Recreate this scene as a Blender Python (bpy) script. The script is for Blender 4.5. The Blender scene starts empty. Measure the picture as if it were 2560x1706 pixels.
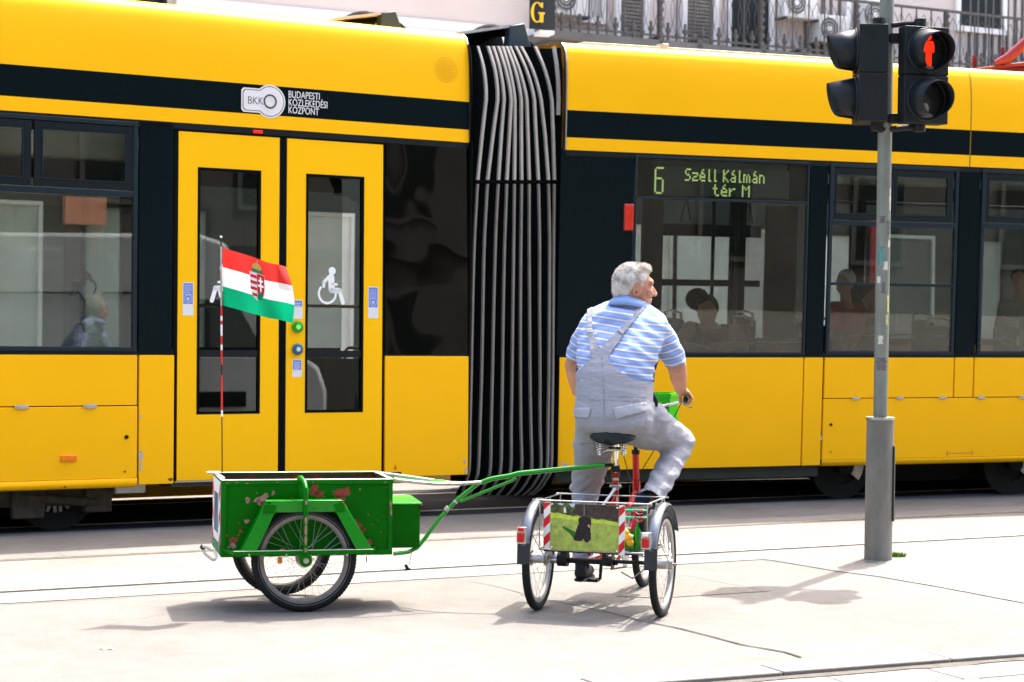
import bpy, bmesh, math, random
import numpy as np
from mathutils import Vector, Matrix, noise
from mathutils.bvhtree import BVHTree
R_ = math.radians
random.seed(7)
SC = bpy.context.scene
COL = SC.collection

# ------------------------------------------------------------ camera
FPX, PITCH, ROLL, CAMH = 4900.0, 56/4900, .012, 1.69
CF = Vector((0, math.cos(PITCH), -math.sin(PITCH)))
_u0 = Vector((0, math.sin(PITCH), math.cos(PITCH)))
CR = Vector((1, 0, 0))*math.cos(ROLL) + _u0*math.sin(ROLL)
CU = Vector((-1, 0, 0))*math.sin(ROLL) + _u0*math.cos(ROLL)
CC = Vector((0, 0, CAMH))
cam_d = bpy.data.cameras.new('camera'); cam = bpy.data.objects.new('camera', cam_d); COL.objects.link(cam)
cam_d.lens = 36*FPX/2560; cam_d.sensor_width = 36; cam_d.clip_end = 3000; cam_d.clip_start = .1
m4 = Matrix((CR, CU, -CF)).transposed().to_4x4(); m4.translation = CC
cam.matrix_world = m4
cam_d.dof.use_dof = True; cam_d.dof.focus_distance = 12.0; cam_d.dof.aperture_fstop = 4.5
SC.camera = cam
# ------------------------------------------------------------ light
SUN_EL, SUN_AZ = R_(60), math.atan2(.475, .88)
W = bpy.data.worlds.new('World'); SC.world = W; W.use_nodes = True
nt = W.node_tree; nt.nodes.clear()
sky = nt.nodes.new('ShaderNodeTexSky'); sky.sky_type = 'NISHITA'; sky.sun_disc = False
sky.sun_elevation = SUN_EL; sky.sun_rotation = SUN_AZ; sky.air_density = 1.0; sky.dust_density = 6.0; sky.ozone_density = .6
bg = nt.nodes.new('ShaderNodeBackground'); bg.inputs[1].default_value = .15
wo = nt.nodes.new('ShaderNodeOutputWorld')
nt.links.new(sky.outputs[0], bg.inputs[0]); nt.links.new(bg.outputs[0], wo.inputs[0])
sd = bpy.data.lights.new('sun', 'SUN'); sd.energy = 2.35; sd.angle = R_(.6); sd.color = (1, .95, .87)
so = bpy.data.objects.new('sun', sd); COL.objects.link(so)
sdir = Vector((math.sin(SUN_AZ)*math.cos(SUN_EL), math.cos(SUN_AZ)*math.cos(SUN_EL), math.sin(SUN_EL)))
so.rotation_euler = sdir.to_track_quat('Z', 'Y').to_euler(); so.location = (8, 16, 26)
SC.view_settings.view_transform = 'Standard'; SC.view_settings.look = 'None'
SC.view_settings.exposure = 2.33; SC.view_settings.gamma = 1
SC.render.engine = 'CYCLES'
SC.cycles.max_bounces = 8; SC.cycles.transparent_max_bounces = 24; SC.cycles.use_denoising = True
SC.cycles.caustics_reflective = False; SC.cycles.caustics_refractive = False

def ray(x, y): return CF + CR*((x-1280)/FPX) - CU*((y-853)/FPX)
def at(x, y, Y):
    d = ray(x, y); return CC + d*(Y/d.y)
def grd(x, y, z=0.):
    d = ray(x, y); return CC + d*((z-CAMH)/d.z)
def proj(P):
    v = P-CC; w = v.dot(CF); return 1280+FPX*v.dot(CR)/w, 853-FPX*v.dot(CU)/w

# ------------------------------------------------------------ materials
def srgb(c):
    return tuple(((v/255)/12.92 if v/255 <= .04045 else ((v/255+.055)/1.055)**2.4) for v in c) + (1,)
MATS = {}
def mat(name, col, rough=.5, metal=0., var=.0, vscale=6., bump=0., bscale=40., emit=0., coat=0., col2=None, thr=None, stretch=None, spec=.22):
    if name in MATS: return MATS[name]
    m = bpy.data.materials.new(name); m.use_nodes = True; MATS[name] = m
    t = m.node_tree; b = t.nodes['Principled BSDF']
    c = tuple(col)+(1,) if len(col) == 3 else col
    b.inputs['Base Color'].default_value = c; b.inputs['Roughness'].default_value = rough; b.inputs['Metallic'].default_value = metal
    b.inputs['Specular IOR Level'].default_value = spec
    if coat: b.inputs['Coat Weight'].default_value = coat; b.inputs['Coat Roughness'].default_value = .05
    if emit: b.inputs['Emission Color'].default_value = c; b.inputs['Emission Strength'].default_value = emit
    tc = t.nodes.new('ShaderNodeTexCoord'); vec = tc.outputs['Object']
    if stretch:
        mp = t.nodes.new('ShaderNodeMapping'); mp.inputs['Scale'].default_value = stretch
        t.links.new(vec, mp.inputs[0]); vec = mp.outputs[0]
    if var or col2:
        n = t.nodes.new('ShaderNodeTexNoise'); n.inputs['Scale'].default_value = vscale; n.inputs['Detail'].default_value = 8
        n.inputs['Roughness'].default_value = .65; t.links.new(vec, n.inputs['Vector'])
        r = t.nodes.new('ShaderNodeValToRGB'); t.links.new(n.outputs['Fac'], r.inputs[0])
        if col2:
            lo, hi = thr or (.45, .6)
            r.color_ramp.elements[0].position = lo; r.color_ramp.elements[1].position = hi
            r.color_ramp.elements[0].color = c; r.color_ramp.elements[1].color = tuple(col2)+(1,) if len(col2) == 3 else col2
        else:
            r.color_ramp.elements[0].position = .3; r.color_ramp.elements[1].position = .7
            r.color_ramp.elements[0].color = tuple(max(0, v*(1-var)) for v in c[:3])+(1,)
            r.color_ramp.elements[1].color = tuple(min(1, v*(1+var)) for v in c[:3])+(1,)
        t.links.new(r.outputs[0], b.inputs['Base Color'])
        rr = t.nodes.new('ShaderNodeMapRange'); rr.inputs[3].default_value = max(.02, rough*.85); rr.inputs[4].default_value = min(1, rough*1.2)
        t.links.new(n.outputs['Fac'], rr.inputs[0]); t.links.new(rr.outputs[0], b.inputs['Roughness'])
    if bump:
        n2 = t.nodes.new('ShaderNodeTexNoise'); n2.inputs['Scale'].default_value = bscale; n2.inputs['Detail'].default_value = 5
        t.links.new(vec, n2.inputs['Vector'])
        bu = t.nodes.new('ShaderNodeBump'); bu.inputs['Strength'].default_value = bump; bu.inputs['Distance'].default_value = .01
        t.links.new(n2.outputs['Fac'], bu.inputs['Height']); t.links.new(bu.outputs[0], b.inputs['Normal'])
    return m
def glass_mat(name, tint=(.3, .36, .36), ior=1.5, rough=.01, wob=.0):
    m = bpy.data.materials.new(name); m.use_nodes = True; t = m.node_tree; t.nodes.clear(); MATS[name] = m
    o = t.nodes.new('ShaderNodeOutputMaterial'); mx = t.nodes.new('ShaderNodeMixShader')
    tr = t.nodes.new('ShaderNodeBsdfTransparent'); tr.inputs[0].default_value = tint+(1,)
    gl = t.nodes.new('ShaderNodeBsdfGlossy'); gl.inputs['Roughness'].default_value = rough
    fr = t.nodes.new('ShaderNodeFresnel'); fr.inputs[0].default_value = ior
    t.links.new(fr.outputs[0], mx.inputs[0]); t.links.new(tr.outputs[0], mx.inputs[1]); t.links.new(gl.outputs[0], mx.inputs[2])
    t.links.new(mx.outputs[0], o.inputs[0])
    if wob:
        tc = t.nodes.new('ShaderNodeTexCoord'); n = t.nodes.new('ShaderNodeTexNoise'); n.inputs['Scale'].default_value = 1.6; n.inputs['Detail'].default_value = 1
        bu = t.nodes.new('ShaderNodeBump'); bu.inputs['Strength'].default_value = wob; bu.inputs['Distance'].default_value = .05
        t.links.new(tc.outputs['Object'], n.inputs['Vector']); t.links.new(n.outputs['Fac'], bu.inputs['Height'])
        t.links.new(bu.outputs[0], gl.inputs['Normal'])
    return m
YEL = mat('tram_yellow', (.96, .480, .003), .38, 0, var=.03, vscale=.9, coat=.0, bump=.03, bscale=1.1, spec=.12)
BLK = mat('tram_black_gloss', (.0010, .0058, .0075), .3, coat=.0, spec=.09)
DKG = mat('dark_frame', (.002, .006, .008), .42, var=.1)
RUB = mat('black_rubber', (.0015, .003, .003), .8, var=.2, vscale=12, bump=.15, spec=.08)
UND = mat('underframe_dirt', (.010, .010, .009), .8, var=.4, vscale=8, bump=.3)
STEEL = mat('brushed_steel', (.42, .41, .39), .35, 1, var=.12, vscale=20)
CHROME = mat('chrome', (.62, .63, .65), .15, 1)
GLASS = glass_mat('window_glass', (.66, .69, .66), 1.58, .01, .0)
GLASSD = glass_mat('dark_glass', (.03, .04, .04), 1.6, .03, .16)
INTW = mat('interior_panel', (.12, .125, .12), .5, var=.1)
INTD = mat('interior_dark', (.012, .015, .017), .6, var=.1)
SEATM = mat('seat_fabric', (.02, .008, .012), .8, var=.3, vscale=30)
GRN = mat('green_paint', (.0005, .135, .002), .36, var=.15, vscale=5, bump=.12, bscale=14, spec=.10)
GRNW = mat('green_paint_chipped', (.0003, .112, .001), .4, bump=.12, bscale=12, spec=.08, var=.2, vscale=4)
GRNB = mat('bright_green_plastic', (.012, .42, .006), .35)
RED = mat('red_paint', (.45, .003, .006), .25, coat=.5, var=.1)
BLKP = mat('black_plastic', (.006, .009, .010), .4, var=.2, vscale=10)
TYRE = mat('tyre_rubber', (.009, .011, .012), .7, var=.35, vscale=25, bump=.4, bscale=90)
ALU = mat('rim_aluminium', (.42, .41, .39), .38, .75, var=.15, vscale=15)
WHITE = mat('white_vinyl', (.82, .82, .80), .5)
WHT2 = mat('white_paint', (.78, .78, .76), .5, var=.06, vscale=20)

# ------------------------------------------------------------ mesh builder
class MB:
    def __init__(s): s.v = []; s.f = []; s.mi = []
    def add(s, vs, fs, mi=0):
        o = len(s.v); s.v += [Vector(p) for p in vs]; s.f += [tuple(i+o for i in f) for f in fs]; s.mi += [mi]*len(fs)
        return s
    def box8(s, p, mi=0):
        return s.add(p, [(0, 3, 2, 1), (4, 5, 6, 7), (0, 1, 5, 4), (1, 2, 6, 5), (2, 3, 7, 6), (3, 0, 4, 7)], mi)
    def obox(s, c, ex, ey, ez, hx, hy, hz, mi=0):
        ex, ey, ez = ex*hx, ey*hy, ez*hz
        return s.box8([c-ex-ey-ez, c+ex-ey-ez, c+ex+ey-ez, c-ex+ey-ez, c-ex-ey+ez, c+ex-ey+ez, c+ex+ey+ez, c-ex+ey+ez], mi)
    def tube(s, pts, r, seg=10, cap=True, mi=0, closed=False):
        pts = [Vector(p) for p in pts]; n = len(pts)
        rs = list(r) if hasattr(r, '__len__') else [r]*n
        vs = []; prev = None
        for i, p in enumerate(pts):
            if closed: t = (pts[(i+1) % n]-pts[i-1])
            else: t = (pts[min(i+1, n-1)]-pts[max(i-1, 0)])
            t = t.normalized() if t.length > 1e-9 else Vector((0, 0, 1))
            if prev is None:
                a = t.orthogonal().normalized()
            else:
                a = (prev - t*prev.dot(t)); a = a.normalized() if a.length > 1e-6 else t.orthogonal().normalized()
            prev = a; b = t.cross(a)
            for k in range(seg):
                an = 2*math.pi*k/seg; vs.append(p+(a*math.cos(an)+b*math.sin(an))*rs[i])
        fs = []
        for i in range(n if closed else n-1):
            j = (i+1) % n
            for k in range(seg):
                l = (k+1) % seg; fs.append((i*seg+k, i*seg+l, j*seg+l, j*seg+k))
        if cap and not closed:
            fs.append(tuple(reversed(range(seg)))); fs.append(tuple(range((n-1)*seg, n*seg)))
        return s.add(vs, fs, mi)
    def disc(s, c, axis, r, h, seg=24, r2=None, mi=0):
        ax = axis.normalized(); return s.tube([c-ax*h/2, c+ax*h/2], [r, r2 if r2 is not None else r], seg, True, mi)
    def torus(s, c, axis, Rr, rr, seg=48, sub=10, prof=None, a0=0, a1=2*math.pi, up=None):
        ax = axis.normalized(); a = (up if up else ax.orthogonal()); a = (a-ax*a.dot(ax)).normalized(); b = ax.cross(a)
        prof = prof or [(math.cos(2*math.pi*k/sub)*rr, math.sin(2*math.pi*k/sub)*rr) for k in range(sub)]
        m = len(prof); full = abs(a1-a0-2*math.pi) < 1e-6; cnt = seg if full else seg+1; vs = []
        for i in range(cnt):
            an = a0+(a1-a0)*i/seg; d = a*math.cos(an)+b*math.sin(an)
            for (dr, dx) in prof: vs.append(c+d*(Rr+dr)+ax*dx)
        fs = []
        for i in range(seg):
            j = (i+1) % cnt
            for k in range(m): l = (k+1) % m; fs.append((i*m+k, j*m+k, j*m+l, i*m+l))
        if not full: fs.append(tuple(range(m))); fs.append(tuple(reversed(range((cnt-1)*m, cnt*m))))
        return s.add(vs, fs)
    def prism(s, pts, off, mi=0):      # planar polygon extruded by vector
        n = len(pts); pts = [Vector(p) for p in pts]
        return s.add(pts+[p+off for p in pts], [tuple(reversed(range(n))), tuple(range(n, 2*n))]+[(i, (i+1) % n, (i+1) % n+n, i+n) for i in range(n)], mi)
    def sphere(s, c, r, seg=12, rings=8, ex=None, ey=None, ez=None):
        ex = ex or Vector((1, 0, 0)); ey = ey or Vector((0, 1, 0)); ez = ez or Vector((0, 0, 1))
        if not hasattr(r, '__len__'): r = (r, r, r)
        vs = [c-ez*r[2]]
        for i in range(1, rings):
            th = math.pi*i/rings
            for k in range(seg):
                ph = 2*math.pi*k/seg
                vs.append(c+ex*(r[0]*math.sin(th)*math.cos(ph))+ey*(r[1]*math.sin(th)*math.sin(ph))-ez*(r[2]*math.cos(th)))
        vs.append(c+ez*r[2]); fs = []
        for k in range(seg): fs.append((0, 1+(k+1) % seg, 1+k))
        for i in range(rings-2):
            for k in range(seg):
                l = (k+1) % seg; a = 1+i*seg; b = a+seg; fs.append((a+k, a+l, b+l, b+k))
        a = 1+(rings-2)*seg
        for k in range(seg): fs.append((a+k, a+(k+1) % seg, len(vs)-1))
        return s.add(vs, fs)
    def cap(s, p1, r1, p2, r2, seg=16):   # rounded tapered capsule (closed)
        p1, p2 = Vector(p1), Vector(p2); d = (p2-p1).normalized(); pts = []; rs = []
        for k in range(5): an = math.pi/2*(1-k/4.0001); pts.append(p1-d*r1*math.sin(an)); rs.append(max(r1*math.cos(an), .0005))
        for k in range(5): an = math.pi/2*(k/4.0001); pts.append(p2+d*r2*math.sin(an)); rs.append(max(r2*math.cos(an), .0005))
        return s.tube(pts, rs, seg)
    def loft(s, rings, seg=24):           # rings: (centre, vecx, vecy)
        vs = []
        for c, ax, ay in rings:
            for k in range(seg):
                an = 2*math.pi*k/seg; vs.append(c+ax*math.cos(an)+ay*math.sin(an))
        fs = []
        for i in range(len(rings)-1):
            for k in range(seg): l = (k+1) % seg; fs.append((i*seg+k, i*seg+l, (i+1)*seg+l, (i+1)*seg+k))
        fs.append(tuple(reversed(range(seg)))); fs.append(tuple(range((len(rings)-1)*seg, len(rings)*seg)))
        return s.add(vs, fs)
    def build(s, name, m, parent=None, bevel=0, smooth=True, solid=0, base=None, ang=35):
        me = bpy.data.meshes.new(name)
        off = Vector((0, 0, 0)); p = parent
        while p is not None: off = off+p.location; p = p.parent
        base = Vector(base) if base is not None else Vector((0, 0, 0))
        if parent is None: off = base
        me.from_pydata([v-off for v in s.v], [], s.f); me.update()
        bm = bmesh.new(); bm.from_mesh(me); bmesh.ops.recalc_face_normals(bm, faces=bm.faces); bm.to_mesh(me); bm.free()
        for q in (m if isinstance(m, (list, tuple)) else [m]): me.materials.append(q)
        me.polygons.foreach_set('material_index', s.mi)
        if smooth:
            me.polygons.foreach_set('use_smooth', [True]*len(me.polygons)); me.set_sharp_from_angle(angle=R_(ang))
        o = bpy.data.objects.new(name, me); COL.objects.link(o)
        if parent: o.parent = parent
        else: o.location = off
        if solid: md = o.modifiers.new('solid', 'SOLIDIFY'); md.thickness = solid; md.offset = 1
        if bevel: md = o.modifiers.new('bevel', 'BEVEL'); md.width = bevel; md.segments = 2; md.limit_method = 'ANGLE'; md.angle_limit = R_(40)
        return o
def thing(name, label, cat, loc, group=None):
    o = bpy.data.objects.new(name, None); COL.objects.link(o); o.location = loc; o.empty_display_size = .2
    o['label'] = label; o['category'] = cat
    if group: o['group'] = group
    return o
def tag(o, label, cat, group=None, kind=None):
    o['label'] = label; o['category'] = cat
    if group: o['group'] = group
    if kind: o['kind'] = kind
    return o
def struct(o, label=None):
    o['kind'] = 'structure'
    if label: o['label'] = label
    return o
def txt(body, size, fr, c, name, m, parent, bold=.0, ext=.001, align='LEFT', sx=1.):
    cu = bpy.data.curves.new('t', 'FONT'); cu.body = body; cu.size = size; cu.extrude = ext; cu.offset = bold; cu.align_x = align; cu.resolution_u = 4
    ob = bpy.data.objects.new('t', cu); COL.objects.link(ob)
    dg = bpy.context.evaluated_depsgraph_get(); me = bpy.data.meshes.new_from_object(ob.evaluated_get(dg))
    bpy.data.objects.remove(ob)
    mb = MB(); mb.add([fr(v.co.x*sx, v.co.y, c+v.co.z) for v in me.vertices], [tuple(p.vertices) for p in me.polygons])
    return mb.build(name, m, parent, smooth=False)

class Fr:
    """a leaning wall frame: a along, b up, c out of the wall"""
    def __init__(s, P0, th, tilt=0, rb=0):
        s.P0 = P0; s.ex = Vector((math.cos(th), math.sin(th), tilt)).normalized(); s.n = Vector((math.sin(th), -math.cos(th), 0))
        up = s.n.cross(s.ex)
        if up.z < 0: up = -up
        s.up = (up+s.n*rb).normalized(); s.nn = s.ex.cross(s.up).normalized()
        if s.nn.dot(s.n) < 0: s.nn = -s.nn
    def P(s, a, b, c=0.): return s.P0+s.ex*a+s.up*b+s.nn*c
    def L(s, x, y, c=0.):
        o = s.P0+s.nn*c; d = ray(x, y); v = CC+d*((o-CC).dot(s.nn)/d.dot(s.nn))-o
        return v.dot(s.ex), v.dot(s.up)
    def box(s, mb, a0, a1, b0, b1, c0, c1, mi=0):
        P = s.P; return mb.box8([P(a0, b0, c0), P(a1, b0, c0), P(a1, b0, c1), P(a0, b0, c1), P(a0, b1, c0), P(a1, b1, c0), P(a1, b1, c1), P(a0, b1, c1)], mi)
    def frame(s, mb, a0, a1, b0, b1, w, c0, c1):
        s.box(mb, a0, a0+w, b0, b1, c0, c1); s.box(mb, a1-w, a1, b0, b1, c0, c1)
        s.box(mb, a0+w, a1-w, b0, b0+w, c0, c1-.001); s.box(mb, a0+w, a1-w, b1-w, b1, c0, c1-.001); return mb
    def poly(s, mb, pts, c0, c1): return mb.prism([s.P(a, b, c0) for a, b in pts], s.nn*(c1-c0))

UP = Vector((0, 0, 1))
TH = R_(28.3); TE = Vector((math.cos(TH), math.sin(TH), 0)); TN = Vector((math.sin(TH), -math.cos(TH), 0))   # along the rails / towards the camera

# ============================================================ ground
def gq(x, y): return grd(x, y).dot(TN)
def gs(x, y): return grd(x, y).dot(TE)
def GP(s, q, z=0.): return TE*s+TN*q+UP*z
ASPH = mat('pale_asphalt', (.158, .150, .139), .85, var=.14, vscale=2.2, bump=.35, bscale=160)
PAVEW = mat('track_paving', (.178, .169, .156), .8, var=.08, vscale=3, bump=.3, bscale=60)
PINKP = mat('pink_paving', (.168, .155, .143), .85, var=.08, vscale=4, bump=.3, bscale=120)
KERB = mat('kerb_stone', (.172, .163, .150), .8, var=.1, vscale=9, bump=.3, bscale=70)
KERBF = mat('kerb_dirt', (.085, .078, .068), .95, var=.35, vscale=14, bump=.6, bscale=90)
SLAB = mat('stone_slab', (.172, .164, .151), .8, var=.08, vscale=5, bump=.35, bscale=50)
JNT = mat('dark_joint', (.03, .028, .025), .95, var=.4, vscale=30)
JNT2 = mat('faint_joint', (.13, .12, .11), .95, var=.3, vscale=30)
def add_fine(m, dark, scale, amt):     # fine aggregate speckle and broad wear
    t = m.node_tree; b = t.nodes['Principled BSDF']; src = b.inputs['Base Color'].links[0].from_socket
    tc = t.nodes.new('ShaderNodeTexCoord'); n = t.nodes.new('ShaderNodeTexNoise'); n.inputs['Scale'].default_value = scale; n.inputs['Detail'].default_value = 4
    t.links.new(tc.outputs['Object'], n.inputs['Vector'])
    r = t.nodes.new('ShaderNodeValToRGB'); r.color_ramp.elements[0].position = .35; r.color_ramp.elements[1].position = .62
    r.color_ramp.elements[0].color = (dark, dark, dark, 1); r.color_ramp.elements[1].color = (1, 1, 1, 1)
    t.links.new(n.outputs['Fac'], r.inputs[0])
    mx = t.nodes.new('ShaderNodeMix'); mx.data_type = 'RGBA'; mx.blend_type = 'MULTIPLY'; mx.inputs[0].default_value = amt
    t.links.new(src, mx.inputs[6]); t.links.new(r.outputs[0], mx.inputs[7]); t.links.new(mx.outputs[2], b.inputs['Base Color'])
for m_ in (ASPH, PINKP, SLAB): add_fine(m_, .62, 85, .6)
add_fine(ASPH, .84, .7, .8); add_fine(ASPH, .90, 7, .8); add_fine(PAVEW, .8, 1.2, .8)
# brick pattern on the paving of the track bed
t = PAVEW.node_tree; b = t.nodes['Principled BSDF']; src = b.inputs['Base Color'].links[0].from_socket
tc = t.nodes.new('ShaderNodeTexCoord'); mp = t.nodes.new('ShaderNodeMapping'); mp.inputs['Rotation'].default_value = (0, 0, -TH)
bk = t.nodes.new('ShaderNodeTexBrick'); bk.inputs['Scale'].default_value = 1; bk.inputs['Mortar Size'].default_value = .006
bk.inputs['Brick Width'].default_value = .34; bk.inputs['Row Height'].default_value = .22
bk.inputs['Color1'].default_value = (1, 1, 1, 1); bk.inputs['Color2'].default_value = (.93, .93, .93, 1); bk.inputs['Mortar'].default_value = (.80, .78, .76, 1)
mx = t.nodes.new('ShaderNodeMix'); mx.data_type = 'RGBA'; mx.blend_type = 'MULTIPLY'; mx.inputs[0].default_value = .9
t.links.new(tc.outputs['Object'], mp.inputs[0]); t.links.new(mp.outputs[0], bk.inputs[0]); t.links.new(src, mx.inputs[6]); t.links.new(bk.outputs[0], mx.inputs[7])
t.links.new(mx.outputs[2], b.inputs['Base Color'])

TK = R_(25.2); KE = Vector((math.cos(TK), math.sin(TK), 0)); KN = Vector((math.sin(TK), -math.cos(TK), 0))
def GK(s, q, z=0.): return KE*s+KN*q+UP*z
QK = grd(2560, 1635).dot(KN); QK1 = grd(2560, 1614).dot(KN); ZL = -.016
def sheet(name, m, s0, s1, q0, q1, z, thick=0.):
    mb = MB(); c = [GP(s0, q0, z), GP(s1, q0, z), GP(s1, q1, z), GP(s0, q1, z)]
    if thick: mb.box8([p-UP*thick for p in c]+c)
    else: mb.add(c, [(0, 1, 2, 3)])
    return struct(mb.build(name, m, smooth=False))
sheet('ground', SLAB, -900, 900, -900, 900, ZL-.004)
mb = MB(); c = [GK(-200, -150), GK(200, -150), GK(200, QK1-.004), GK(-200, QK1-.004)]; mb.box8([p-UP*.05 for p in c]+c); struct(mb.build('road', ASPH, smooth=False))
# rails of the two tracks
qn = gq(0, 1481); qf = gq(0, 1403); qt = gq(90, 1319); gauge = qn-qf
qt2 = qt-gauge
sheet('track_bed', PAVEW, -100, 100, gq(0, 1385), gq(0, 1511), .004)
UBED = mat('under_tram_shade', (.012, .012, .012), .9, var=.25, vscale=3, bump=.4, bscale=60)  # bed under the tram coloured near black: the tram's shade painted in
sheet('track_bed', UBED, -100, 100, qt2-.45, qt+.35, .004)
RAILM = mat('rail_steel', (.62, .60, .57), .28, .9, var=.1, vscale=9)
RAILD = mat('worn_rail', (.36, .34, .31), .5, .6, var=.2, vscale=9)
GROOVE = mat('groove_dirt', (.03, .027, .025), .95)
for q, m_ in ((qn, RAILD), (qf, RAILM), (qt, RAILD), (qt2, RAILD)):
    mb = MB(); mb.box8([GP(s, q+dq, z) for z in (0.002, .010) for s, dq in ((-100, -.028), (100, -.028), (100, .028), (-100, .028))])
    struct(mb.build('rail', m_, smooth=False))
    mb = MB(); mb.add([GP(-100, q+.030, .007), GP(100, q+.030, .007), GP(100, q+.062, .007), GP(-100, q+.062, .007)], [(0, 1, 2, 3)])
    struct(mb.build('rail_groove', GROOVE if q != qf else JNT2, smooth=False))
# far kerb and platform behind the tram
mb = MB(); mb.box8([GP(s, q, z) for z in (0, .13) for s, q in ((-100, qt2-1.45), (100, qt2-1.45), (100, qt2-1.30), (-100, qt2-1.30))])
struct(mb.build('far_kerb', KERB, smooth=False))
sheet('far_pavement', mat('far_paving', (.55, .53, .50), .85, var=.06), -100, 100, qt2-60, qt2-1.452, .125, .12)
# kerb in the foreground: separate stones
mb = MB(); s = -14.
while s < 22:
    L_ = random.uniform(.92, 1.02); j = random.uniform(-.004, .004)
    mb.box8([GK(s+a, q+j, z) for z in (ZL-.05, .004+random.uniform(-.002, .003)) for a, q in ((.006, QK1), (L_-.006, QK1), (L_-.006, QK), (.006, QK))]); s += L_
struct(mb.build('kerb', KERB, bevel=.008))
mb = MB(); mb.add([GK(-200, QK1-.003, -.004), GK(200, QK1-.003, -.004), GK(200, QK-.004, -.004), GK(-200, QK-.004, -.004)], [(0, 1, 2, 3)])
struct(mb.build('kerb_joint', JNT2, smooth=False))
# dark gutter strip (weathered tar and grit) in front of the kerb, uneven edge
mb = MB(); n = 260; vs = []
for i in range(n+1):
    s = -8+20*i/n; w = .075+.03*noise.noise(Vector((s*3, 1, 0)))+.014*noise.noise(Vector((s*19, 4, 0)))
    vs += [GK(s, QK+.001, ZL+.001), GK(s, QK+w, ZL)]
mb.add(vs, [(2*i, 2*i+2, 2*i+3, 2*i+1) for i in range(n)]); struct(mb.build('gutter', KERBF, smooth=False))
# foreground slabs
mb = MB(); row = 0; q = QK+.12
while q < QK+1.6:
    s = -9+random.uniform(0, .5); w = random.uniform(.30, .36)
    while s < 9:
        l_ = random.uniform(.42, .62); dz = random.uniform(-.003, .003)
        mb.box8([GK(s+a, q+b_, z) for z in (ZL-.03, ZL+.004+dz) for a, b_ in ((.006, 0), (l_-.006, 0), (l_-.006, w-.012), (.006, w-.012))]); s += l_
    q += w
struct(mb.build('paving_slabs', SLAB, bevel=.005))
def crack(name, pts, w, m, jit=.3, z=.0045, seg=14):
    P_ = [grd(*p) for p in pts]; out = []
    for i in range(len(P_)-1):
        for k in range(seg): out.append(P_[i].lerp(P_[i+1], k/seg))
    out.append(P_[-1]); vs = []; n_ = len(out)
    for i, p in enumerate(out):
        t_ = (out[min(i+1, n_-1)]-out[max(i-1, 0)]).normalized(); nn = Vector((-t_.y, t_.x, 0))
        ww = w[0]+(w[1]-w[0])*i/(n_-1); ww *= .75*(1+jit*noise.noise(p*9)*1.6); p = p+nn*(noise.noise(p*6)*.009)
        vs += [p+nn*ww/2+UP*z, p-nn*ww/2+UP*z]
    mb = MB(); mb.add(vs, [(2*i, 2*i+1, 2*i+3, 2*i+2) for i in range(n_-1)]); return struct(mb.build(name, m, smooth=False))
crack('pavement_joint', [(1300, 1488), (1365, 1501), (1500, 1527), (1600, 1553), (1700, 1573), (1850, 1612), (1960, 1632), (2003, 1645)], (.013, .026), JNT)
crack('pavement_joint', [(1118, 1444), (1230, 1464), (1330, 1490)], (.008, .014), JNT2)
crack('pavement_joint', [(1690, 1434), (1800, 1456), (1925, 1478)], (.006, .016), JNT2)
crack('pavement_joint', [(1500, 1391), (1700, 1388), (1900, 1383), (2035, 1376), (2120, 1366)], (.010, .012), JNT, .5)
crack('pavement_joint', [(0, 1513), (300, 1497), (700, 1474)], (.010, .006), JNT2, .6)
crack('pavement_joint', [(400, 1527), (700, 1510), (800, 1508)], (.010, .008), JNT2, .6)
ip = [(1830, 1394), (2100, 1371), (2560, 1333), (2900, 1310), (2900, 1600), (2560, 1509), (2350, 1469), (2200, 1443), (2090, 1429), (1930, 1402)]
mb = MB(); mb.add([grd(*p)+UP*.0042 for p in ip], [tuple(range(len(ip)))]); struct(mb.build('pavement_island', PINKP, smooth=False))
crack('pavement_joint', [(2090, 1429), (2200, 1443), (2350, 1469), (2560, 1509)], (.006, .008), mat('pale_joint', (.62, .60, .57), .9), .4, .009)
crack('pavement_joint', [(2240, 1356), (2400, 1347), (2560, 1334)], (.010, .014), JNT2, .6, .009)
crack('pavement_joint', [(1915, 1401), (2000, 1414), (2090, 1429)], (.010, .006), JNT2, .5, .009)
mb = MB(); PAT = mat('asphalt_patch', (.135, .126, .115), .95, var=.25, vscale=25, bump=.6, bscale=140); pp = [(1560, 1462), (1690, 1452), (1800, 1462), (1925, 1479), (1800, 1487), (1650, 1497), (1540, 1492)]
mb.add([grd(*p)+UP*.0038 for p in pp], [tuple(range(len(pp)))]); struct(mb.build('road_patch', PAT, smooth=False))

# grass tufts round the pole foot
GRASSM = mat('grass_blade', (.10, .22, .03), .6, var=.3, vscale=20)
def tuft(c, rx, n, h, label):
    mb = MB()
    for i in range(n):
        a = random.uniform(0, 6.28); r = rx*random.random()**.6; p = c+Vector((math.cos(a)*r, math.sin(a)*r*.4, 0)); hh = h*random.uniform(.4, 1); d = Vector((random.uniform(-.6, .6), random.uniform(-.6, .6), 1))*hh; w = Vector((.0035, random.uniform(-.003, .003), 0))
        mb.add([p-w, p+w, p+d*.6+w*.6, p+d, p+d*.6-w*.6], [(0, 1, 2, 3, 4)])
    return tag(mb.build('grass_tuft', GRASSM, base=c, smooth=False), label, 'grass', kind='stuff')
tuft(grd(2242, 1394), .065, 240, .045, 'bright green grass tuft right of the pole foot')
tuft(grd(2180, 1408), .05, 60, .014, 'tiny weeds under the front edge of the pole sleeve')
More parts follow.
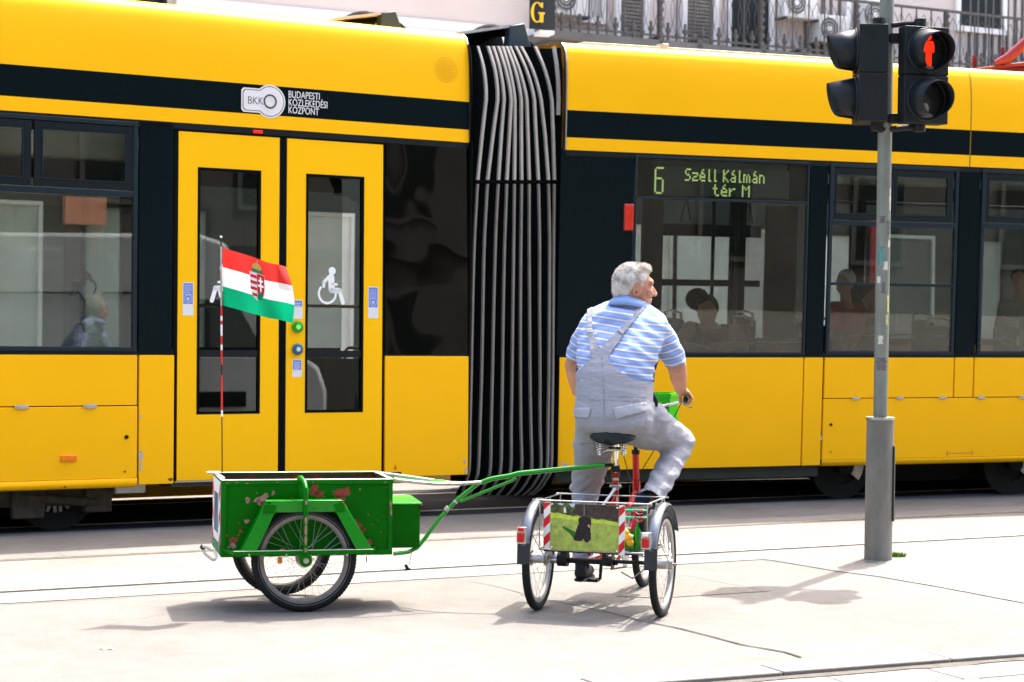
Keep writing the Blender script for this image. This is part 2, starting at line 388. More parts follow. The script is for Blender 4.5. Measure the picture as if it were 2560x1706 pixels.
# litter
mb = MB(); c = grd(270, 1624); LEAF = mat('pale_leaf', (.80, .72, .50), .6, var=.1, vscale=30)
n = 10; vs = []
for i in range(n+1):
    u = i/n*2-1; w = .016*(1-u*u)**.5*(1+.3*math.sin(i*2)); vs += [c+Vector((u*.040, .3*u*.03+w, .006+.006*math.cos(u*4))), c+Vector((u*.040, .3*u*.03-w, .004+.003*math.sin(u*5)))]
mb.add(vs, [(2*i, 2*i+1, 2*i+3, 2*i+2) for i in range(n)])
tag(mb.build('fallen_leaf', LEAF, base=c, solid=.001), 'small pale dry leaf lying on the grey asphalt at lower left', 'leaf')

# ============================================================ street facade behind the tram
PLAS = mat('pale_plaster', (.62, .53, .48), .9, var=.05, vscale=.5, bump=.1)
PLW = mat('white_plaster', (.78, .75, .71), .85, var=.05, vscale=.6)
CONC = mat('weathered_concrete', (.12, .115, .105), .9, var=.25, vscale=1.3, bump=.2, bscale=5)
SOFF = mat('soffit_brown', (.13, .11, .09), .9, var=.2, vscale=1.5)
IRON = mat('wrought_iron', (.085, .08, .075), .7, var=.2)
WDK = mat('window_dark', (.02, .024, .024), .25, var=.3, vscale=2, spec=.1)
FA = Fr(at(1280, 110, 38.), R_(28.3))
zb = -FA.P0.z
def fl(x, y, c=0.): return FA.L(x, y, c)
bld = thing('street_building', 'pale plaster street building behind the tram with a long iron balcony', 'building', FA.P(0, zb))
mb = MB(); FA.box(mb, -34, 40, zb, 16, -8, 0); mb.build('wall', PLAS, bld, smooth=False)
# cornice bands (px measured)
a0 = fl(436, 20)[0]; a1 = fl(1372, 100)[0]
def band(name, y800, y1300, prot, m=PLW):
    bt = fl(900, y800)[1]; bb = fl(900, y1300)[1]; mb = MB(); FA.box(mb, a0, a1, bb, bt, 0.001, prot); return mb.build(name, m, bld, bevel=.02)
band('cornice', 36, 62, .12); band('cornice', 64, 96, .22); band('cornice', 100, 150, .30)
# dark window top-left
x0 = fl(225, 10)[0]; x1 = fl(412, 10)[0]; bt = fl(300, 30)[1]
mb = MB(); FA.frame(mb, x0, x1, bt, bt+2.2, .09, .002, .13); wf = mb.build('window', DKG, bld, smooth=False)
mb = MB(); FA.box(mb, x0+.09, x1-.09, bt+.09, bt+2.1, .003, .03); mb.build('pane', WDK, wf, smooth=False)
# balcony
PB = 1.1
ba0 = fl(1378, 90, PB)[0]; bt = fl(1400, 76, PB)[1]; bb = fl(1400, 99, PB)[1]; ba1 = 30
mb = MB(); FA.box(mb, ba0, ba1, bb, bt, .001, PB); bal = mb.build('balcony', CONC, bld, bevel=.02)
mb = MB(); FA.box(mb, ba0+.1, ba1, bb-.25, bb-.003, .001, PB-.25); mb.build('soffit', SOFF, bal, smooth=False)
mb = MB()
k = 0
a = ba0+.05
H_ = 1.15
while a < ba1-8:       # ironwork: bars, crossed lyre loops, posts
    FA.box(mb, a-.012, a+.012, bt, bt+H_, PB-.06, PB-.036)
    for sgn in (-1, 1):
        pts = [FA.P(a+.20+sgn*.15*math.sin(math.pi*u)**.8 if 0 < u < 1 else a+.20, bt+.14+.9*u, PB-.05) for u in [i/12 for i in range(13)]]
        mb.tube(pts, .008, 4)
        pts = [FA.P(a+sgn*.14*math.sin(math.pi*u), bt+.14+.9*u, PB-.055) for u in [i/10 for i in range(11)]]
        mb.tube(pts, .0065, 4)
    mb.tube([FA.P(a+.20, bt, PB-.05), FA.P(a+.20, bt+.35, PB-.05)], .03, 6)
    mb.sphere(FA.P(a+.2, bt+.2, PB-.04), .06, 8, 6); mb.sphere(FA.P(a, bt+.12, PB-.03), .05, 8, 6)
    if k % 6 == 0:
        FA.box(mb, a-.035, a+.035, bt, bt+H_+.05, PB-.09, PB-.001)
        for q in range(7): mb.sphere(FA.P(a, bt+.1+q*.16, PB), .06, 8, 6)
    a += .40; k += 1
FA.box(mb, ba0, ba1, bt+H_, bt+H_+.05, PB-.08, PB-.02); FA.box(mb, ba0, ba1, bt+.06, bt+.10, PB-.07, PB-.03)
mb.build('railing', IRON, bal, smooth=False)
# brackets under the balcony
for x in (1655, 1750, 1910, 2010, 2380):
    a = fl(x, 120, PB)[0]; mb = MB(); mb.prism([FA.P(a-.06, bb+.25, PB), FA.P(a-.06, bb-.2, PB), FA.P(a-.06, bb-.8, .1), FA.P(a-.06, bb+.25, .1)], FA.ex*.12); mb.build('bracket', IRON, bal, smooth=False)
# openings behind the railing
def opening(x0, x1, m, top=2.6, low=.02, shut=False, name='window'):
    a0 = fl(x0, 60)[0]; a1 = fl(x1, 60)[0]; mb = MB(); FA.frame(mb, a0-.12, a1+.12, bt+low-.03, bt+top, .12, .002, .10)
    f_ = mb.build(name, PLW, bld, smooth=False); mb = MB(); FA.box(mb, a0, a1, bt+low, bt+top-.12, .003, .04)
    if shut:
        z = bt+low
        while z < bt+top-.2: FA.box(mb, a0+.04, a1-.04, z, z+.05, .04, .075); z += .075
    mb.build('shutter' if shut else 'pane', m, f_, smooth=False); return f_
SHT = mat('weathered_shutter', (.19, .175, .15), .8, var=.25, vscale=4)
opening(1546, 1604, SHT, shut=True); opening(1712, 1778, SHT, shut=True); opening(1822, 1918, WDK)
opening(2395, 2500, WDK, 2.4, 1.0); opening(1440, 1500, mat('curtain_pane', (.45, .42, .40), .4, var=.2), 2.5, .4)
opening(2120, 2180, mat('curtain_pane', (.45, .42, .40), .4), 2.6, .02, name='door')
# ribbed door / vertical rails look
for x0, x1 in ((2010, 2190), (2420, 2560)):
    mb = MB(); a_ = fl(x0, 60)[0]; b_ = fl(x1, 60)[0]
    while a_ < b_: FA.box(mb, a_, a_+.05, bt+.1, bt+1.9, .01, .05); a_ += .22
    mb.build('wall_batten', CONC, bld, smooth=False)
# ground floor shopfronts glimpsed through the tram windows
SF = [(-14, -12.2, (.84, .80, .74)), (-11.6, -9.2, (.55, .56, .50)), (-8.4, -6.2, (.30, .34, .30)), (-4.6, -3.4, (.86, .81, .76)), (1.2, 2.2, (.75, .68, .64)), (2.35, 3.6, (.86, .81, .76)), (3.75, 5.2, (.86, .82, .78)),
      (5.35, 6.0, (.62, .55, .52)), (7.4, 8.6, (.86, .81, .78)), (9.2, 10.4, (.16, .17, .16)), (11.2, 12.4, (.45, .44, .42)), (13.2, 15, (.12, .13, .13))]
mb = MB(); FA.box(mb, -34, 40, zb, zb+4.3, .001, .06); mb.build('ground_floor_cladding', mat('dark_cladding', (.05, .055, .05), .5, var=.15, vscale=1), bld, smooth=False)
for i, (a0_, a1_, c_) in enumerate(SF):
    mb = MB(); FA.frame(mb, a0_-.06, a1_+.06, zb+.4, zb+3.6, .07, .061, .16); w_ = mb.build('shop_window', PLW if i % 2 else DKG, bld, smooth=False)
    mb = MB(); FA.box(mb, a0_+.01, a1_-.01, zb+.47, zb+3.53, .062, .10); mb.build('display_panel', mat('panel%d' % i, c_, .6, var=.12, vscale=2), w_, smooth=False)
REDP = mat('red_strip', (.45, .05, .06), .5, var=.2)
for a_ in (2.22, 6.05, 8.66, -12.15):
    mb = MB(); FA.box(mb, a_, a_+.16, zb+.3, zb+4.0, .07, .20); mb.build('red_pilaster', REDP, bld, smooth=False)
mb = MB(); aa, _ = fl(150, 500); ab, _ = fl(252, 500); b1 = fl(200, 495)[1]; b0 = fl(200, 563)[1]
FA.box(mb, aa, ab, b0, b1, .17, .35); tag(mb.build('shop_sign', mat('salmon_sign', (.75, .28, .18), .5, var=.1), base=FA.P((aa+ab)/2, b0, .2), smooth=False), 'salmon pink shop sign seen through the leftmost tram window', 'sign')
# air conditioners on the balcony wall
def aircon(x, y, label, w=.85, h=.62):
    a_, b_ = fl(x, y); t_ = thing('air_conditioner', label, 'air conditioner', FA.P(a_, b_, .2), 'air conditioners on the balcony wall')
    mb = MB(); FA.box(mb, a_-w/2, a_+w/2, b_-h/2, b_+h/2, .02, .34); mb.build('casing', PLW, t_, bevel=.02)
    mb = MB(); c_ = FA.P(a_-w*.14, b_, .345); mb.disc(c_, FA.nn, h*.40, .02, 24); g_ = mb.build('fan_grille', mat('fan_dark', (.13, .13, .12), .6), t_)
    mb = MB()
    for r_ in (.1, .17, .24): mb.torus(c_+FA.nn*.015, FA.nn, r_, .006, 24, 4)
    mb.disc(c_+FA.nn*.012, FA.nn, .06, .02, 12); mb.build('guard', PLW, g_)
    mb = MB(); FA.box(mb, a_-w/2, a_-w/2+.04, b_-h/2-.05, b_-h/2, .02, .40); FA.box(mb, a_+w/2-.04, a_+w/2, b_-h/2-.05, b_-h/2, .02, .40); mb.build('bracket', IRON, t_, smooth=False)
aircon(1978, 14, 'white air conditioner above the balcony rail, left of the signal heads')
aircon(2058, 78, 'white air conditioner low behind the railing beside the left signal head', .75, .58)
aircon(1405, 4, 'white air conditioner next to the dark hanging sign')
aircon(2170, 44, 'white air conditioner between the two signal heads', .6, .7)
# hanging sign with the G
SB = FA.P0+FA.nn*1.4
FG = Fr(at(1325, 40, 35.5), R_(16))
def gl(x, y): return FG.L(x, y)
a0_, _ = gl(1325, 30); a1_, _ = gl(1356, 30); b0_ = gl(1325, 72)[1]; b1_ = b0_+1.5
sg = thing('hanging_sign', 'dark projecting shop sign with yellow letter G at the balcony corner', 'sign', FG.P(a0_, b0_))
SGM = mat('sign_black', (.02, .022, .022), .4)
mb = MB(); FG.box(mb, a0_, a1_, b0_, b1_, -.06, 0); mb.build('front_board', SGM, sg, bevel=.01)
a2_, _ = gl(1391, 30)
mb = MB(); FG.box(mb, a1_+.002, a2_, b0_-.0, b1_, -.5, -.06); mb.build('side_board', mat('sign_grey', (.03, .032, .033), .4), sg, bevel=.01)
mb = MB(); FG.box(mb, a1_-.02, a2_-.01, b0_-.07, b0_-.002, -.45, -.07); mb.build('lower_bracket', PLW, sg)
SY = mat('sign_yellow', (.85, .50, .03), .5)
gx, gy = gl(1342, 57); gw = .115; gh = .37
mb = MB(); pts = []   # serif G: thick C arc plus spur
def garc(r0, r1, A0, A1, n=22):
    for i in range(n):
        q = []
        for A in (A0+(A1-A0)*i/n, A0+(A1-A0)*(i+1)/n):
            wd = .35+.65*abs(math.cos(A)); q.append((A, wd))
        (A, w0), (B, w1) = q
        def pt(A, k): return FG.P(gx+gw*k*math.cos(A), gy+gh/2+gh/2*(1-(1-k)*.55)*math.sin(A), .002)
        k0 = 1-.42*w0; k1 = 1-.42*w1
        mb.prism([pt(A, k0), pt(A, 1), pt(B, 1), pt(B, k1)], FG.nn*.02)
garc(0, 0, R_(42), R_(325))
FG.box(mb, gx+gw*.45, gx+gw*1.02, gy+gh*.02, gy+gh*.46, .002, .022); FG.box(mb, gx+gw*.15, gx+gw*1.25, gy+gh*.42, gy+gh*.50, .023, .03)
FG.box(mb, gx+gw*.62, gx+gw*.9, gy+gh*.72, gy+gh*.98, .023, .03)
mb.build('letter', SY, sg, smooth=False)
mb = MB(); mb.tube([FA.P(fl(1372, 60, .5)[0], b_, .5) for b_ in (fl(1372, 74, .5)[1], fl(1372, 118, .5)[1])], .05, 8)
mb.build('downpipe', CONC, bld)

# ============================================================ opposite side of the street (behind the camera: seen in reflections)
OB = Fr(Vector((6, -13, 0)), TH)
OB.nn = OB.nn  # faces the camera side by construction; flip so that detail faces the tram
ob = thing('opposite_building', 'tall brown brick building across the street, seen only mirrored in tram windows', 'building', OB.P(0, 0))
OFM = mat('dull_frame', (.10, .10, .095), .7)
BRK = mat('brown_brick', (.085, .08, .07), .85, var=.25, vscale=1.2, bump=.2, bscale=20)
mb = MB(); OB.box(mb, -28, 42, 0, 17, 0, 10); mb.build('wall', BRK, ob, smooth=False)
for fl_ in range(4):
    for i in range(16):
        a_ = -24+i*4.1; z_ = 1.2+fl_*4.1
        mb = MB(); OB.frame(mb, a_, a_+1.5, z_, z_+2.3, .12, -.08, -.002); w_ = mb.build('window', OFM, ob, smooth=False)
        mb = MB(); OB.box(mb, a_+.12, a_+1.38, z_+.12, z_+2.18, -.05, -.003); mb.build('pane', WDK, w_, smooth=False)
mb = MB()
for z_ in (4.4, 8.6, 12.7, 16.7): OB.box(mb, -28, 42, z_, z_+.3, -.25, -.003)
mb.build('string_course', BRK, ob, smooth=False)

# ============================================================ parked van to the right of the frame
A_ = Vector((6.5, 4.7, 0)); B_ = Vector((9.75, 9.0, 0)); vd = (B_-A_).normalized(); vn = Vector((vd.y, -vd.x, 0))   # vn: away from the tram
VL = (B_-A_).length
van = thing('parked_van', 'grey high roofed panel van mirrored in the tram door windows', 'van', A_+vd*VL/2)
VP = mat('van_grey', (.72, .76, .76), .4, coat=.2)
def vp(l, h, d=0.): return A_+vd*l+UP*h+vn*d
prof = [(0, .35), (0, 2.85), (.12, 3.2), (.5, 3.33), (VL-1.9, 3.33), (VL-1.5, 3.2), (VL-.75, 1.75), (VL-.12, 1.35), (VL, 1.0), (VL, .35)]
mb = MB(); mb.prism([vp(l, h, .0) for l, h in prof], vn*1.95); mb.build('body', VP, van, bevel=.06)
mb = MB(); mb.prism([vp(VL-2.1, 1.55, -.006), vp(VL-2.1, 2.35, -.006), vp(VL-1.35, 2.35, -.006), vp(VL-.95, 1.6, -.006)], vn*.005); mb.build('side_window', WDK, van, smooth=False)
mb = MB(); mb.prism([vp(VL-1.40, 2.75, .1), vp(VL-.80, 1.85, .1), vp(VL-.80, 1.85, 1.85), vp(VL-1.40, 2.75, 1.85)], vd*.06+UP*.05); mb.build('windscreen', WDK, van, smooth=False)
for l0, l1 in ((.35, 1.85), (2.0, 3.5)):
    mb = MB(); pts_ = [vp(l0, .75, -.01), vp(l0, 2.3, -.01), vp(l0+.1, 2.45, -.01), vp(l1-.1, 2.45, -.01), vp(l1, 2.3, -.01), vp(l1, .75, -.01)]
    mb.tube(pts_, .012, 6, closed=True); mb.build('door_seam', BLKP, van)
mb = MB(); mb.prism([vp(0.2, .75, -.03), vp(.2, .98, -.03), vp(VL-1.2, .98, -.03), vp(VL-1.2, .75, -.03)], vn*.03); mb.build('side_rail', BLKP, van, bevel=.01)
mb = MB(); mb.prism([vp(-.02, 1.1, .02), vp(-.02, 1.9, .02), vp(.16, 1.9, -.012), vp(.16, 1.1, -.012)], vn*.1); mb.build('tail_light', mat('tail_red', (.5, .01, .01), .2), van)
for l in (1.1, VL-1.05):
    mb = MB(); mb.torus(vp(l, .36, .10), vn, .25, .11, 32, 8); w_ = mb.build('wheel', TYRE, van); mb = MB(); mb.disc(vp(l, .36, .08), vn, .19, .1, 24); mb.build('rim', ALU, w_)
    mb = MB(); mb.torus(vp(l, .36, 1.85), vn, .25, .11, 32, 8); w_ = mb.build('wheel', TYRE, van); mb = MB(); mb.disc(vp(l, .36, 1.87), vn, .19, .1, 24); mb.build('rim', ALU, w_)

# ============================================================ tram
LC = Fr(at(1172, 889, 16.84), R_(31.5), -.003, -.017)      # left car, origin at its right end on the window sill line
RC = Fr(at(1400, 892, 17.37), R_(21.2), .0035, .036)       # right car, origin at its left end
tram = thing('tram', 'yellow articulated low floor tram with black band, bellows and double door', 'tram', Vector((LC.P(0, 0).x, LC.P(0, 0).y, 0)))
BT, BB, ST, GT = 2.178, 1.905, 1.785, 1.70    # band top / band bottom / stripe bottom
BB = LC.L(640, 286)[1]; ST = LC.L(640, 320)[1]
WID = 2.4
def px(car, x, y): return car.L(x, y)
def yb(car, mb, x0, x1, yref, b0, b1, c0=-.035, c1=0., mi=0):
    a0 = car.L(x0, yref)[0]; a1 = car.L(x1, yref)[0]; car.box(mb, a0, a1, b0, b1, c0, c1, mi)
def panel(car, name, m, x0, x1, yref, b0, b1, c0=-.035, c1=0., parent=None, bevel=.004):
    mb = MB(); yb(car, mb, x0, x1, yref, b0, b1, c0, c1); return mb.build(name, m, parent or tram, bevel=bevel)

def shell(car, A0, A1, skirt, fsk):
    # curved upper fairing: swept profile, one part per colour
    prof = [(0, ST), (0, BB), (0, BT), (-.003, BT+.15), (-.010, BT+.30), (-.022, BT+.42), (-.040, BT+.50), (-.070, BT+.56), (-.13, BT+.60), (-.40, BT+.61), (-WID/2, BT+.64)]
    full = prof + [(-WID-c, b) for c, b in reversed(prof[:-1])]
    def sweep(seg, name, m, c_off=0., thick=.03):
        mb = MB(); vs = []
        for (c, b) in seg: vs += [car.P(A0, b, c+c_off), car.P(A1, b, c+c_off)]
        for (c, b) in seg: vs += [car.P(A0, b-.001, c+c_off-thick), car.P(A1, b-.001, c+c_off-thick)]
        n = len(seg); fs = [(2*i, 2*i+1, 2*i+3, 2*i+2) for i in range(n-1)]
        fs += [(2*n+2*i, 2*n+2*i+2, 2*n+2*i+3, 2*n+2*i+1) for i in range(n-1)]
        fs += [(0, 2*n, 2*n+1, 1), (2*n-2, 2*n-1, 4*n-1, 4*n-2)] + [(2*i, 2*i+2, 2*n+2*i+2, 2*n+2*i) for i in range(n-1)] + [(2*i+1, 2*n+2*i+1, 2*n+2*i+3, 2*i+3) for i in range(n-1)]
        mb.add(vs, fs); return mb.build(name, m, tram, ang=25)
    sweep(prof[0:2], 'yellow_stripe', YEL); sweep(prof[1:3], 'black_band', BLK)
    roof = prof[2:]; rest = full[len(prof):]
    # roof: own outer surface only
    mb = MB(); pts = roof+rest; vs = []
    for c, b in pts: vs += [car.P(A0, b, c), car.P(A1, b, c)]
    n = len(pts); mb.add(vs, [(2*i, 2*i+1, 2*i+3, 2*i+2) for i in range(n-1)]); mb.build('roof', YEL, tram, ang=60)
    # ceiling / floor / far wall / end frames
    mb = MB(); car.box(mb, A0, A1, ST-.12, ST-.02, -WID+.05, -.10); mb.build('ceiling', INTW, tram, smooth=False)
    mb = MB(); car.box(mb, A0, A1, -.86, -.80, -WID+.05, -.06); mb.build('floor', INTD, tram, smooth=False)
    mb = MB(); car.box(mb, A0, A1, -.98, -.87, -WID+.15, -.15)
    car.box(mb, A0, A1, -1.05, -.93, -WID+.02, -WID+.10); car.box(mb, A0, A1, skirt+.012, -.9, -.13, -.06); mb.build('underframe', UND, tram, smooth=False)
    mb = MB(); car.box(mb, A0, A1, fsk, -.012, -WID-.04, -WID); mb.build('far_side_panel', YEL, tram, smooth=False)
    mb = MB(); car.box(mb, A0, A1, -.87, -.03, -.058, -.040); mb.build('inner_lining', INTD, tram, smooth=False)
    mb = MB(); car.box(mb, A0, A1, -.02, .035, -.056, -.012); car.box(mb, A0, A1, ST-.05, ST-.004, -.056, -.004); mb.build('side_rail', DKG, tram, smooth=False)
    # far windows: pillars + glass
    a = A0; mb = MB()
    while a < A1-.2: car.box(mb, a, a+.16, -.01, ST, -WID-.03, -WID+.04); a += 1.45
    car.box(mb, A0, A1, ST-.28, ST, -WID-.05, -WID-.031); car.box(mb, A0, A1, -.011, .06, -WID-.05, -WID-.031)
    mb.build('far_pillars', INTD, tram, smooth=False)
    mb = MB(); car.box(mb, A0, A1, .061, ST-.281, -WID-.025, -WID-.019); mb.build('far_window_glass', GLASS, tram, smooth=False)
SKL = LC.L(388, 1211)[1]
FSK = {0: LC.L(500, 1238, -2.44)[1], 1: RC.L(1550, 1206, -2.44)[1]}
shell(LC, -9.5, -.012, SKL, FSK[0]); shell(RC, .012, 9.5, SKL, FSK[1])
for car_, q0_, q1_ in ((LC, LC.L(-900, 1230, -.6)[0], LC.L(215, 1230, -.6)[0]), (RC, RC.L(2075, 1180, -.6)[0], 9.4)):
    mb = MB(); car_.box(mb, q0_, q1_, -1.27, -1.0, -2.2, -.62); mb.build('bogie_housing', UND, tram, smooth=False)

# ---- left car: lower panels
z0 = -.008
hat = LC.L(200, 1016)[1]; sklow = LC.L(150, 1224)[1]
panel(LC, 'lower_panel', YEL, -1900, 343, 950, hat+.004, z0)
p_ = panel(LC, 'hatch_panel', YEL, -1900, 343, 1100, sklow+.07, hat-.004)
mb = MB(); a0 = LC.L(-1900, 1100)[0]; a1 = LC.L(343, 1100)[0]     # rounded lower edge
vs = []
for c, b in ((0, sklow+.069), (-.004, sklow+.03), (-.02, sklow+.008), (-.06, sklow)): vs += [LC.P(a0, b, c), LC.P(a1-.0, b, c)]
mb.add(vs, [(2*i, 2*i+1, 2*i+3, 2*i+2) for i in range(3)]); mb.build('rounded_skirt', YEL, tram, solid=-.006, ang=80)
SILV = mat('worn_silver', (.45, .44, .42), .45, .5, var=.2, vscale=40)
for x in (54, 225):
    a, _ = LC.L(x, 1016); mb = MB(); LC.box(mb, a-.055, a+.055, hat-.012, hat+.010, .0, .010); LC.box(mb, a-.035, a+.035, hat-.017, hat+.014, .0101, .014)
    mb.build('hinge', SILV, tram, bevel=.002)
mb = MB(); a, b = LC.L(316, 1093); mb.disc(LC.P(a, b, .003), LC.nn, .016, .012, 16); mb.build('lock', BLKP, tram)
a0, b0 = LC.L(151, 1155); a1, b1 = LC.L(191, 1138); mb = MB(); LC.box(mb, a0, a1, b0, b1, 0.001, .012); mb.build('side_marker', mat('amber_lens', (.85, .20, .005), .25, coat=.5, var=.2, vscale=20), tram, bevel=.004)
panel(LC, 'lower_panel', YEL, 348, 435, 1000, SKL, z0)
panel(LC, 'lower_panel', YEL, 963, 1171, 1000, LC.L(1100, 1189)[1], z0)
# chips / scrapes on the panel edges
CHIP = mat('paint_scrape', (.42, .40, .38), .7, var=.3, vscale=60); RUST = mat('rust_spot', (.25, .08, .02), .9, var=.3)
def blot(car, x, y, rx, ry, m, parent=tram, c=.0015, name='paint_chip', seed=0):
    a, b = car.L(x, y); rnd = random.Random(int(x*7+y+seed)); pts = []
    for k in range(11):
        an = 2*math.pi*k/11; r = rnd.uniform(.6, 1.15); pts.append((a+rx*r*math.cos(an), b+ry*r*math.sin(an)))
    mb = MB(); mb.add([car.P(p, q, c) for p, q in pts]+[car.P(a, b, c)], [(k, (k+1) % 11, 11) for k in range(11)]); return mb.build(name, m, parent, smooth=False)
blot(LC, 352, 1140, .017, .065, CHIP); blot(LC, 351, 1168, .012, .045, CHIP); blot(LC, 351, 1042, .012, .020, CHIP)
blot(LC, 426, 1199, .025, .012, RUST); blot(LC, 162, 1218, .012, .01, RUST); blot(LC, 312, 1180, .016, .008, RUST)
blot(LC, 1162, 1154, .014, .018, CHIP); blot(LC, 1165, 1178, .010, .03, CHIP)
mb = MB(); a, b = LC.L(988, 1168); mb.prism([LC.P(a-.012, b-.02, .001), LC.P(a+.012, b-.02, .001), LC.P(a, b+.025, .001)], LC.nn*.001); mb.build('warning_mark', mat('mark_red', (.6, .03, .02), .5), tram, smooth=False)
mb = MB(); a0, b0 = LC.L(977, 1192); a1, b1 = LC.L(1003, 1180); LC.box(mb, a0, a1, b0, b1, .001, .006); mb.build('cable_flap', BLKP, tram, bevel=.004)
# ---- left window unit (sliding sash above, fixed glass below)
def frm(car, x0, x1, yref, b0, b1, w, c0, c1, m, name, parent):
    mb = MB(); car.frame(mb, car.L(x0, yref)[0], car.L(x1, yref)[0], b0, b1, w, c0, c1); return mb.build(name, m, parent, bevel=.004)
def pane(car, x0, x1, yref, b0, b1, parent, m=GLASS, c=-.012, name='glass_pane', t=.006):
    mb = MB(); car.box(mb, car.L(x0, yref)[0], car.L(x1, yref)[0], b0, b1, c-t, c); return mb.build(name, m, parent, smooth=False)
FRM = mat('window_frame_grey', (.008, .018, .024), .35, var=.1)
def window(car, x0, x1, bt, sashes, yref=600):
    """x0,x1 outer px; bt transom height"""
    w = frm(car, x0, x1, yref, .02, ST-.02, .035, -.03, .006, FRM, 'window', tram)
    a0 = car.L(x0, yref)[0]+.036; a1 = car.L(x1, yref)[0]-.036
    mb = MB(); car.box(mb, a0, a1, bt-.025, bt+.025, -.028, .008); mb.build('transom', FRM, w, bevel=.004)
    mb = MB(); car.box(mb, a0, a1, .056, bt-.026, -.018, -.012); mb.build('glass_pane', GLASS, w, smooth=False)
    for s0, s1 in sashes:
        sa, sb = car.L(s0, 400)[0], car.L(s1, 400)[0]
        mb = MB(); car.frame(mb, sa, sb, bt+.03, ST-.06, .055, -.024, .0); sf = mb.build('sash', DKG, w, bevel=.003)
        mb = MB(); car.frame(mb, sa+.056, sb-.056, bt+.086, ST-.116, .010, -.020, .003); mb.build('sash_trim', FRM, sf, smooth=False)
        mb = MB(); car.box(mb, sa+.067, sb-.067, bt+.097, ST-.127, -.018, -.012); mb.build('sash_glass', GLASS, sf, smooth=False)
    return w
btl = LC.L(200, 480)[1]
window(LC, -260, 343, btl, [(-250, 78), (86, 334)])
window(LC, -640, -268, btl, [(-630, -460), (-450, -275)])
window(LC, -1150, -648, btl, [(-1140, -905), (-895, -655)])
# black pillar beside the door (gloss composite)
panel(LC, 'pillar', BLK, 348, 432, 600, z0+.012, ST-.008, -.04, -.004)
# ---- double door
dz1 = LC.L(570, 336)[1]; dzb = LC.L(570, 1199)[1]
door_fr = MB()
for x0, x1 in ((434, 445.5), (699, 717), (958.5, 963)): yb(LC, door_fr, x0, x1, 700, dzb, dz1+.03, -.10, -.012)
yb(LC, door_fr, 434, 963, 700, dz1+.005, ST-.004, -.10, -.006)
dfr = door_fr.build('door_frame', RUB, tram, bevel=.003)
mb = MB(); yb(LC, mb, 434, 963, 700, SKL-.03, dzb-.01, -.30, -.03); mb.build('door_step', mat('grey_step', (.06, .062, .06), .6, var=.3), tram, smooth=False)
mb = MB(); yb(LC, mb, 440, 960, 700, dzb-.012, dzb-.002, -.30, .01); mb.build('door_sill', STEEL, tram, smooth=False)
DYEL = mat('door_yellow', (.96, .50, .002), .38, 0, var=.02, vscale=1.2, coat=.0, bump=.03, bscale=1, spec=.12)
def leaf(x0, x1, wx0, wx1, wy0, wy1, label):
    a0, a1 = LC.L(x0, 700)[0], LC.L(x1, 700)[0]; w0, w1 = LC.L(wx0, 700)[0], LC.L(wx1, 700)[0]
    b1 = LC.L((wx0+wx1)/2, wy0)[1]; b0 = LC.L((wx0+wx1)/2, wy1)[1]
    mb = MB(); c0, c1 = -.045, -.010
    LC.box(mb, a0, w0, dzb, dz1, c0, c1); LC.box(mb, w1, a1, dzb, dz1, c0, c1)
    LC.box(mb, w0, w1, dzb, b0, c0, c1-.0002); LC.box(mb, w0, w1, b1, dz1, c0, c1-.0002)
    d = mb.build('door_leaf', DYEL, tram, smooth=False); d['label'] = label
    mb = MB(); LC.frame(mb, w0+.001, w1-.001, b0+.001, b1-.001, .022, -.05, -.007); mb.build('window_seal', RUB, d, bevel=.003)
    mb = MB(); LC.box(mb, w0+.02, w1-.02, b0+.02, b1-.02, -.030, -.024); mb.build('door_glass', GLASS, d, smooth=False)
    return d
dl = leaf(446, 698.5, 494, 653, 422, 1036, 'left yellow door leaf')
dr = leaf(717.5, 957.5, 765, 911, 438, 1032, 'right yellow door leaf')
# grab rail inside
mb = MB(); a0, b0 = LC.L(862, 960, -.15); a1, b1 = LC.L(905, 870, -.15); mb.tube([LC.P(a0, b0, -.15), LC.P(a0, b1-.03, -.15), LC.P(a0+.03, b1, -.15), LC.P(a1, b1, -.15)], .014, 8); mb.build('grab_rail', STEEL, dr)
for d, x0, x1 in ((dl, 497, 650), (dr, 768, 908)):
    mb = MB(); a0, b0 = LC.L(x0, 765, -.2); a1, _ = LC.L(x1, 765, -.2); mb.tube([LC.P(a0, b0, -.2), LC.P(a1, b0, -.2)], .014, 8); mb.build('inside_rail', STEEL, d)
# wheelchair pictogram (left one partly behind the flag)
def wheelchair(cx, cy, h, parent, c=-.0235, m=WHITE, mir=1):
    a, b = LC.L(cx, cy, c); u = h; mb = MB()
    def q(x, y): return LC.P(a+x*u*mir, b+y*u, c)
    mb.tube([q(.05, .44), q(.0501, .44)], .1, 4) if False else None
    mb.disc(q(.06, .42), LC.nn, .105*u, .004, 20)
    mb.torus(q(-.08, -.19), LC.nn, .25*u, .03*u, 28, 6, prof=[(-.03*u, .002), (.03*u, .002), (.03*u, -.001), (-.03*u, -.001)], a0=R_(-45), a1=R_(215), up=LC.ex*-mir)
    for p, r in (([(.03, .26), (.05, -.08)], .09), ([(-.02, .27), (-.18, .12)], .045), ([(-.18, .12), (-.19, .0)], .04), ([(.05, -.10), (.28, -.10)], .07), ([(.28, -.10), (.38, -.42)], .055), ([(.02, .08), (.20, .06)], .03)):
        (x0, y0), (x1, y1) = p; d = Vector((x1-x0, y1-y0)); n = Vector((-d.y, d.x)).normalized()*r
        mb.prism([q(x0+n.x, y0+n.y), q(x1+n.x, y1+n.y), q(x1-n.x, y1-n.y), q(x0-n.x, y0-n.y)], LC.nn*.002)
        for (x, y) in ((x0, y0), (x1, y1)): mb.disc(q(x, y)+LC.nn*.001, LC.nn, r*u*.99, .0021, 14)
    mb.build('wheelchair_symbol', m, parent, smooth=False)
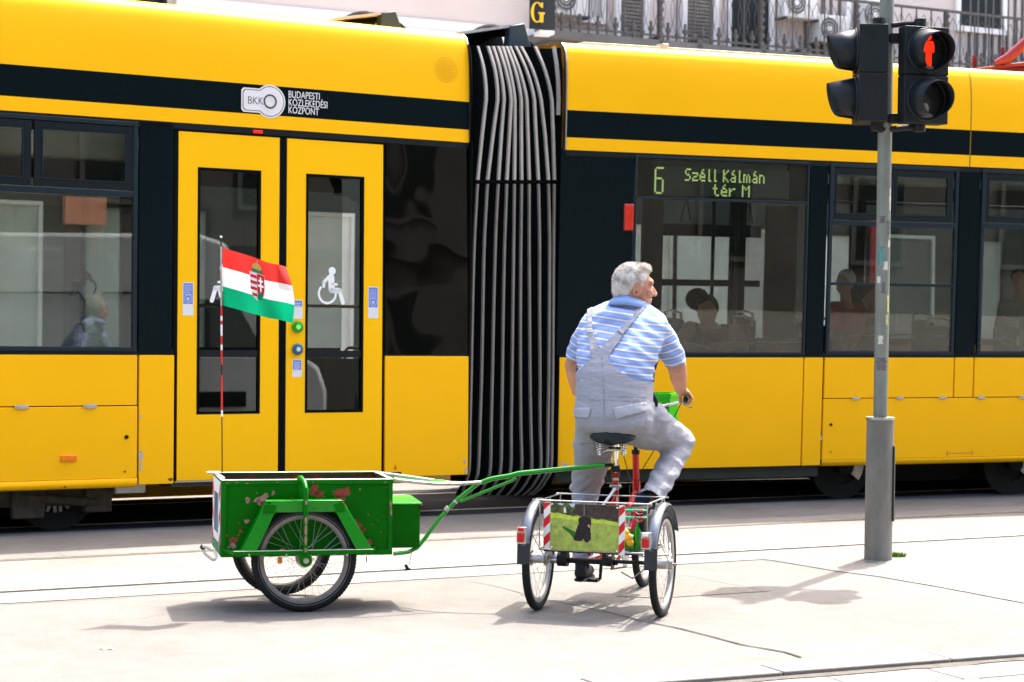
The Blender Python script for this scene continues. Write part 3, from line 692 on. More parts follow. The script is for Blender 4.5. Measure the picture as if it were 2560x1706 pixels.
wheelchair(825, 717, .31, dr)
wheelchair(564, 712, .31, dl, mir=-1)
wheelchair(212, 702, .31, tram, -WID+.02, mat('sticker_back_grey', (.30, .30, .29), .6), -1)
# stickers
SBLU = mat('sticker_blue', (.16, .22, .55), .4, var=.1); SWHT = mat('sticker_white', (.70, .70, .68), .4); SLT = mat('sticker_line', (.45, .50, .72), .5)
def sticker(x0, x1, y0, y1, split, parent, ring=True):
    xm, ym = (x0+x1)/2, (y0+y1)/2; a0, b1 = LC.L(x0, y0); a1, _ = LC.L(x1, y0); b0 = LC.L(x0, y1)[1]; bs = b1-(b1-b0)*split; c = -.0095
    mb = MB(); LC.box(mb, a0, a1, b0, b1, c-.002, c+.0006); s_ = mb.build('sticker', SWHT, parent, smooth=False)
    mb = MB(); LC.box(mb, a0+.006, a1-.006, bs, b1-.006, c+.0007, c+.0014); mb.build('blue_field', SBLU, s_, smooth=False)
    mb = MB(); w = a1-a0
    if ring:
        cc = LC.P((a0+a1)/2, bs+w*.45, c+.0018); mb.torus(cc, LC.nn, w*.34, .003, 20, 4)
        LC.box(mb, (a0+a1)/2-w*.14, (a0+a1)/2+w*.14, bs+w*.3, bs+w*.58, c+.0015, c+.0020)
    for k in range(5): LC.box(mb, a0+.012, a1-.015-.008*(k % 2), b1-.03-k*.017, b1-.025-k*.017, c+.0015, c+.0019)
    mb.build('pictogram', SLT if ring else SWHT, s_, smooth=False)
sticker(458, 485, 706, 789, .65, dl); sticker(922, 947, 717, 796, .65, dr)
sticker(735, 758, 750, 797, .35, dr, False); sticker(732, 756, 899, 943, .6, dr, False)
mb = MB(); a0, b0 = LC.L(538, 800); 
# door buttons
def button(x, y, r, m, m2, name):
    a, b = LC.L(x, y); mb = MB(); mb.tube([LC.P(a, b, -.011), LC.P(a, b, .012), LC.P(a, b, .018)], [r, r, r*.8], 24); o = mb.build(name, m, dr); mb = MB(); mb.disc(LC.P(a, b, .019), LC.nn, r*.45, .006, 18, r*.35); mb.build('button_face', m2, o)
button(744, 818, .048, mat('button_green', (.01, .28, .01), .3, coat=.5), mat('button_lit', (.15, .75, .08), .3, emit=.12), 'door_button')
button(744, 874, .046, mat('button_blue', (.01, .09, .20), .3, coat=.5), mat('button_pale', (.55, .65, .62), .4), 'door_button')
# red door lamp + glow
mb = MB(); a, b = LC.L(645, 330); LC.box(mb, a-.04, a+.04, b-.010, b+.012, -.006, .004); mb.build('door_lamp', mat('lamp_red', (1., .01, .005), .3, emit=.4), tram, bevel=.004)
# black glass panel right of the door
panel(LC, 'glass_panel', GLASSD, 964, 1171, 600, z0+.014, ST-.006, -.02, -.006, bevel=0)
panel(LC, 'panel_backing', BLK, 964, 1171, 600, z0+.016, ST-.01, -.05, -.025, bevel=0)
# ---- operator logo and lettering on the black band
LG = mat('logo_white', (.75, .72, .70), .4); LGD = mat('logo_grey', (.06, .055, .055), .5)
a0, _ = LC.L(603, 245); a1, _ = LC.L(713, 250); bm = (LC.L(640, 250)[1]+LC.L(690, 257)[1])/2; ra = .135
def keyshape(off, c0, c1, name, m, parent):
    mb = MB(); r = ra-off; hh = .098-off; cx = a1-ra; pts = [(a0+off, bm-hh+.02), (a0+off+.02, bm-hh)]
    st = math.asin(hh/r)
    for k in range(29):
        an = math.pi+st+(2*math.pi-2*st)*k/28; pts.append((cx+r*math.cos(an), bm+r*math.sin(an)))
    pts += [(a0+off+.02, bm+hh), (a0+off, bm+hh-.02)]
    LC.poly(mb, pts, c0, c1); return mb.build(name, m, parent, smooth=False)
lg = keyshape(0, .001, .003, 'operator_logo', LG, tram); keyshape(.012, .0031, .0036, 'outline', LGD, lg); keyshape(.018, .0037, .0045, 'logo_face', LG, lg)
mb = MB(); mb.torus(LC.P(a1-ra, bm, .0055), LC.nn, .052, .007, 24, 4); mb.build('ring', LGD, lg)
txt('BKK', .088, lambda x, y, z: LC.P(a0+.052+x, bm-.031+y, z), .0048, 'lettering', LGD, lg, -.0005, .0006, sx=.86)
for k, (s_, yy) in enumerate((('BUDAPESTI', 237), ('KÖZLEKEDÉSI', 257), ('KÖZPONT', 276))):
    a_, b_ = LC.L(720, yy+7); txt(s_, .080, lambda x, y, z: LC.P(a_+x, b_+y, z), .002, 'lettering', LG, tram, .0003, .001, sx=.72)
# round perforated grille on the fairing
gr = MB(); ga, gb = LC.L(1116, 174)
def fc(b):   # fairing surface offset at height b
    P_ = [(0, BT), (-.003, BT+.15), (-.010, BT+.30), (-.022, BT+.42), (-.040, BT+.50), (-.070, BT+.56)]
    for (c0, b0), (c1, b1) in zip(P_, P_[1:]):
        if b0 <= b <= b1: return c0+(c1-c0)*(b-b0)/(b1-b0)
    return 0
for r_, n in ((.012, 5), (.03, 10), (.047, 14), (.064, 19), (.082, 26), (.104, 34)):
    for k in range(n):
        an = 2*math.pi*k/n; a_, b_ = ga+r_*1.0*math.cos(an), gb+r_*math.sin(an)
        gr.sphere(LC.P(a_, b_, fc(b_)+.0005), (.0052, .0052, .0052), 6, 4)
gr.build('round_grille', mat('grille_ochre', (.62, .33, .012), .35), tram)
# ---- left bogie
def bogie(car, xs, ys, r, name, disc=True):
    a, _ = car.L(xs, ys, -.35); c = -.36; zc = r+.02; ctr = car.P(a, 0, c); ctr.z = zc
    mb = MB(); mb.torus(ctr, car.nn, r-.055, .055, 48, 8, prof=[(-.06, -.05), (.05, -.05), (.055, .05), (.075, .062), (-.06, .062)]); mb.disc(ctr, car.nn, r-.08, .05, 40)
    w = mb.build(name, UND, tram)
    if disc:
        mb = MB()
        for k in range(12):
            an = 2*math.pi*k/12+.1; d = car.ex*math.cos(an)+UP*math.sin(an); e = car.ex*-math.sin(an)+UP*math.cos(an)
            for o_ in (-.022, .022): mb.obox(ctr+d*(r*.60)+e*o_+car.nn*.05, d, e, car.nn, r*.17, .013, .008)
        mb.build('brake_fins', mat('fin_metal', (.22, .24, .22), .5, .4, var=.4, vscale=60), w, smooth=False)
    else:
        mb = MB(); mb.torus(ctr+car.nn*.06, car.nn, r*.60, .02, 30, 6, a0=R_(20), a1=R_(130), up=car.ex*.6-UP, prof=[(-.05, -.01), (.05, -.01), (.05, .01), (-.05, .01)]); mb.build('wheel_ring', mat('ring_cream', (.62, .55, .48), .5, var=.15), w)
        mb = MB(); mb.disc(ctr+car.nn*.08, car.nn, r*.25, .12, 20); mb.build('axle_box', UND, w)
    return ctr
c1 = bogie(LC, 135, 1230, .33, 'wheel'); bogie(LC, -330, 1230, .33, 'wheel')
bogie(RC, 2092, 1200, .31, 'wheel', False); bogie(RC, 2515, 1200, .31, 'wheel', False)
mb = MB()
a_, _ = LC.L(135, 1230, -.3); LC.box(mb, a_-.62, a_+.30, -1.18, -1.02, -.33, -.24); LC.box(mb, a_-.36, a_-.10, -1.27, -1.02, -.26, -.20); LC.box(mb, a_+.22, a_+.44, -1.24, -1.0, -.34, -.20)
mb.tube([LC.P(a_-.3, -1.1, -.22), LC.P(a_+.3, -1.16, -.22)], .04, 10)
mb.build('bogie_frame', mat('bogie_rust', (.05, .042, .03), .85, var=.5, vscale=14, bump=.4), tram, bevel=.015)
mb = MB(); LC.box(mb, a_+.47, a_+.72, -1.10, -.98, -.30, -.22); mb.tube([LC.P(a_+.36, -.98, -.24), LC.P(a_+.36, -1.08, -.24)], .02, 8); mb.build('equipment_box', WHT2, tram, bevel=.02)
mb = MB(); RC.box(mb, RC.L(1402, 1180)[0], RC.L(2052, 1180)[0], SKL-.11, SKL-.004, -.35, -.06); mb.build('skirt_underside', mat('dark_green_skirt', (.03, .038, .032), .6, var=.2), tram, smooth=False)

# ---- right car
def rpanel(x0, x1, b0, b1, yref=1000): return panel(RC, 'lower_panel', YEL, x0, x1, yref, b0, b1)
rhat = RC.L(2200, 996)[1]; rsk = RC.L(2200, 1163)[1]
rpanel(1397, 2006, SKL, z0); rpanel(2009, 2055, SKL, z0)
rpanel(2060, 2382, rhat+.004, z0); rpanel(2385, 2431, rhat+.004, z0); rpanel(2434, 4200, rhat+.004, z0)
mb = MB(); yb(RC, mb, 2057, 4200, 1080, rsk+.06, rhat-.004); mb.build('hatch_panel', YEL, tram, bevel=.004)
mb = MB(); vs = []; a0 = RC.L(2057, 1080)[0]; a1 = RC.L(4200, 1080)[0]
for c, b in ((0, rsk+.059), (-.004, rsk+.03), (-.02, rsk+.008), (-.06, rsk)): vs += [RC.P(a0, b, c), RC.P(a1, b, c)]
mb.add(vs, [(2*i, 2*i+1, 2*i+3, 2*i+2) for i in range(3)]); mb.build('rounded_skirt', YEL, tram, solid=-.006, ang=80)
for x in (2139, 2249, 2356, 2452, 2556):
    a, _ = RC.L(x, 996); mb = MB(); RC.box(mb, a-.045, a+.045, rhat-.010, rhat+.010, .0, .010); RC.box(mb, a-.03, a+.03, rhat-.014, rhat+.014, .0101, .014); mb.build('hinge', SILV, tram, bevel=.002)
mb = MB(); a, b = RC.L(2077, 1062); mb.disc(RC.P(a, b, .003), RC.nn, .014, .012, 16); mb.build('lock', BLKP, tram)
blot(RC, 1412, 1162, .03, .02, CHIP); blot(RC, 1403, 1158, .012, .015, CHIP); blot(RC, 2053, 1096, .012, .02, CHIP); blot(RC, 2077, 1130, .012, .008, RUST)
mb = MB(); a0, b0 = RC.L(2366, 1134); a1, b1 = RC.L(2432, 1127); RC.box(mb, a0, a0+.02, b0-.02, b0+.02, .0005, .001); RC.box(mb, a1-.02, a1, b0-.02, b0+.02, .0005, .001); RC.box(mb, a0+.03, a1-.03, b0-.005, b0+.005, .0005, .001)
mb.build('panel_marking', mat('mark_orange', (.75, .22, .02), .5), tram, smooth=False)
# dark panel between bellows and display window
panel(RC, 'glass_panel', BLK, 1399, 1582, 600, z0+.014, ST-.006, -.03, -.006, bevel=.003)
a0, b0 = RC.L(1560, 575); a1, b1 = RC.L(1583, 512); mb = MB(); RC.box(mb, a0-.006, a1+.006, b0-.006, b1+.006, -.004, .008); o_ = mb.build('side_reflector', mat('reflector_frame', (.35, .06, .05), .4), tram, bevel=.006)
mb = MB(); RC.box(mb, a0, a1, b0, b1, .0085, .018); mb.build('reflector_lens', mat('reflector_red', (.60, .02, .006), .25, coat=.5, var=.25, vscale=30), o_, bevel=.005)
# display window
w = frm(RC, 1584, 2020, 600, .02, ST-.02, .022, -.03, .004, FRM, 'display_window', tram)
db0 = RC.L(1800, 501)[1]
mb = MB(); RC.box(mb, RC.L(1584, 600)[0]+.023, RC.L(2020, 600)[0]-.023, db0-.012, db0+.012, -.028, .005); mb.build('transom', FRM, w, bevel=.003)
mb = MB(); RC.box(mb, RC.L(1584, 600)[0]+.023, RC.L(2020, 600)[0]-.023, .043, db0-.013, -.018, -.012); mb.build('glass_pane', GLASS, w, smooth=False)
mb = MB(); RC.box(mb, RC.L(1584, 600)[0]+.023, RC.L(2020, 600)[0]-.023, db0+.013, ST-.043, -.018, -.012); mb.build('glass_pane', glass_mat('clear_glass', (.75, .8, .78), 1.5), w, smooth=False)
a0, b0 = RC.L(1633, 486, -.05); a1, b1 = RC.L(1974, 428, -.05); b0 = RC.L(1800, 494, -.05)[1]; b1 = RC.L(1800, 421, -.05)[1]
dsp = MB(); RC.box(dsp, a0, a1, b0, b1, -.12, -.05); dsp = dsp.build('destination_display', mat('display_board', (.13, .135, .12), .5, var=.1, vscale=4), tram, smooth=False)
mb = MB(); RC.box(mb, RC.L(1584, 600)[0], RC.L(2020, 600)[0], b0-.03, b0-.004, -.2, -.03); RC.box(mb, RC.L(1584, 600)[0], a0-.005, b0-.003, ST-.05, -.12, -.06); RC.box(mb, a1+.005, RC.L(2020, 600)[0], b0-.003, ST-.05, -.12, -.06); mb.build('display_housing', BLKP, tram, smooth=False)
FONT = {'S': ' ###,#   ,#   , ## ,   #,   #,### ', 'z': '    ,    ,####,   #, ## ,#   ,####', 'é': '  # , #  , ## ,#  #,####,#   , ###', 'l': ' # , # , # , # , # , # , ##', 'K': '#  #,# # ,##  ,#   ,##  ,# # ,#  #',
        'á': '  # , #  , ## ,   #, ###,#  #, ###', 'm': '     ,     ,## # ,# # #,# # #,# # #,# # #', 'n': '    ,    ,### ,#  #,#  #,#  #,#  #', 't': ' #  , #  ,### , #  , #  , #  ,  ##', 'r': '    ,    ,# ##,##  ,#   ,#   ,#   ', 'M': '#   #,## ##,# # #,#   #,#   #,#   #,#   #',
        '6': ' ####,#    ,#    ,#    ,#    ,#### ,#   #,#   #,#   #,#   #,#   #,#   #, ### ', ' ': '  ,  ,  ,  ,  ,  ,  '}
LED = mat('led_green', (.56, .66, .22), .5, emit=.22)
mb = MB()
def leds(s, a, b, p, pw=None):
    pw = pw or p; x = 0
    for ch in s:
        rows = FONT[ch].split(',')
        for j, r in enumerate(rows):
            for i, q_ in enumerate(r):
                if q_ == '#': RC.box(mb, a+(x+i)*pw, a+(x+i)*pw+pw*.86, b-(j+1)*p, b-(j+1)*p+p*.86, -.049, -.046)
        x += len(rows[0])+1
H_ = b1-b0; Wd = a1-a0
leds('6', a0+.006*Wd, b1-.03*H_, H_*.92/13, Wd*.0135)
leds('Széll Kálmán', a0+Wd*.225, b1-.045*H_, H_*.44/7.2, Wd*.0107)
leds('tér M', a0+Wd*.43, b1-.55*H_, H_*.42/7.2, Wd*.0120)
mb.build('led_lettering', LED, dsp, smooth=False)
panel(RC, 'pillar', BLK, 2023, 2067, 600, z0+.014, ST-.006, -.04, -.006)
window(RC, 2072, 2393, RC.L(2300, 563)[1], [(2079, 2225), (2230, 2386)])
wb = RC.L(2230, 712)[1]; mb = MB(); RC.box(mb, RC.L(2072, 600)[0]+.036, RC.L(2393, 600)[0]-.036, wb-.014, wb+.014, -.011, .007); mb.build('window_bar', FRM, tram, bevel=.003)
panel(RC, 'pillar', BLK, 2397, 2447, 600, z0+.014, ST-.006, -.04, -.006)
window(RC, 2452, 2900, RC.L(2500, 565)[1], [(2462, 2640), (2650, 2890)])
window(RC, 2910, 3400, RC.L(2500, 565)[1], [(2920, 3150), (3160, 3390)])
# vertical seam
mb = MB(); a, _ = RC.L(2427, 330); vs = []
for b, c in ((ST, .0006), (BT, .0006), (BT+.15, -.0024), (BT+.30, -.0094), (BT+.42, -.0214), (BT+.5, -.0394), (BT+.56, -.0694)): vs += [RC.P(a-.006, b, c), RC.P(a+.006, b, c)]
mb.add(vs, [(2*i, 2*i+1, 2*i+3, 2*i+2) for i in range(6)]); mb.build('body_seam', mat('seam_brown', (.20, .11, .01), .6), tram, smooth=False)
# end trims of both cars
for car, a in ((LC, -.011), (RC, .001)):
    mb = MB(); vs = []
    for c, b in ((0.004, ST), (.004, BT), (.001, BT+.15), (-.006, BT+.30), (-.018, BT+.42), (-.036, BT+.50), (-.066, BT+.56), (-.126, BT+.60)):
        vs += [car.P(a, b, c+.002), car.P(a+.012, b, c+.002), car.P(a+.012, b, c-.05), car.P(a, b, c-.05)]
    fs = []
    for i in range(7):
        for k in range(4): l = (k+1) % 4; fs.append((i*4+k, i*4+l, i*4+4+l, i*4+4+k))
    mb.add(vs, fs); mb.build('end_trim', STEEL, tram)

# roof edge gutter strip on the right car
mb = MB(); RC.box(mb, RC.L(1490, 120)[0], RC.L(2130, 150)[0], BT+.60, BT+.64, -.42, -.30); RC.box(mb, RC.L(1690, 120)[0], RC.L(1705, 150)[0], BT+.60, BT+.67, -.42, -.28); mb.build('roof_rail', SILV, tram, bevel=.004)

# ---- bellows
PBl = LC.P(0, 0); PBr = RC.P(0, 0); dB = PBr-PBl; BFr = Fr(PBl, math.atan2(dB.y, dB.x), 0, .008)
ribsx = [  # (y, [x...]) source pixel positions of the ribs
    (112, [1213, 1240, 1253, 1266, 1277, 1287, 1296, 1311, 1325, 1361]),
    (175, [1219, 1247, 1260, 1274, 1284, 1298, 1309, 1327, 1343, 1374]),
    (250, [1219, 1248, 1264, 1282, 1291, 1307, 1321, 1340, 1357, 1384]),
    (340, [1209, 1236, 1257, 1277, 1291, 1307, 1324, 1344, 1367, 1387]),
    (450, [1198, 1223, 1250, 1271, 1290, 1308, 1327, 1350, 1375, 1390]),
    (540, [1193, 1218, 1245, 1268, 1289, 1307, 1327, 1352, 1377, 1389]),
    (625, [1189, 1214, 1242, 1265, 1288, 1306, 1327, 1353, 1378, 1388]),
    (780, [1185, 1211, 1238, 1262, 1286, 1305, 1328, 1353, 1377, 1387]),
    (936, [1182, 1208, 1235, 1260, 1284, 1305, 1329, 1354, 1376, 1386]),
    (1060, [1179, 1204, 1232, 1258, 1282, 1306, 1331, 1354, 1374, 1384]),
    (1170, [1177, 1200, 1230, 1256, 1281, 1308, 1333, 1356, 1372, 1382]),
    (1205, [1177, 1200, 1229, 1254, 1280, 1307, 1332, 1354, 1369, 1379]),
    (1228, [1179, 1200, 1227, 1251, 1277, 1304, 1328, 1349, 1364, 1374]),
    (1244, [1186, 1203, 1227, 1250, 1273, 1298, 1320, 1339, 1353, 1363])]
def bc(b, y):   # how far in the rib sits
    c = -.02
    if b > BT: c -= .12*((b-BT)/.55)**2
    if b < -1.0: c -= .9*(-1.0-b)**1.3*1.2
    return c
rows = []
for y, xs in ribsx:
    r = []
    for x in xs: a, b = BFr.L(x, y); r.append((a, b))
    rows.append(r)
NB = 10
for r_ in rows: pass
def rib_pt(k, i): a, b = rows[i][k]; return a, b, bc(b, 0)
# smooth interpolation along the height
def densify(k):
    pts = [Vector(rib_pt(k, i)) for i in range(len(rows))]; out = []
    for i in range(len(pts)-1):
        p0, p1, p2, p3 = pts[max(i-1, 0)], pts[i], pts[i+1], pts[min(i+2, len(pts)-1)]
        for j in range(4):
            t = j/4; out.append((.5*((2*p1)+(p2-p0)*t+(2*p0-5*p1+4*p2-p3)*t*t+(3*p1-p0-3*p2+p3)*t**3)) if i not in (2, 3, 4) else p1.lerp(p2, t))
    out.append(pts[-1]); return out
ribs = [densify(k) for k in range(NB)]
LE = [Vector((BFr.L(1175, 100+ (1200-100)*i/(len(ribs[0])-1))[0]-.0, p.y, p.z)) for i, p in enumerate(ribs[0])]
m_ = MB(); nrow = len(ribs[0]); top = LC.P(0, BT+.6, -.2).z
A_r = (PBr-PBl).dot(BFr.ex)
for i in range(nrow):
    cols = []; e0 = min(max(ribs[0][i].y, -1.), BT+.55); ec = fc(e0)-.012 if e0 > BT else (-.012 if ribs[0][i].y > -1. else ribs[0][i].z); line = [(0.0, ribs[0][i].y, ec)]+[(q[i].x, q[i].y, q[i].z) for q in ribs]+[(A_r-.004, ribs[-1][i].y, ec)]
    for k in range(len(line)-1):
        (a0, b0, c0), (a1, b1, c1) = line[k], line[k+1]; cols.append((a0, b0, c0-.012))
        wv = min(.09, abs(a1-a0)*.75)
        for t, dpt in ((.22, .45), (.5, 1.), (.78, .45)): cols.append((a0+(a1-a0)*t, b0+(b1-b0)*t, c0-.012-wv*dpt))
    cols.append((line[-1][0], line[-1][1], line[-1][2]-.012))
    if i == 0: ncol = len(cols); back = [BFr.P(a, b+.02, -WID+.05) for a, b, c in cols]; m_.add(back, [])
    m_.add([BFr.P(*q) for q in cols], [])
fs = []
for i in range(nrow):
    for k in range(ncol-1): o0 = i*ncol; fs.append((o0+k, o0+k+1, o0+ncol+k+1, o0+ncol+k))
m_.f = fs; m_.mi = [0]*len(fs)
bell = m_.build('bellows', RUB, tram, ang=60)
mb = MB(); BFr.box(mb, .02, A_r-.02, -1.1, BT+.35, -.30, -.16); mb.build('bellows_core', INTD, tram, smooth=False)
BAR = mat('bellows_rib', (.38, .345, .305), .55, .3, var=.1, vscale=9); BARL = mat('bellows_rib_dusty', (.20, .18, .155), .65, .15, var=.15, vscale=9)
jo = 16   # joint level between the upper and lower rib
for k in range(NB):
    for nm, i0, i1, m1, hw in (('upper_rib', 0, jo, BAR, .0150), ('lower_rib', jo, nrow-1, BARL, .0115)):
        mb = MB(); vs = []; n = i1-i0+1
        for i in range(i0, i1+1):
            p = ribs[k][i]
            if nm == 'lower_rib': hw_ = hw
            else: hw_ = hw
            if nm == 'lower_rib' and i == i0: p = p-Vector((0, .035, 0))
            for da, dc in ((-hw_, -.014), (-hw_*.8, .006), (hw_*.8, .006), (hw_, -.014)): vs.append(BFr.P(p.x+da, p.y, p.z+dc))
        fs = [(i*4+q, i*4+(q+1) % 4, i*4+4+(q+1) % 4, i*4+4+q) for i in range(n-1) for q in range(4)]+[(0, 1, 2, 3), (n*4-4, n*4-3, n*4-2, n*4-1)]
        mb.add(vs, fs); mb.build(nm, m1, bell, ang=22)
mb = MB(); pts = [BFr.L(x, y) for x, y in ((1386, 116), (1393, 160), (1397, 205), (1398, 250), (1397, 288))]
for (a_, b_), (a2_, b2_) in zip(pts, pts[1:]): mb.prism([BFr.P(a_-.016, b_, -.02), BFr.P(a_+.016, b_, -.02), BFr.P(a2_+.016, b2_+.0005, -.02), BFr.P(a2_-.016, b2_+.0005, -.02)], BFr.nn*.02)
mb.build('upper_rib', BAR, bell, smooth=False)
# rubber overlap line where the two rib sections meet
mb = MB(); mb.tube([BFr.P(ribs[k][jo].x, ribs[k][jo].y-.015, ribs[k][jo].z-.030) for k in range(NB)], .014, 6); mb.build('joint_seam', RUB, bell)
mb = MB(); BFr.box(mb, .0, .012, -1.0, ST, -.12, -.004); BFr.box(mb, A_r-.012, A_r, -1.0, ST, -.12, -.004); mb.build('bellows_flange', RUB, tram, smooth=False)

# ---- roof brackets over the joint (dark cable guides)
def cable_guide(x0, y0, x1, y1, Y, label=None):
    S = (x1-x0)/200.
    Fq = Fr(at((x0+x1)/2, (y0+y1)/2, Y), R_(33)); g = lambda x, y, c=0.: Fq.P(*Fq.L(x, y), c)
    def q(u, v): return Fq.L(x0+u*(x1-x0), y0+v*(y1-y0))
    mb = MB(); a, b = q(-.0, .33); a2, b2 = q(.80, .02); mb.prism([Fq.P(a, b, -.4), Fq.P(a2, b2, -.4), Fq.P(a2, b2-.025, -.4), Fq.P(a, b-.025, -.4)], Fq.nn*.5); root = mb.build('cable_guide', SILV, tram, smooth=False)
    mb = MB()
    for du, r_ in ((0, .055), (.10, .05), (.2, .05)):
        pts = []
        for k in range(13):
            t = k/12; uu = -.02+du*.6+t*(.62+du*.3); vv = 1.25-1.05*math.sin(t*1.75)+.16*du; pts.append(Fq.P(*q(uu, vv), -.1-.1*du))
        mb.tube(pts, r_, 8)
    pts = [Fq.P(*q(.86, .35), -.05), Fq.P(*q(1.02, .75), -.05), Fq.P(*q(1.2, 1.3), -.05)]; mb.tube(pts, .045, 8)
    mb.build('roof_cable', RUB, root)
    mb = MB(); mb.prism([Fq.P(*q(.64, .12), .02), Fq.P(*q(.84, .03), .02), Fq.P(*q(.97, 1.3), .02), Fq.P(*q(.60, 1.3), .02)], Fq.nn*.10); mb.build('bracket_plate', mat('slate_paint', (.035, .055, .065), .4), root, bevel=.01)
    mb = MB(); mb.prism([Fq.P(*q(.05, .5), -.3), Fq.P(*q(.78, .12), -.3), Fq.P(*q(.9, 1.5), -.3), Fq.P(*q(.02, 1.5), -.3)], Fq.nn*.08); mb.build('back_plate', BLKP, root, smooth=False)
cable_guide(1147, 60, 1322, 125, 17.7); cable_guide(833, 30, 1000, 80, 17.3)
# ---- pantograph base and arm at the right
PNK = mat('pantograph_red', (.20, .028, .045), .45, var=.15, vscale=8); DRD = mat('dark_red', (.10, .008, .015), .5)
g = lambda x, y, d=0.: at(x, y, 20.2+d)
mb = MB(); mb.prism([g(2426, 172), g(2600, 150), g(2600, 162), g(2426, 178)], Vector((0, .3, 0))); pg = mb.build('pantograph', PNK, tram, bevel=.01)
mb = MB(); mb.prism([g(2424, 179), g(2490, 168), g(2620, 170), g(2620, 196), g(2424, 190)], Vector((0, .5, 0))); mb.build('base_frame', DRD, pg, bevel=.01)
mb = MB(); mb.tube([g(2488, 158), g(2520, 146), g(2620, 56)], [.028, .055, .05], 12); mb.build('arm', PNK, pg)
for x in (2436, 2507):
    mb = MB(); mb.tube([g(x, 192, .1), g(x, 140 if x < 2450 else 120, .1)], .02, 8)
    for k in range(3): mb.disc(g(x, 150+k*7 if x < 2450 else 152+k*7, .1), UP, .035, .012, 12)
    mb.build('insulator', DRD, pg)
mb = MB()
for k in range(14): mb.tube([g(2520+random.uniform(0, 50), 160+random.uniform(0, 25), .2), g(2530+random.uniform(0, 60), 160+random.uniform(0, 25), .2), g(2540+random.uniform(0, 60), 160+random.uniform(0, 25), .3)], .012, 5)
mb.build('control_cables', BLKP, pg)

# ---- interior: seats, poles, grab handles
def seat(car, a, c, h=0):
    mb = MB(); car.box(mb, a-.21, a+.21, -.42, -.36, c-.22, c+.22); car.box(mb, a-.21, a-.15, -.36, .28, c-.21, c+.21); car.box(mb, a-.03, a+.03, -.80, -.42, c-.05, c+.05)
    s_ = mb.build('passenger_seat', SEATM, tram, bevel=.03)
    mb = MB(); mb.tube([car.P(a-.19, .10, c-.20), car.P(a-.19, .34, c-.18), car.P(a-.19, .36, c), car.P(a-.19, .34, c+.18), car.P(a-.19, .10, c+.20)], .014, 8); mb.build('seat_handle', STEEL, s_)
for a in (RC.L(1870, 800, -.7)[0], RC.L(2010, 800, -.7)[0]+.2, 3.6, 4.4, 5.2): seat(RC, a, -.45); seat(RC, a, -1.95)
for a in (-4.4, -5.2, -6.0): seat(LC, a, -1.9)
mb = MB()
for a in (RC.L(1777, 600, -1.1)[0], RC.L(1860, 600, -.9)[0], 3.9): mb.tube([RC.P(a, -.8, -1.05), RC.P(a, ST-.1, -1.05)], .018, 8)
mb.tube([RC.P(.2, ST-.35, -1.05), RC.P(7, ST-.35, -1.05)], .016, 8)
mb.build('grab_pole', mat('pole_dark', (.03, .06, .07), .4), tram)
mb = MB()
for x in (1715, 1838, 1870):
    a, b = RC.L(x, 540, -1.05); mb.tube([RC.P(a, ST-.35, -1.05), RC.P(a-.055, ST-.58, -1.05), RC.P(a+.055, ST-.58, -1.05)], .012, 6, closed=True)
mb.build('strap_handle', BLKP, tram)
mb = MB()
for x0, x1, y in ((1620, 1745, 858), (1795, 2015, 856), (2098, 2290, 838), (2325, 2395, 842), (2440, 2540, 850)):
    a0, b0 = RC.L(x0, y, -.12); a1, _ = RC.L(x1, y, -.12)
    mb.tube([RC.P(a0-.0, b0-.06, -.12), RC.P(a0+.03, b0, -.12), RC.P(a1-.05, b0+.004, -.12), RC.P(a1, b0-.03, -.12)], .010, 8)
mb.build('window_rail', STEEL, tram)
for x0, x1, y0, y1, c_, m_ in ((1605, 1655, 500, 840, -2.0, INTW), (1915, 1990, 515, 845, -1.9, INTW), (1655, 1900, 562, 592, -2.2, BLKP), (1655, 1900, 700, 716, -2.2, BLKP)):
    a0, _ = RC.L(x0, 700, c_); a1, _ = RC.L(x1, 700, c_); b1 = RC.L((x0+x1)/2, y0, c_)[1]; b0 = RC.L((x0+x1)/2, y1, c_)[1]
    mb = MB(); RC.box(mb, a0, a1, b0, b1, c_-.05, c_); mb.build('inner_partition', m_, tram, smooth=False)

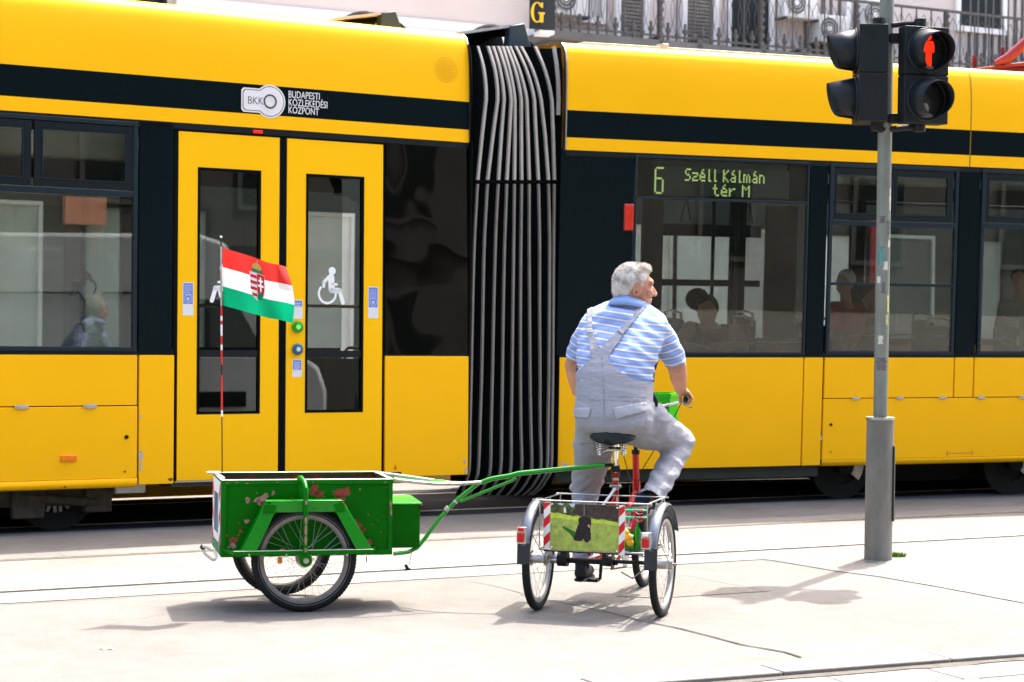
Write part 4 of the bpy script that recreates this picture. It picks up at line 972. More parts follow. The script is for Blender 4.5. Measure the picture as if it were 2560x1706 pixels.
# ============================================================ helpers for wheels
SPK = mat('spoke_steel', (.45, .45, .44), .3, .9)
def bike_wheel(parent, ctr, axis, R, tw=.046, rimw=.028, hubw=.10, hubr=.022, name='wheel', rimm=ALU, wall=None, nsp=36, face=None):
    w = tw/2; up = UP
    prof = [(w*math.cos(a), w*math.sin(a)) for a in [2*math.pi*k/12 for k in range(12)]]
    mb = MB(); mb.torus(ctr, axis, R-w, w, 72, 12, prof=prof)
    for k in range(90):      # tread blocks
        an = 2*math.pi*k/90; a = up; b = axis.cross(up).normalized(); d = a*math.cos(an)+b*math.sin(an); t = axis.cross(d)
        for s_ in (-.4, 0, .4): mb.obox(ctr+d*(R-.002-abs(s_)*w*.3)+axis*s_*w, d, t, axis, .003, .006, w*.17)
    tyre = mb.build(name, TYRE, parent)
    if wall:
        mb = MB()
        for s_ in (-1, 1): mb.torus(ctr+axis*s_*(w*.80), axis, R-w-.010, .002, 72, 6, prof=[(-.004, -.001), (.004, -.001), (.004, .0018), (-.004, .0018)])
        mb.build('reflective_band', wall, tyre)
    r1 = R-tw-.001; mb = MB()
    mb.torus(ctr, axis, r1, 0, 72, 8, prof=[(.004, -rimw/2), (.004, rimw/2), (-.012, rimw/2), (-.021, rimw*.25), (-.021, -rimw*.25), (-.012, -rimw/2)]); mb.build('rim', rimm, tyre)
    mb = MB(); a = axis.orthogonal().normalized(); b = axis.cross(a)
    for k in range(nsp):
        side = 1 if k % 2 else -1; an = 2*math.pi*k/nsp; ah = an+(.9 if (k//2) % 2 else -.9)
        p0 = ctr+(a*math.cos(ah)+b*math.sin(ah))*(hubr+.008)+axis*side*hubw*.36; p1 = ctr+(a*math.cos(an)+b*math.sin(an))*(r1-.018)
        mb.tube([p0, p1], .00095, 5)
    mb.build('spokes', SPK, tyre)
    mb = MB(); mb.disc(ctr, axis, hubr, hubw, 20); mb.disc(ctr+axis*hubw*.36, axis, hubr+.016, .005, 20); mb.disc(ctr-axis*hubw*.36, axis, hubr+.016, .005, 20); mb.disc(ctr, axis, .007, hubw+.05, 10)
    mb.build('hub', STEEL, tyre)
    return tyre

# ============================================================ green cargo trailer
TA = R_(13.5)
TF = Fr(at(555, 1202, 11.14), TA)
La = TF.L(982, 1202)[0]; Hb = TF.L(555, 1394)[1]; Wt = .56
tr = thing('cargo_trailer', 'green flat sided bicycle trailer with chipped paint and two spoked wheels', 'trailer', TF.P(La/2, -TF.P0.z, -Wt/2))
RIMW = mat('bare_metal_edge', (.62, .58, .50), .5, .2, var=.2, vscale=40)
INS = mat('trailer_inside', (.05, .045, .03), .85, var=.4, vscale=12, col2=(.22, .03, .015), thr=(.52, .60))
def tbox(name, m, a0, a1, b0, b1, c0, c1, parent=tr, bevel=.002):
    mb = MB(); TF.box(mb, a0, a1, b0, b1, c0, c1); return mb.build(name, m, parent, bevel=bevel)
sp_ = tbox('side_panel', GRNW, .006, La-.006, Hb+.006, -.006, -.012, -.006)
tbox('side_panel', GRN, .006, La-.006, Hb+.006, -.006, -Wt+.006, -Wt+.012)
tbox('end_panel', GRN, .004, .010, Hb+.006, -.006, -Wt+.013, -.013)
tbox('end_panel', GRN, La-.010, La-.004, Hb+.006, -.006, -Wt+.013, -.013)
tbox('floor', INS, .012, La-.012, Hb+.006, Hb+.014, -Wt+.014, -.014)
tbox('inner_lining', INS, .0125, La-.0125, Hb+.02, -.012, -Wt+.0125, -Wt+.0145); tbox('inner_lining', INS, .0125, La-.0125, Hb+.02, -.012, -.0155, -.0135)
tbox('inner_lining', INS, .0105, .0122, Hb+.02, -.012, -Wt+.016, -.016); tbox('inner_lining', INS, La-.0122, La-.0105, Hb+.02, -.012, -Wt+.016, -.016)
# angle iron frame
mb = MB(); w = .024
for c0, c1 in ((-.0055, .002), (-Wt-.002, -Wt+.0055)):
    TF.box(mb, 0, La, -w, -.001, c0, c1); TF.box(mb, -.001, La+.001, Hb, Hb+w*1.3, c0-.001 if c0 < -.1 else c0, c1+.001 if c0 > -.1 else c1)
    for a in (0, La-w): TF.box(mb, a, a+w, Hb+w*1.3, -w, c0+.0005, c1-.0005)
for a0, a1 in ((-.002, .0035), (La-.0035, La+.002)):
    TF.box(mb, a0, a1, -w, -.001, -Wt, 0); TF.box(mb, a0, a1, Hb, Hb+w, -Wt, 0)
    for c in (-w-.003, -Wt+.003): TF.box(mb, a0+.0003, a1-.0003, Hb+w, -w, c, c+w)
mb.build('angle_frame', GRN, tr, bevel=.0015)
mid = TF.L(752, 1300)[0]
tbox('stiffener', GRN, mid-.012, mid+.010, Hb+w*1.31, -w-.001, -.0055, -.0015)
tbox('top_rim', RIMW, -.004, La+.004, -.0008, .004, -.024, .003); tbox('top_rim', RIMW, -.004, La+.004, -.0008, .004, -Wt-.003, -Wt+.024)
tbox('top_rim', RIMW, -.004, .020, -.0008, .0042, -Wt+.025, -.025); tbox('top_rim', RIMW, La-.020, La+.004, -.0008, .0042, -Wt+.025, -.025)
# chipped paint (primer showing)
PRIM = mat('red_primer', (.28, .045, .035), .75, var=.35, vscale=45); PRIM2 = mat('pink_primer', (.36, .16, .14), .75, var=.3, vscale=40)
def chip(x, y, rx, ry, m, c=-.0054, rot=0, rough=.45):
    a, b = TF.L(x, y, c); n = 30; pts = []; sd_ = x*.37+y
    for k in range(n):
        an = 2*math.pi*k/n; r = 1+rough*1.5*noise.noise(Vector((math.cos(an)*1.7+sd_, math.sin(an)*1.7, sd_*.3)))+.25*noise.noise(Vector((math.cos(an)*5+sd_, math.sin(an)*5, 3)))
        u, v = rx*r*math.cos(an), ry*r*math.sin(an); pts.append((a+u*math.cos(rot)-v*math.sin(rot), b+u*math.sin(rot)+v*math.cos(rot)))
    mb = MB(); mb.add([TF.P(p, q, c) for p, q in pts]+[TF.P(a, b, c)], [(k, (k+1) % n, n) for k in range(n)]); return mb.build('paint_chip', m, sp_, smooth=False)
for q in ((657, 1246, .040, .020, PRIM2, .5), (648, 1256, .012, .022, PRIM2, .2), (619, 1249, .013, .018, PRIM2, 0), (683, 1233, .007, .016, PRIM2, -.3), (785, 1228, .030, .035, PRIM, 0), (800, 1236, .028, .025, PRIM, 0), (846, 1234, .035, .030, PRIM, .1),
          (866, 1230, .025, .022, PRIM, 0), (853, 1252, .022, .030, PRIM, .4), (862, 1268, .012, .022, PRIM, 0), (617, 1303, .020, .010, PRIM2, .4), (586, 1352, .020, .017, PRIM, 0), (582, 1364, .017, .018, PRIM2, 0), (602, 1328, .008, .010, PRIM, 0), (596, 1338, .006, .008, PRIM, 0),
          (898, 1320, .022, .026, PRIM, .8), (907, 1326, .018, .012, PRIM, 0), (891, 1304, .006, .016, PRIM, .2), (922, 1360, .020, .026, PRIM, 0), (921, 1287, .003, .006, PRIM, 0), (931, 1312, .003, .004, PRIM, 0), (952, 1331, .003, .005, PRIM, 0), (572, 1369, .008, .005, PRIM2, 0), (597, 1307, .004, .003, PRIM, 0), (960, 1226, .005, .005, mat('dark_spot', (.01, .06, .01), .6), 0)):
    chip(q[0], q[1], q[2], q[3], q[4], rot=q[5], c=-.0054)
for x, y, rx, ry, m_ in ((977, 1262, .006, .022, PRIM2), (978, 1280, .004, .025, PRIM2)): chip(x, y, rx, ry, m_, .0035)
rc = random.Random(11)
for k in range(22):
    x = rc.uniform(565, 975); y = rc.choice([rc.uniform(1215, 1250), rc.uniform(1250, 1385)]); sz = rc.uniform(.0015, .0055)
    chip(x, y, sz*rc.uniform(.7, 1.6), sz, rc.choice([PRIM, PRIM2, mat('dark_spot', (.01, .06, .01), .6)]), -.0053)
for k in range(8):
    x = rc.uniform(560, 978); chip(x, rc.choice([1206, 1209, 1388]), rc.uniform(.003, .010), .003, PRIM2, .0036)
# rear sticker plate
mb = MB(); FE = lambda c, b, o: TF.P(-.003-o, b, -c)
mb.box8([FE(c, b, o) for o in (.001, .003) for c, b in ((.03, Hb+.07), (Wt-.03, Hb+.07), (Wt-.03, -.012), (.03, -.012))]); st = mb.build('rear_plate', WHT2, tr, smooth=False)
mb = MB(); mb.box8([FE(c, b, o) for o in (.0035, .0045) for c, b in ((.16, Hb+.12), (Wt-.16, Hb+.12), (Wt-.16, -.09), (.16, -.09))]); mb.build('faded_picture', mat('faded_blue', (.03, .10, .16), .6, var=.6, vscale=9, col2=(.45, .52, .55), thr=(.45, .7), stretch=(1, 1, .25)), st, smooth=False)
REDS = mat('warning_red', (.62, .015, .02), .35, var=.1); mb = MB()
for s_, (c0, c1) in ((1, (.035, .11)), (-1, (Wt-.035, Wt-.11))):
    for b in (-.10, -.24, -.38):
        mb.prism([FE(c0, b+.08, .0035), FE(c1, b+.02, .0035), FE(c1, b-.04, .0035), FE(c0, b+.02, .0035)], TF.ex*-.001)
mb.build('warning_stripe', REDS, st, smooth=False)
mb = MB(); mb.box8([FE(c, b, o) for o in (.0, .004) for c, b in ((.02, Hb+.01), (Wt-.02, Hb+.01), (Wt-.02, Hb+.065), (.02, Hb+.065))]); mb.build('green_cord', mat('teal_green', (.005, .22, .10), .5, var=.3, vscale=20), st, smooth=False)
# rear pull handles
PIPE = mat('worn_pipe', (.45, .43, .38), .4, .5, var=.3, vscale=30)
mb = MB(); mb.tube([at(538, 1399, 11.10), at(541, 1390, 11.12), at(536, 1378, 11.15), at(520, 1371, 11.22), at(507, 1367, 11.3), at(505, 1372, 11.3), at(515, 1388, 11.22), at(532, 1400, 11.12)], .008, 8, closed=True); mb.build('rear_handle', PIPE, tr)
mb = MB(); mb.tube([at(509, 1373, 11.28), at(503, 1368, 11.3), at(506, 1364, 11.3)], .010, 8); mb.build('handle_grip', BLKP, tr)
mb = MB(); mb.tube([TF.P(.03, .006, -Wt+.04), TF.P(-.045, .006, -Wt+.06)], .007, 8); mb.tube([TF.P(.02, .009, -.07), TF.P(.0, .009, -Wt+.12)], .006, 8); mb.build('lashing_bar', RIMW, tr)
# wheels
cw = .062; wa, wb_ = TF.L(760, 1410, cw); wc = TF.P(wa, wb_, cw); wc.z = .302
axd = TF.nn.copy(); axd.z = 0; axd.normalize()
RIMT = mat('rim_grey_cream', (.21, .195, .175), .5, .3, var=.2, vscale=18)
GREYW = mat('grey_sidewall', (.20, .20, .19), .6, var=.2, vscale=30)
w1 = bike_wheel(tr, wc, axd, .302, .050, .030, .09, .03, rimm=RIMT, wall=GREYW)
w2 = bike_wheel(tr, wc-axd*.69-TF.ex*.045, axd, .302, .050, .030, .09, .03, rimm=RIMT, wall=GREYW)
mb = MB(); mb.disc(wc-axd*.345, axd, .012, .74, 12); mb.build('axle', BLKP, tr)
AMB = mat('amber_reflector', (.75, .20, .01), .3, coat=.5)
for x, y, wz in ((706, 1379, w1), (700, 1400, w1)):
    a, b = TF.L(x, y, cw); mb = MB(); TF.box(mb, a-.014, a+.014, b-.020, b+.016, cw-.006, cw+.006); mb.build('spoke_reflector', AMB, wz, bevel=.004)
# fender frame: legs, top plate, lower bar, guard tube
def beam(p0, p1, wd, c0, c1, name='fender_leg'):
    (x0, y0), (x1, y1) = p0, p1; a0, b0 = TF.L(x0, y0, c1); a1, b1 = TF.L(x1, y1, c1); d = Vector((a1-a0, b1-b0)).normalized(); n = Vector((-d.y, d.x))*wd/2
    mb = MB(); pts = [(a0+n.x, b0+n.y), (a1+n.x, b1+n.y), (a1-n.x, b1-n.y), (a0-n.x, b0-n.y)]
    mb.prism([TF.P(*p, c0) for p in pts], TF.nn*(c1-c0)); return mb.build(name, GRN, tr, bevel=.003)
def legpoly(pts):
    mb = MB(); mb.prism([TF.P(*TF.L(x, y, .11), .102+(.012 if k > 1 else 0)) for k, (x, y) in enumerate(pts)], TF.nn*.004); mb.build('fender_leg', FGN, tr, bevel=.0015)
FGN = mat('fender_green_sunlit', (.006, .22, .008), .28, var=.1, coat=.15)  # brighter copy of the trailer green, sunlight on the fender put into its colour
legpoly([(602, 1383), (667, 1254), (691, 1273), (639, 1383)]); legpoly([(934, 1379), (855, 1251), (832, 1266), (893, 1379)])
beam((602, 1383), (667, 1254), .005, .001, .104); beam((934, 1379), (855, 1251), .005, .001, .104)
a0, b0 = TF.L(667, 1262, .11); a1, _ = TF.L(855, 1262, .11); bt_ = TF.L(760, 1252, .11)[1]
tbox('fender_top', FGN, a0-.005, a1+.005, bt_-.006, bt_, .001, .115); tbox('fender_face', FGN, a0+.02, a1-.02, bt_-.066, bt_-.007, .106, .1145)
beam((658, 1272), (690, 1275), .05, .1145, .1175, 'gusset'); beam((836, 1272), (862, 1268), .05, .1145, .1175, 'gusset')
a0, b0 = TF.L(584, 1383, .13); a1, b1 = TF.L(935, 1380, .13)
tbox('lower_bar', GRN, a0, a1, b0-.018, b0+.006, .098, .128); tbox('lower_bar_edge', RIMW, a0, a1, b0+.0062, b0+.0085, .098, .128)
for q_ in ((a0+.01, a0-.04), (a1-.01, a1+.03)): mb = MB(); mb.tube([TF.P(q_[0], b0-.005, .11), TF.P(q_[1], b0+.0, 0)], .01, 8); mb.build('bar_bracket', GRN, tr)
vt = TF.L(764, 1300, .14)[0]; y0_ = TF.L(764, 1384, .14)[1]
mb = MB(); mb.tube([TF.P(vt-.02, .010, -.004), TF.P(vt-.015, .014, .03), TF.P(vt-.004, -.004, .09), TF.P(vt, -.04, .134), TF.P(vt, -.10, .140), TF.P(vt, y0_, .142)], [.016, .016, .016, .0155, .015, .0145], 12); gt = mb.build('guard_tube', GRN, tr)
for k, (y, h) in enumerate(((1256, .016), (1302, .022), (1326, .030), (1352, .026), (1376, .012))):
    _, b = TF.L(764, y, .157); mb = MB(); n = 14; mb.add([TF.P(vt+.010*math.cos(6.28*i/n)*(.7+.5*noise.noise(Vector((i, k, 0)))), b+h*math.sin(6.28*i/n), .1575+.0*i) for i in range(n)], [tuple(range(n))]); mb.build('paint_chip', PRIM2, gt, smooth=False)
mb = MB(); c_ = wc+axd*.075; mb.disc(c_, axd, .036, .012, 24); TF.box(mb, vt-.034, vt+.034, TF.L(764, 1405, .13)[1], b0-.010, .128, .140); mb.build('axle_bracket', GRN, tr, bevel=.003)
mb = MB(); mb.disc(wc+axd*.086, axd, .017, .014, 6); mb.disc(wc+axd*.096, axd, .009, .018, 12); mb.build('axle_nut', STEEL, tr)
for x in (623, 716, 868, 915):
    a, b = TF.L(x, 1388, .129); mb = MB(); mb.disc(TF.P(a, b, .129), TF.nn, .005, .004, 10); mb.build('bolt', RIMW, tr)
mb = MB(); a, b = TF.L(916, 1392, .12); mb.tube([TF.P(a, b, .12), TF.P(a, b-.03, .12)], .003, 6); mb.build('bar_pin', BLKP, tr)
# front storage box
FS = Fr(TF.P(La+.003, 0, -.10), TA)
s0 = 0.0; s1 = FS.L(1050, 1300)[0]; t1 = FS.L(1010, 1262)[1]; t0 = FS.L(1010, 1370)[1]
mb = MB(); FS.box(mb, s0, s1, t0, t1, -.36, 0); bx = mb.build('front_box', GRNW, tr, bevel=.004)
mb = MB(); mb.box8([FS.P(s0-.0, t1+.001, .006), FS.P(s1+.010, t1+.001, .006), FS.P(s1+.012, t1+.010, -.37), FS.P(s0, t1+.010, -.37), FS.P(s0, t1+.010, .006), FS.P(s1+.010, t1+.010, .006), FS.P(s1+.012, t1+.022, -.37), FS.P(s0, t1+.022, -.37)]); mb.build('box_lid', GRNB if False else mat('lid_green', (.02, .36, .02), .35, coat=.4, var=.1), bx, bevel=.002)
mb = MB(); mb.disc(FS.P(s1+.006, t1-.012, .0), FS.ex, .012, .01, 10); mb.build('lid_latch', BLKP, bx)
# drawbar
G = lambda x, y, Y: at(x, y, Y)
GT_ = mat('drawbar_green', (.01, .26, .008), .25, coat=.6, var=.12, vscale=6)
mb = MB(); mb.tube([G(985, 1199, 11.36), G(1040, 1206, 11.40), G(1088, 1210, 11.46), G(1150, 1210, 11.54), G(1207, 1206, 11.58)], .011, 10); mb.build('drawbar_tube', PIPE, tr)
mb = MB(); mb.tube([G(938, 1182, 11.88), G(1000, 1190, 11.80), G(1072, 1200, 11.70), G(1126, 1208, 11.62)], .011, 10); mb.build('drawbar_tube', PIPE, tr)
mb = MB(); mb.prism([G(1074, 1197, 11.70), G(1108, 1199, 11.64), G(1130, 1209, 11.60), G(1100, 1208, 11.6)], Vector((0, -.02, -.004))); mb.build('drawbar_plate', GT_, tr)
mb = MB(); mb.tube([G(1204, 1207, 11.58), G(1216, 1202, 11.58), G(1232, 1197, 11.58), G(1275, 1190, 11.58), G(1296, 1184, 11.58), G(1406, 1173, 11.58), G(1500, 1164, 11.58), G(1512, 1163, 11.58)], .0145, 12); mb.build('drawbar', GT_, tr)
mb = MB(); mb.tube([G(985, 1385, 11.45), G(1020, 1381, 11.5), G(1043, 1370, 11.55), G(1062, 1347, 11.57), G(1100, 1295, 11.58), G(1146, 1247, 11.58), G(1198, 1207, 11.58)], .0120, 12); mb.build('drawbar_strut', GT_, tr)
mb = MB(); mb.tube([G(1150, 1254, 11.56), G(1220, 1226, 11.56), G(1280, 1202, 11.56), G(1290, 1195, 11.57)], .009, 10); mb.build('drawbar_strut', GT_, tr)
mb = MB(); mb.tube([G(1114, 1276, 11.575), G(1121, 1268, 11.575)], .0145, 12); mb.tube([G(1138, 1257, 11.575), G(1141, 1253, 11.575)], .0145, 12); mb.build('pipe_sleeve', PIPE, tr)
mb = MB(); mb.tube([G(1508, 1164, 11.58), G(1532, 1163, 11.6)], .011, 10); mb.build('coupling', BLKP, tr)
mb = MB(); mb.tube([G(1030, 1374, 11.5), G(1026, 1398, 11.5), G(1022, 1413, 11.5)], .0018, 5); mb.build('hanging_wire', BLKP, tr)
mb = MB(); mb.tube([G(1014, 1412, 11.5), G(1018, 1422, 11.5), G(1026, 1424, 11.5)], [.008, .012, .006], 8); mb.tube([G(1010, 1424, 11.5), G(1016, 1427, 11.5)], .004, 6); mb.build('wire_clip', BLKP, tr)

# ============================================================ flag on its pole
fx = 11.50
fg = thing('tricolour_flag', 'red white and green flag with coat of arms flying from a striped stick', 'flag', at(556, 1185, fx))
PB_ = mat('pole_black', (.012, .015, .016), .4); PR = mat('stick_red', (.60, .02, .02), .4)
FP = lambda x, y: at(x, y, fx)
def seg(y0, y1, m, r, name='flagpole'):
    f_ = lambda y: 552.5+(y-592)/(1185-592)*3.0; mb = MB(); mb.tube([FP(f_(y0), y0), FP(f_(y1), y1)], r, 10); return mb.build(name, m, fg)
seg(1040, 1290, PB_, .0035); seg(617, 770, PIPE, .0050); seg(593, 617, PB_, .0048)
yy = 766; L1 = [(24, 0), (12, 1), (10, 0), (28, 1), (22, 0), (14, 1), (36, 0), (26, 2), (88, 0), (38, 1)]
for h, c_ in L1: seg(yy, min(yy+h, 1042), (PR, WHT2, PB_)[c_], .0055, 'pole_band'); yy += h
mb = MB(); mb.sphere(FP(552.5, 593), .007, 10, 8); mb.build('pole_tip', WHT2, fg)
topc = [(0, 556, 620), (.2, 588, 629), (.4, 620, 640), (.6, 652, 649), (.8, 684, 660), (1, 717, 670)]
botc = [(0, 558, 764), (.2, 592, 773), (.4, 624, 784), (.6, 656, 790), (.8, 694, 799), (1, 732, 812)]
def lerp_c(cv, u):
    for (u0, x0, y0), (u1, x1, y1) in zip(cv, cv[1:]):
        if u <= u1+1e-9: t = (u-u0)/(u1-u0); return x0+(x1-x0)*t, y0+(y1-y0)*t
def flagp(u, v, off=0.):
    x0, y0 = lerp_c(topc, u); x1, y1 = lerp_c(botc, u); x = x0+(x1-x0)*v; y = y0+(y1-y0)*v
    x += 10*max(0, u-.7)/.3*math.sin(math.pi*v)          # bulging fly edge
    Y = fx+.05*math.sin(u*6.5+v*1.6)*u**.5+.022*math.sin(u*13-v*3)*u+.02*math.sin(v*5+u*3)*u
    if u > .86 and v < .5: x -= (u-.86)*26*(.5-v); Y += (u-.86)*.3*(.5-v)   # curled upper corner
    y += 2.5*math.sin(u*11+.6)*u
    return at(x, y, Y+off)
NU, NV = 48, 36; mb = MB(); vs = [flagp(i/NU, j/NV) for j in range(NV+1) for i in range(NU+1)]; fs = []; mi = []
for j in range(NV):
    for i in range(NU): o_ = j*(NU+1)+i; fs.append((o_, o_+1, o_+NU+2, o_+NU+1)); mi.append(0 if j < NV/3 else (1 if j < 2*NV/3 else 2))
mb.v = vs; mb.f = fs; mb.mi = mi
def cloth(name, c, tr_=.3):
    m = mat(name, c, .8, bump=.15, bscale=60); t = m.node_tree; b = t.nodes['Principled BSDF']; o = [n for n in t.nodes if n.type == 'OUTPUT_MATERIAL'][0]
    tl = t.nodes.new('ShaderNodeBsdfTranslucent'); tl.inputs[0].default_value = tuple(c)+(1,); mx = t.nodes.new('ShaderNodeMixShader'); mx.inputs[0].default_value = tr_
    t.links.new(b.outputs[0], mx.inputs[1]); t.links.new(tl.outputs[0], mx.inputs[2]); t.links.new(mx.outputs[0], o.inputs[0]); return m
FRD = cloth('flag_red', (.62, .03, .025)); FWH = cloth('flag_white', (.74, .73, .72), .25); FGR = cloth('flag_green', (.0, .26, .12))
fc_ = mb.build('flag_cloth', [FRD, FWH, FGR], fg, ang=80)
# coat of arms, mapped on to the cloth
def arms(poly, m, name, off=-.003, sub=6):
    mb = MB(); pts = []
    for k in range(len(poly)):
        (u0, v0), (u1, v1) = poly[k], poly[(k+1) % len(poly)]
        for s in range(sub): t = s/sub; pts.append((u0+(u1-u0)*t, v0+(v1-v0)*t))
    cu_ = sum(p[0] for p in pts)/len(pts); cv_ = sum(p[1] for p in pts)/len(pts); n = len(pts)
    vs = [flagp(u, v, off) for u, v in pts]+[flagp(cu_+(u-cu_)*.5, cv_+(v-cv_)*.5, off) for u, v in pts]+[flagp(cu_, cv_, off)]
    mb.add(vs, [(k, (k+1) % n, (k+1) % n+n, k+n) for k in range(n)]+[(k+n, (k+1) % n+n, 2*n) for k in range(n)]); return mb.build(name, m, fc_, smooth=False)
u0, u1, v0, v1 = .42, .645, .26, .74
def S(u, v): return (u0+(u1-u0)*u, v0+(v1-v0)*v)
shield = [(0, .0), (1, .0), (1, .55), (.93, .78), (.75, .93), (.5, 1.02), (.25, .93), (.07, .78), (0, .55)]
arms([S(*p) for p in shield], FWH, 'shield', -.003, 3)
for k in range(4):
    v_ = .10+k*.22; lo = 0.02+max(0, v_-.55)*.5; arms([S(lo, v_), S(.48, v_), S(.48, v_+.11), S(lo+.02, v_+.11)], FRD, 'shield_bar', -.005, 3)
arms([S(.5, .02), S(.98, .02), S(.98, .55), S(.92, .76), S(.5, .76)], FRD, 'shield_field', -.005, 3)
CRW = mat('cross_white', (.8, .8, .78), .7); GLD = mat('crown_gold', (.45, .28, .06), .5, var=.3, vscale=60)
arms([S(.70, .12), S(.79, .12), S(.79, .66), S(.70, .66)], CRW, 'cross', -.007, 3); arms([S(.60, .22), S(.89, .22), S(.89, .29), S(.60, .29)], CRW, 'cross', -.0072, 3); arms([S(.56, .40), S(.93, .40), S(.93, .48), S(.56, .48)], CRW, 'cross', -.0072, 3)
arms([S(.5, .80), S(.62, .68), S(.75, .74), S(.88, .66), S(.92, .78), S(.75, .94), S(.5, 1.0)], FGR, 'hills', -.0065, 3)
arms([S(.12, -.02), S(.88, -.02), S(.84, -.14), S(.16, -.14)], mat('wreath_green', (.03, .16, .04), .7, var=.4, vscale=80), 'crown_base', -.005, 3)
arms([S(.2, -.13), S(.8, -.13), S(.82, -.24), S(.66, -.34), S(.5, -.38), S(.34, -.34), S(.18, -.24)], GLD, 'crown', -.005, 3)
arms([S(.48, -.37), S(.54, -.37), S(.58, -.46), S(.52, -.46)], GLD, 'crown_cross', -.005, 2)

# ============================================================ cargo tricycle
TO = Vector((.523, 11.283, 0)); ta = R_(16.2); TR_ = Vector((math.cos(ta), -math.sin(ta), 0)); TFw = Vector((math.sin(ta), math.cos(ta), 0))
def T(r, f, z): return TO+TR_*r+TFw*f+UP*z
tk = thing('cargo_tricycle', 'red framed adult tricycle with rear carrier, silver mudguards and poster', 'tricycle', TO)
SILM = mat('mudguard_silver', (.13, .145, .165), .32, .75, var=.1, vscale=4)
for r in (-.3675, .3675): bike_wheel(tk, T(r, 0, .300), TR_, .300, .046, .030, .12, .03, rimm=ALU)
bike_wheel(tk, T(0, 1.19, .300), TR_, .300, .046, .030, .10, .022, rimm=ALU)
# mudguards (arched channel over each rear wheel)
def mudguard(ctr, R0, wd, a0, a1, m, name, parent=tk):
    mb = MB(); mb.torus(ctr, TR_, R0, 0, 30, 8, prof=[(.0, -wd/2), (.010, -wd*.36), (.014, 0), (.010, wd*.36), (.0, wd/2), (-.003, wd/2), (.010, 0), (-.003, -wd/2)], a0=a0, a1=a1, up=UP)
    return mb.build(name, m, parent, ang=60)
# torus angles run from UP towards TR_ x UP ; find sign
sgn = 1 if TR_.cross(UP).dot(TFw) < 0 else -1       # positive -> towards the rear
TLR = mat('tail_red', (.55, .010, .008), .2, coat=.6)
for r in (-.3675, .3675):
    c = T(r, 0, .300)
    a0, a1 = sgn*R_(-62), sgn*R_(72)
    g_ = mudguard(c, .338, .062, min(a0, a1), max(a0, a1), SILM, 'mudguard')
    an = R_(76)
    def back(an, rr, dr=0): return T(r+dr, -rr*math.sin(an), .300+rr*math.cos(an))
    mb = MB(); mb.box8([T(r-.037, -.325, .30), T(r+.037, -.325, .30), T(r+.037, -.334, .30), T(r-.037, -.334, .30), T(r-.037, -.322, .425), T(r+.037, -.322, .425), T(r+.037, -.331, .425), T(r-.037, -.331, .425)]); mb.build('mudflap', mat('mudflap_black', (.030, .034, .036), .6, var=.2), g_, bevel=.004)
    rr_ = r-.012 if r < 0 else r-.028
    mb = MB(); mb.obox(T(rr_, -.350, .455), TR_, TFw, UP, .019, .012, .027); l_ = mb.build('tail_light', TLR, g_, bevel=.006)
    mb = MB(); mb.obox(T(rr_, -.345, .500), TR_, TFw, UP, .016, .010, .010); mb.build('lamp_top', TLR if r < 0 else WHT2, l_, bevel=.004)
    mb = MB(); mb.obox(T(rr_+.003, -.338, .465), TR_, TFw, UP, .028, .004, .048); mb.build('lamp_plate', STEEL, l_, bevel=.002)
    # stays
    mb = MB()
    for s_ in (-1, 1): mb.tube([T(r+s_*.040, 0, .30), T(r+s_*.040, -.335*math.sin(R_(60)), .30+.335*math.cos(R_(60)))], .0028, 6)
    mb.tube([T(r-.04, 0, .64), T(r+.04, 0, .64)], .003, 6); mb.build('mudguard_stay', STEEL, g_)
# rear carrier
KP = Fr(T(0, -.165, 0), -ta); KP.nn = -TFw if (-TFw).dot(KP.nn) > 0 else KP.nn
zt, zb_ = .652, .372
mb = MB()
xl, xr = -.345, .335
for f in (-.16, .30):
    mb.tube([T(xl, f, zt), T(xr, f, zt)], .0045, 8); mb.tube([T(xl+.03, f, zb_), T(xr-.03, f, zb_)], .006, 8)
for x in (xl+.025, xr-.025):
    mb.tube([T(x, -.16, zt), T(x, .30, zt)], .0045, 8); mb.tube([T(x, -.16, zb_), T(x, .30, zb_)], .006, 8)
    for f in (-.16, .30, .07): mb.tube([T(x, f, zb_), T(x, f, zt)], .0035, 8)
mb.build('carrier_frame', STEEL, tk)
mb = MB()
for k in range(12): x = xl+.03+(xr-xl-.06)*k/11; mb.tube([T(x, -.155, zb_), T(x, .295, zb_)], .0025, 6)
for k in range(7): x = -.155+.45*k/6; mb.tube([T(xl+.03, x, zb_+.003), T(xr-.03, x, zb_+.003)], .0025, 6)
mb.build('carrier_floor', BLKP, tk)
mb = MB(); mb.obox(T((xl+xr)/2, -.150, zb_-.006), TR_, TFw, UP, (xr-xl)/2-.05, .012, .006); mb.build('carrier_crossbar', BLKP, tk)
# poster with a dog on a lawn (flat print)
def kp(x, y): a, b = KP.L(x, y); return a, b
P0x, _ = kp(1377, 1320); P1x, _ = kp(1547, 1320); zt2 = zt-.012; zb2 = zb_+.002
DX = P1x-P0x; DZ = zt2-zb2
def Q(u, v, c=0.): return KP.P(P0x+DX*u, zb2+DZ*(1-v), c)       # u,v from the top-left of the print
mb = MB(); mb.prism([Q(0, 0, .0), Q(1, 0, .0), Q(1, 1, .0), Q(0, 1, .0)], KP.nn*.003); GRS = mat('print_grass', (.34, .42, .08), .5, var=.35, vscale=28); pst = mb.build('poster', GRS, tk, smooth=False)
def pr(pts, m, c, name):
    mb = MB(); mb.add([Q(u, v, c) for u, v in pts], [tuple(range(len(pts)))]); return mb.build(name, m, pst, smooth=False)
HDG = mat('print_hedge', (.035, .05, .02), .5, col2=(.12, .13, .035), thr=(.42, .60), vscale=30); SKYP = mat('print_sky', (.45, .58, .70), .5); TRP = mat('print_tree', (.05, .035, .03), .5, var=.5, vscale=25)
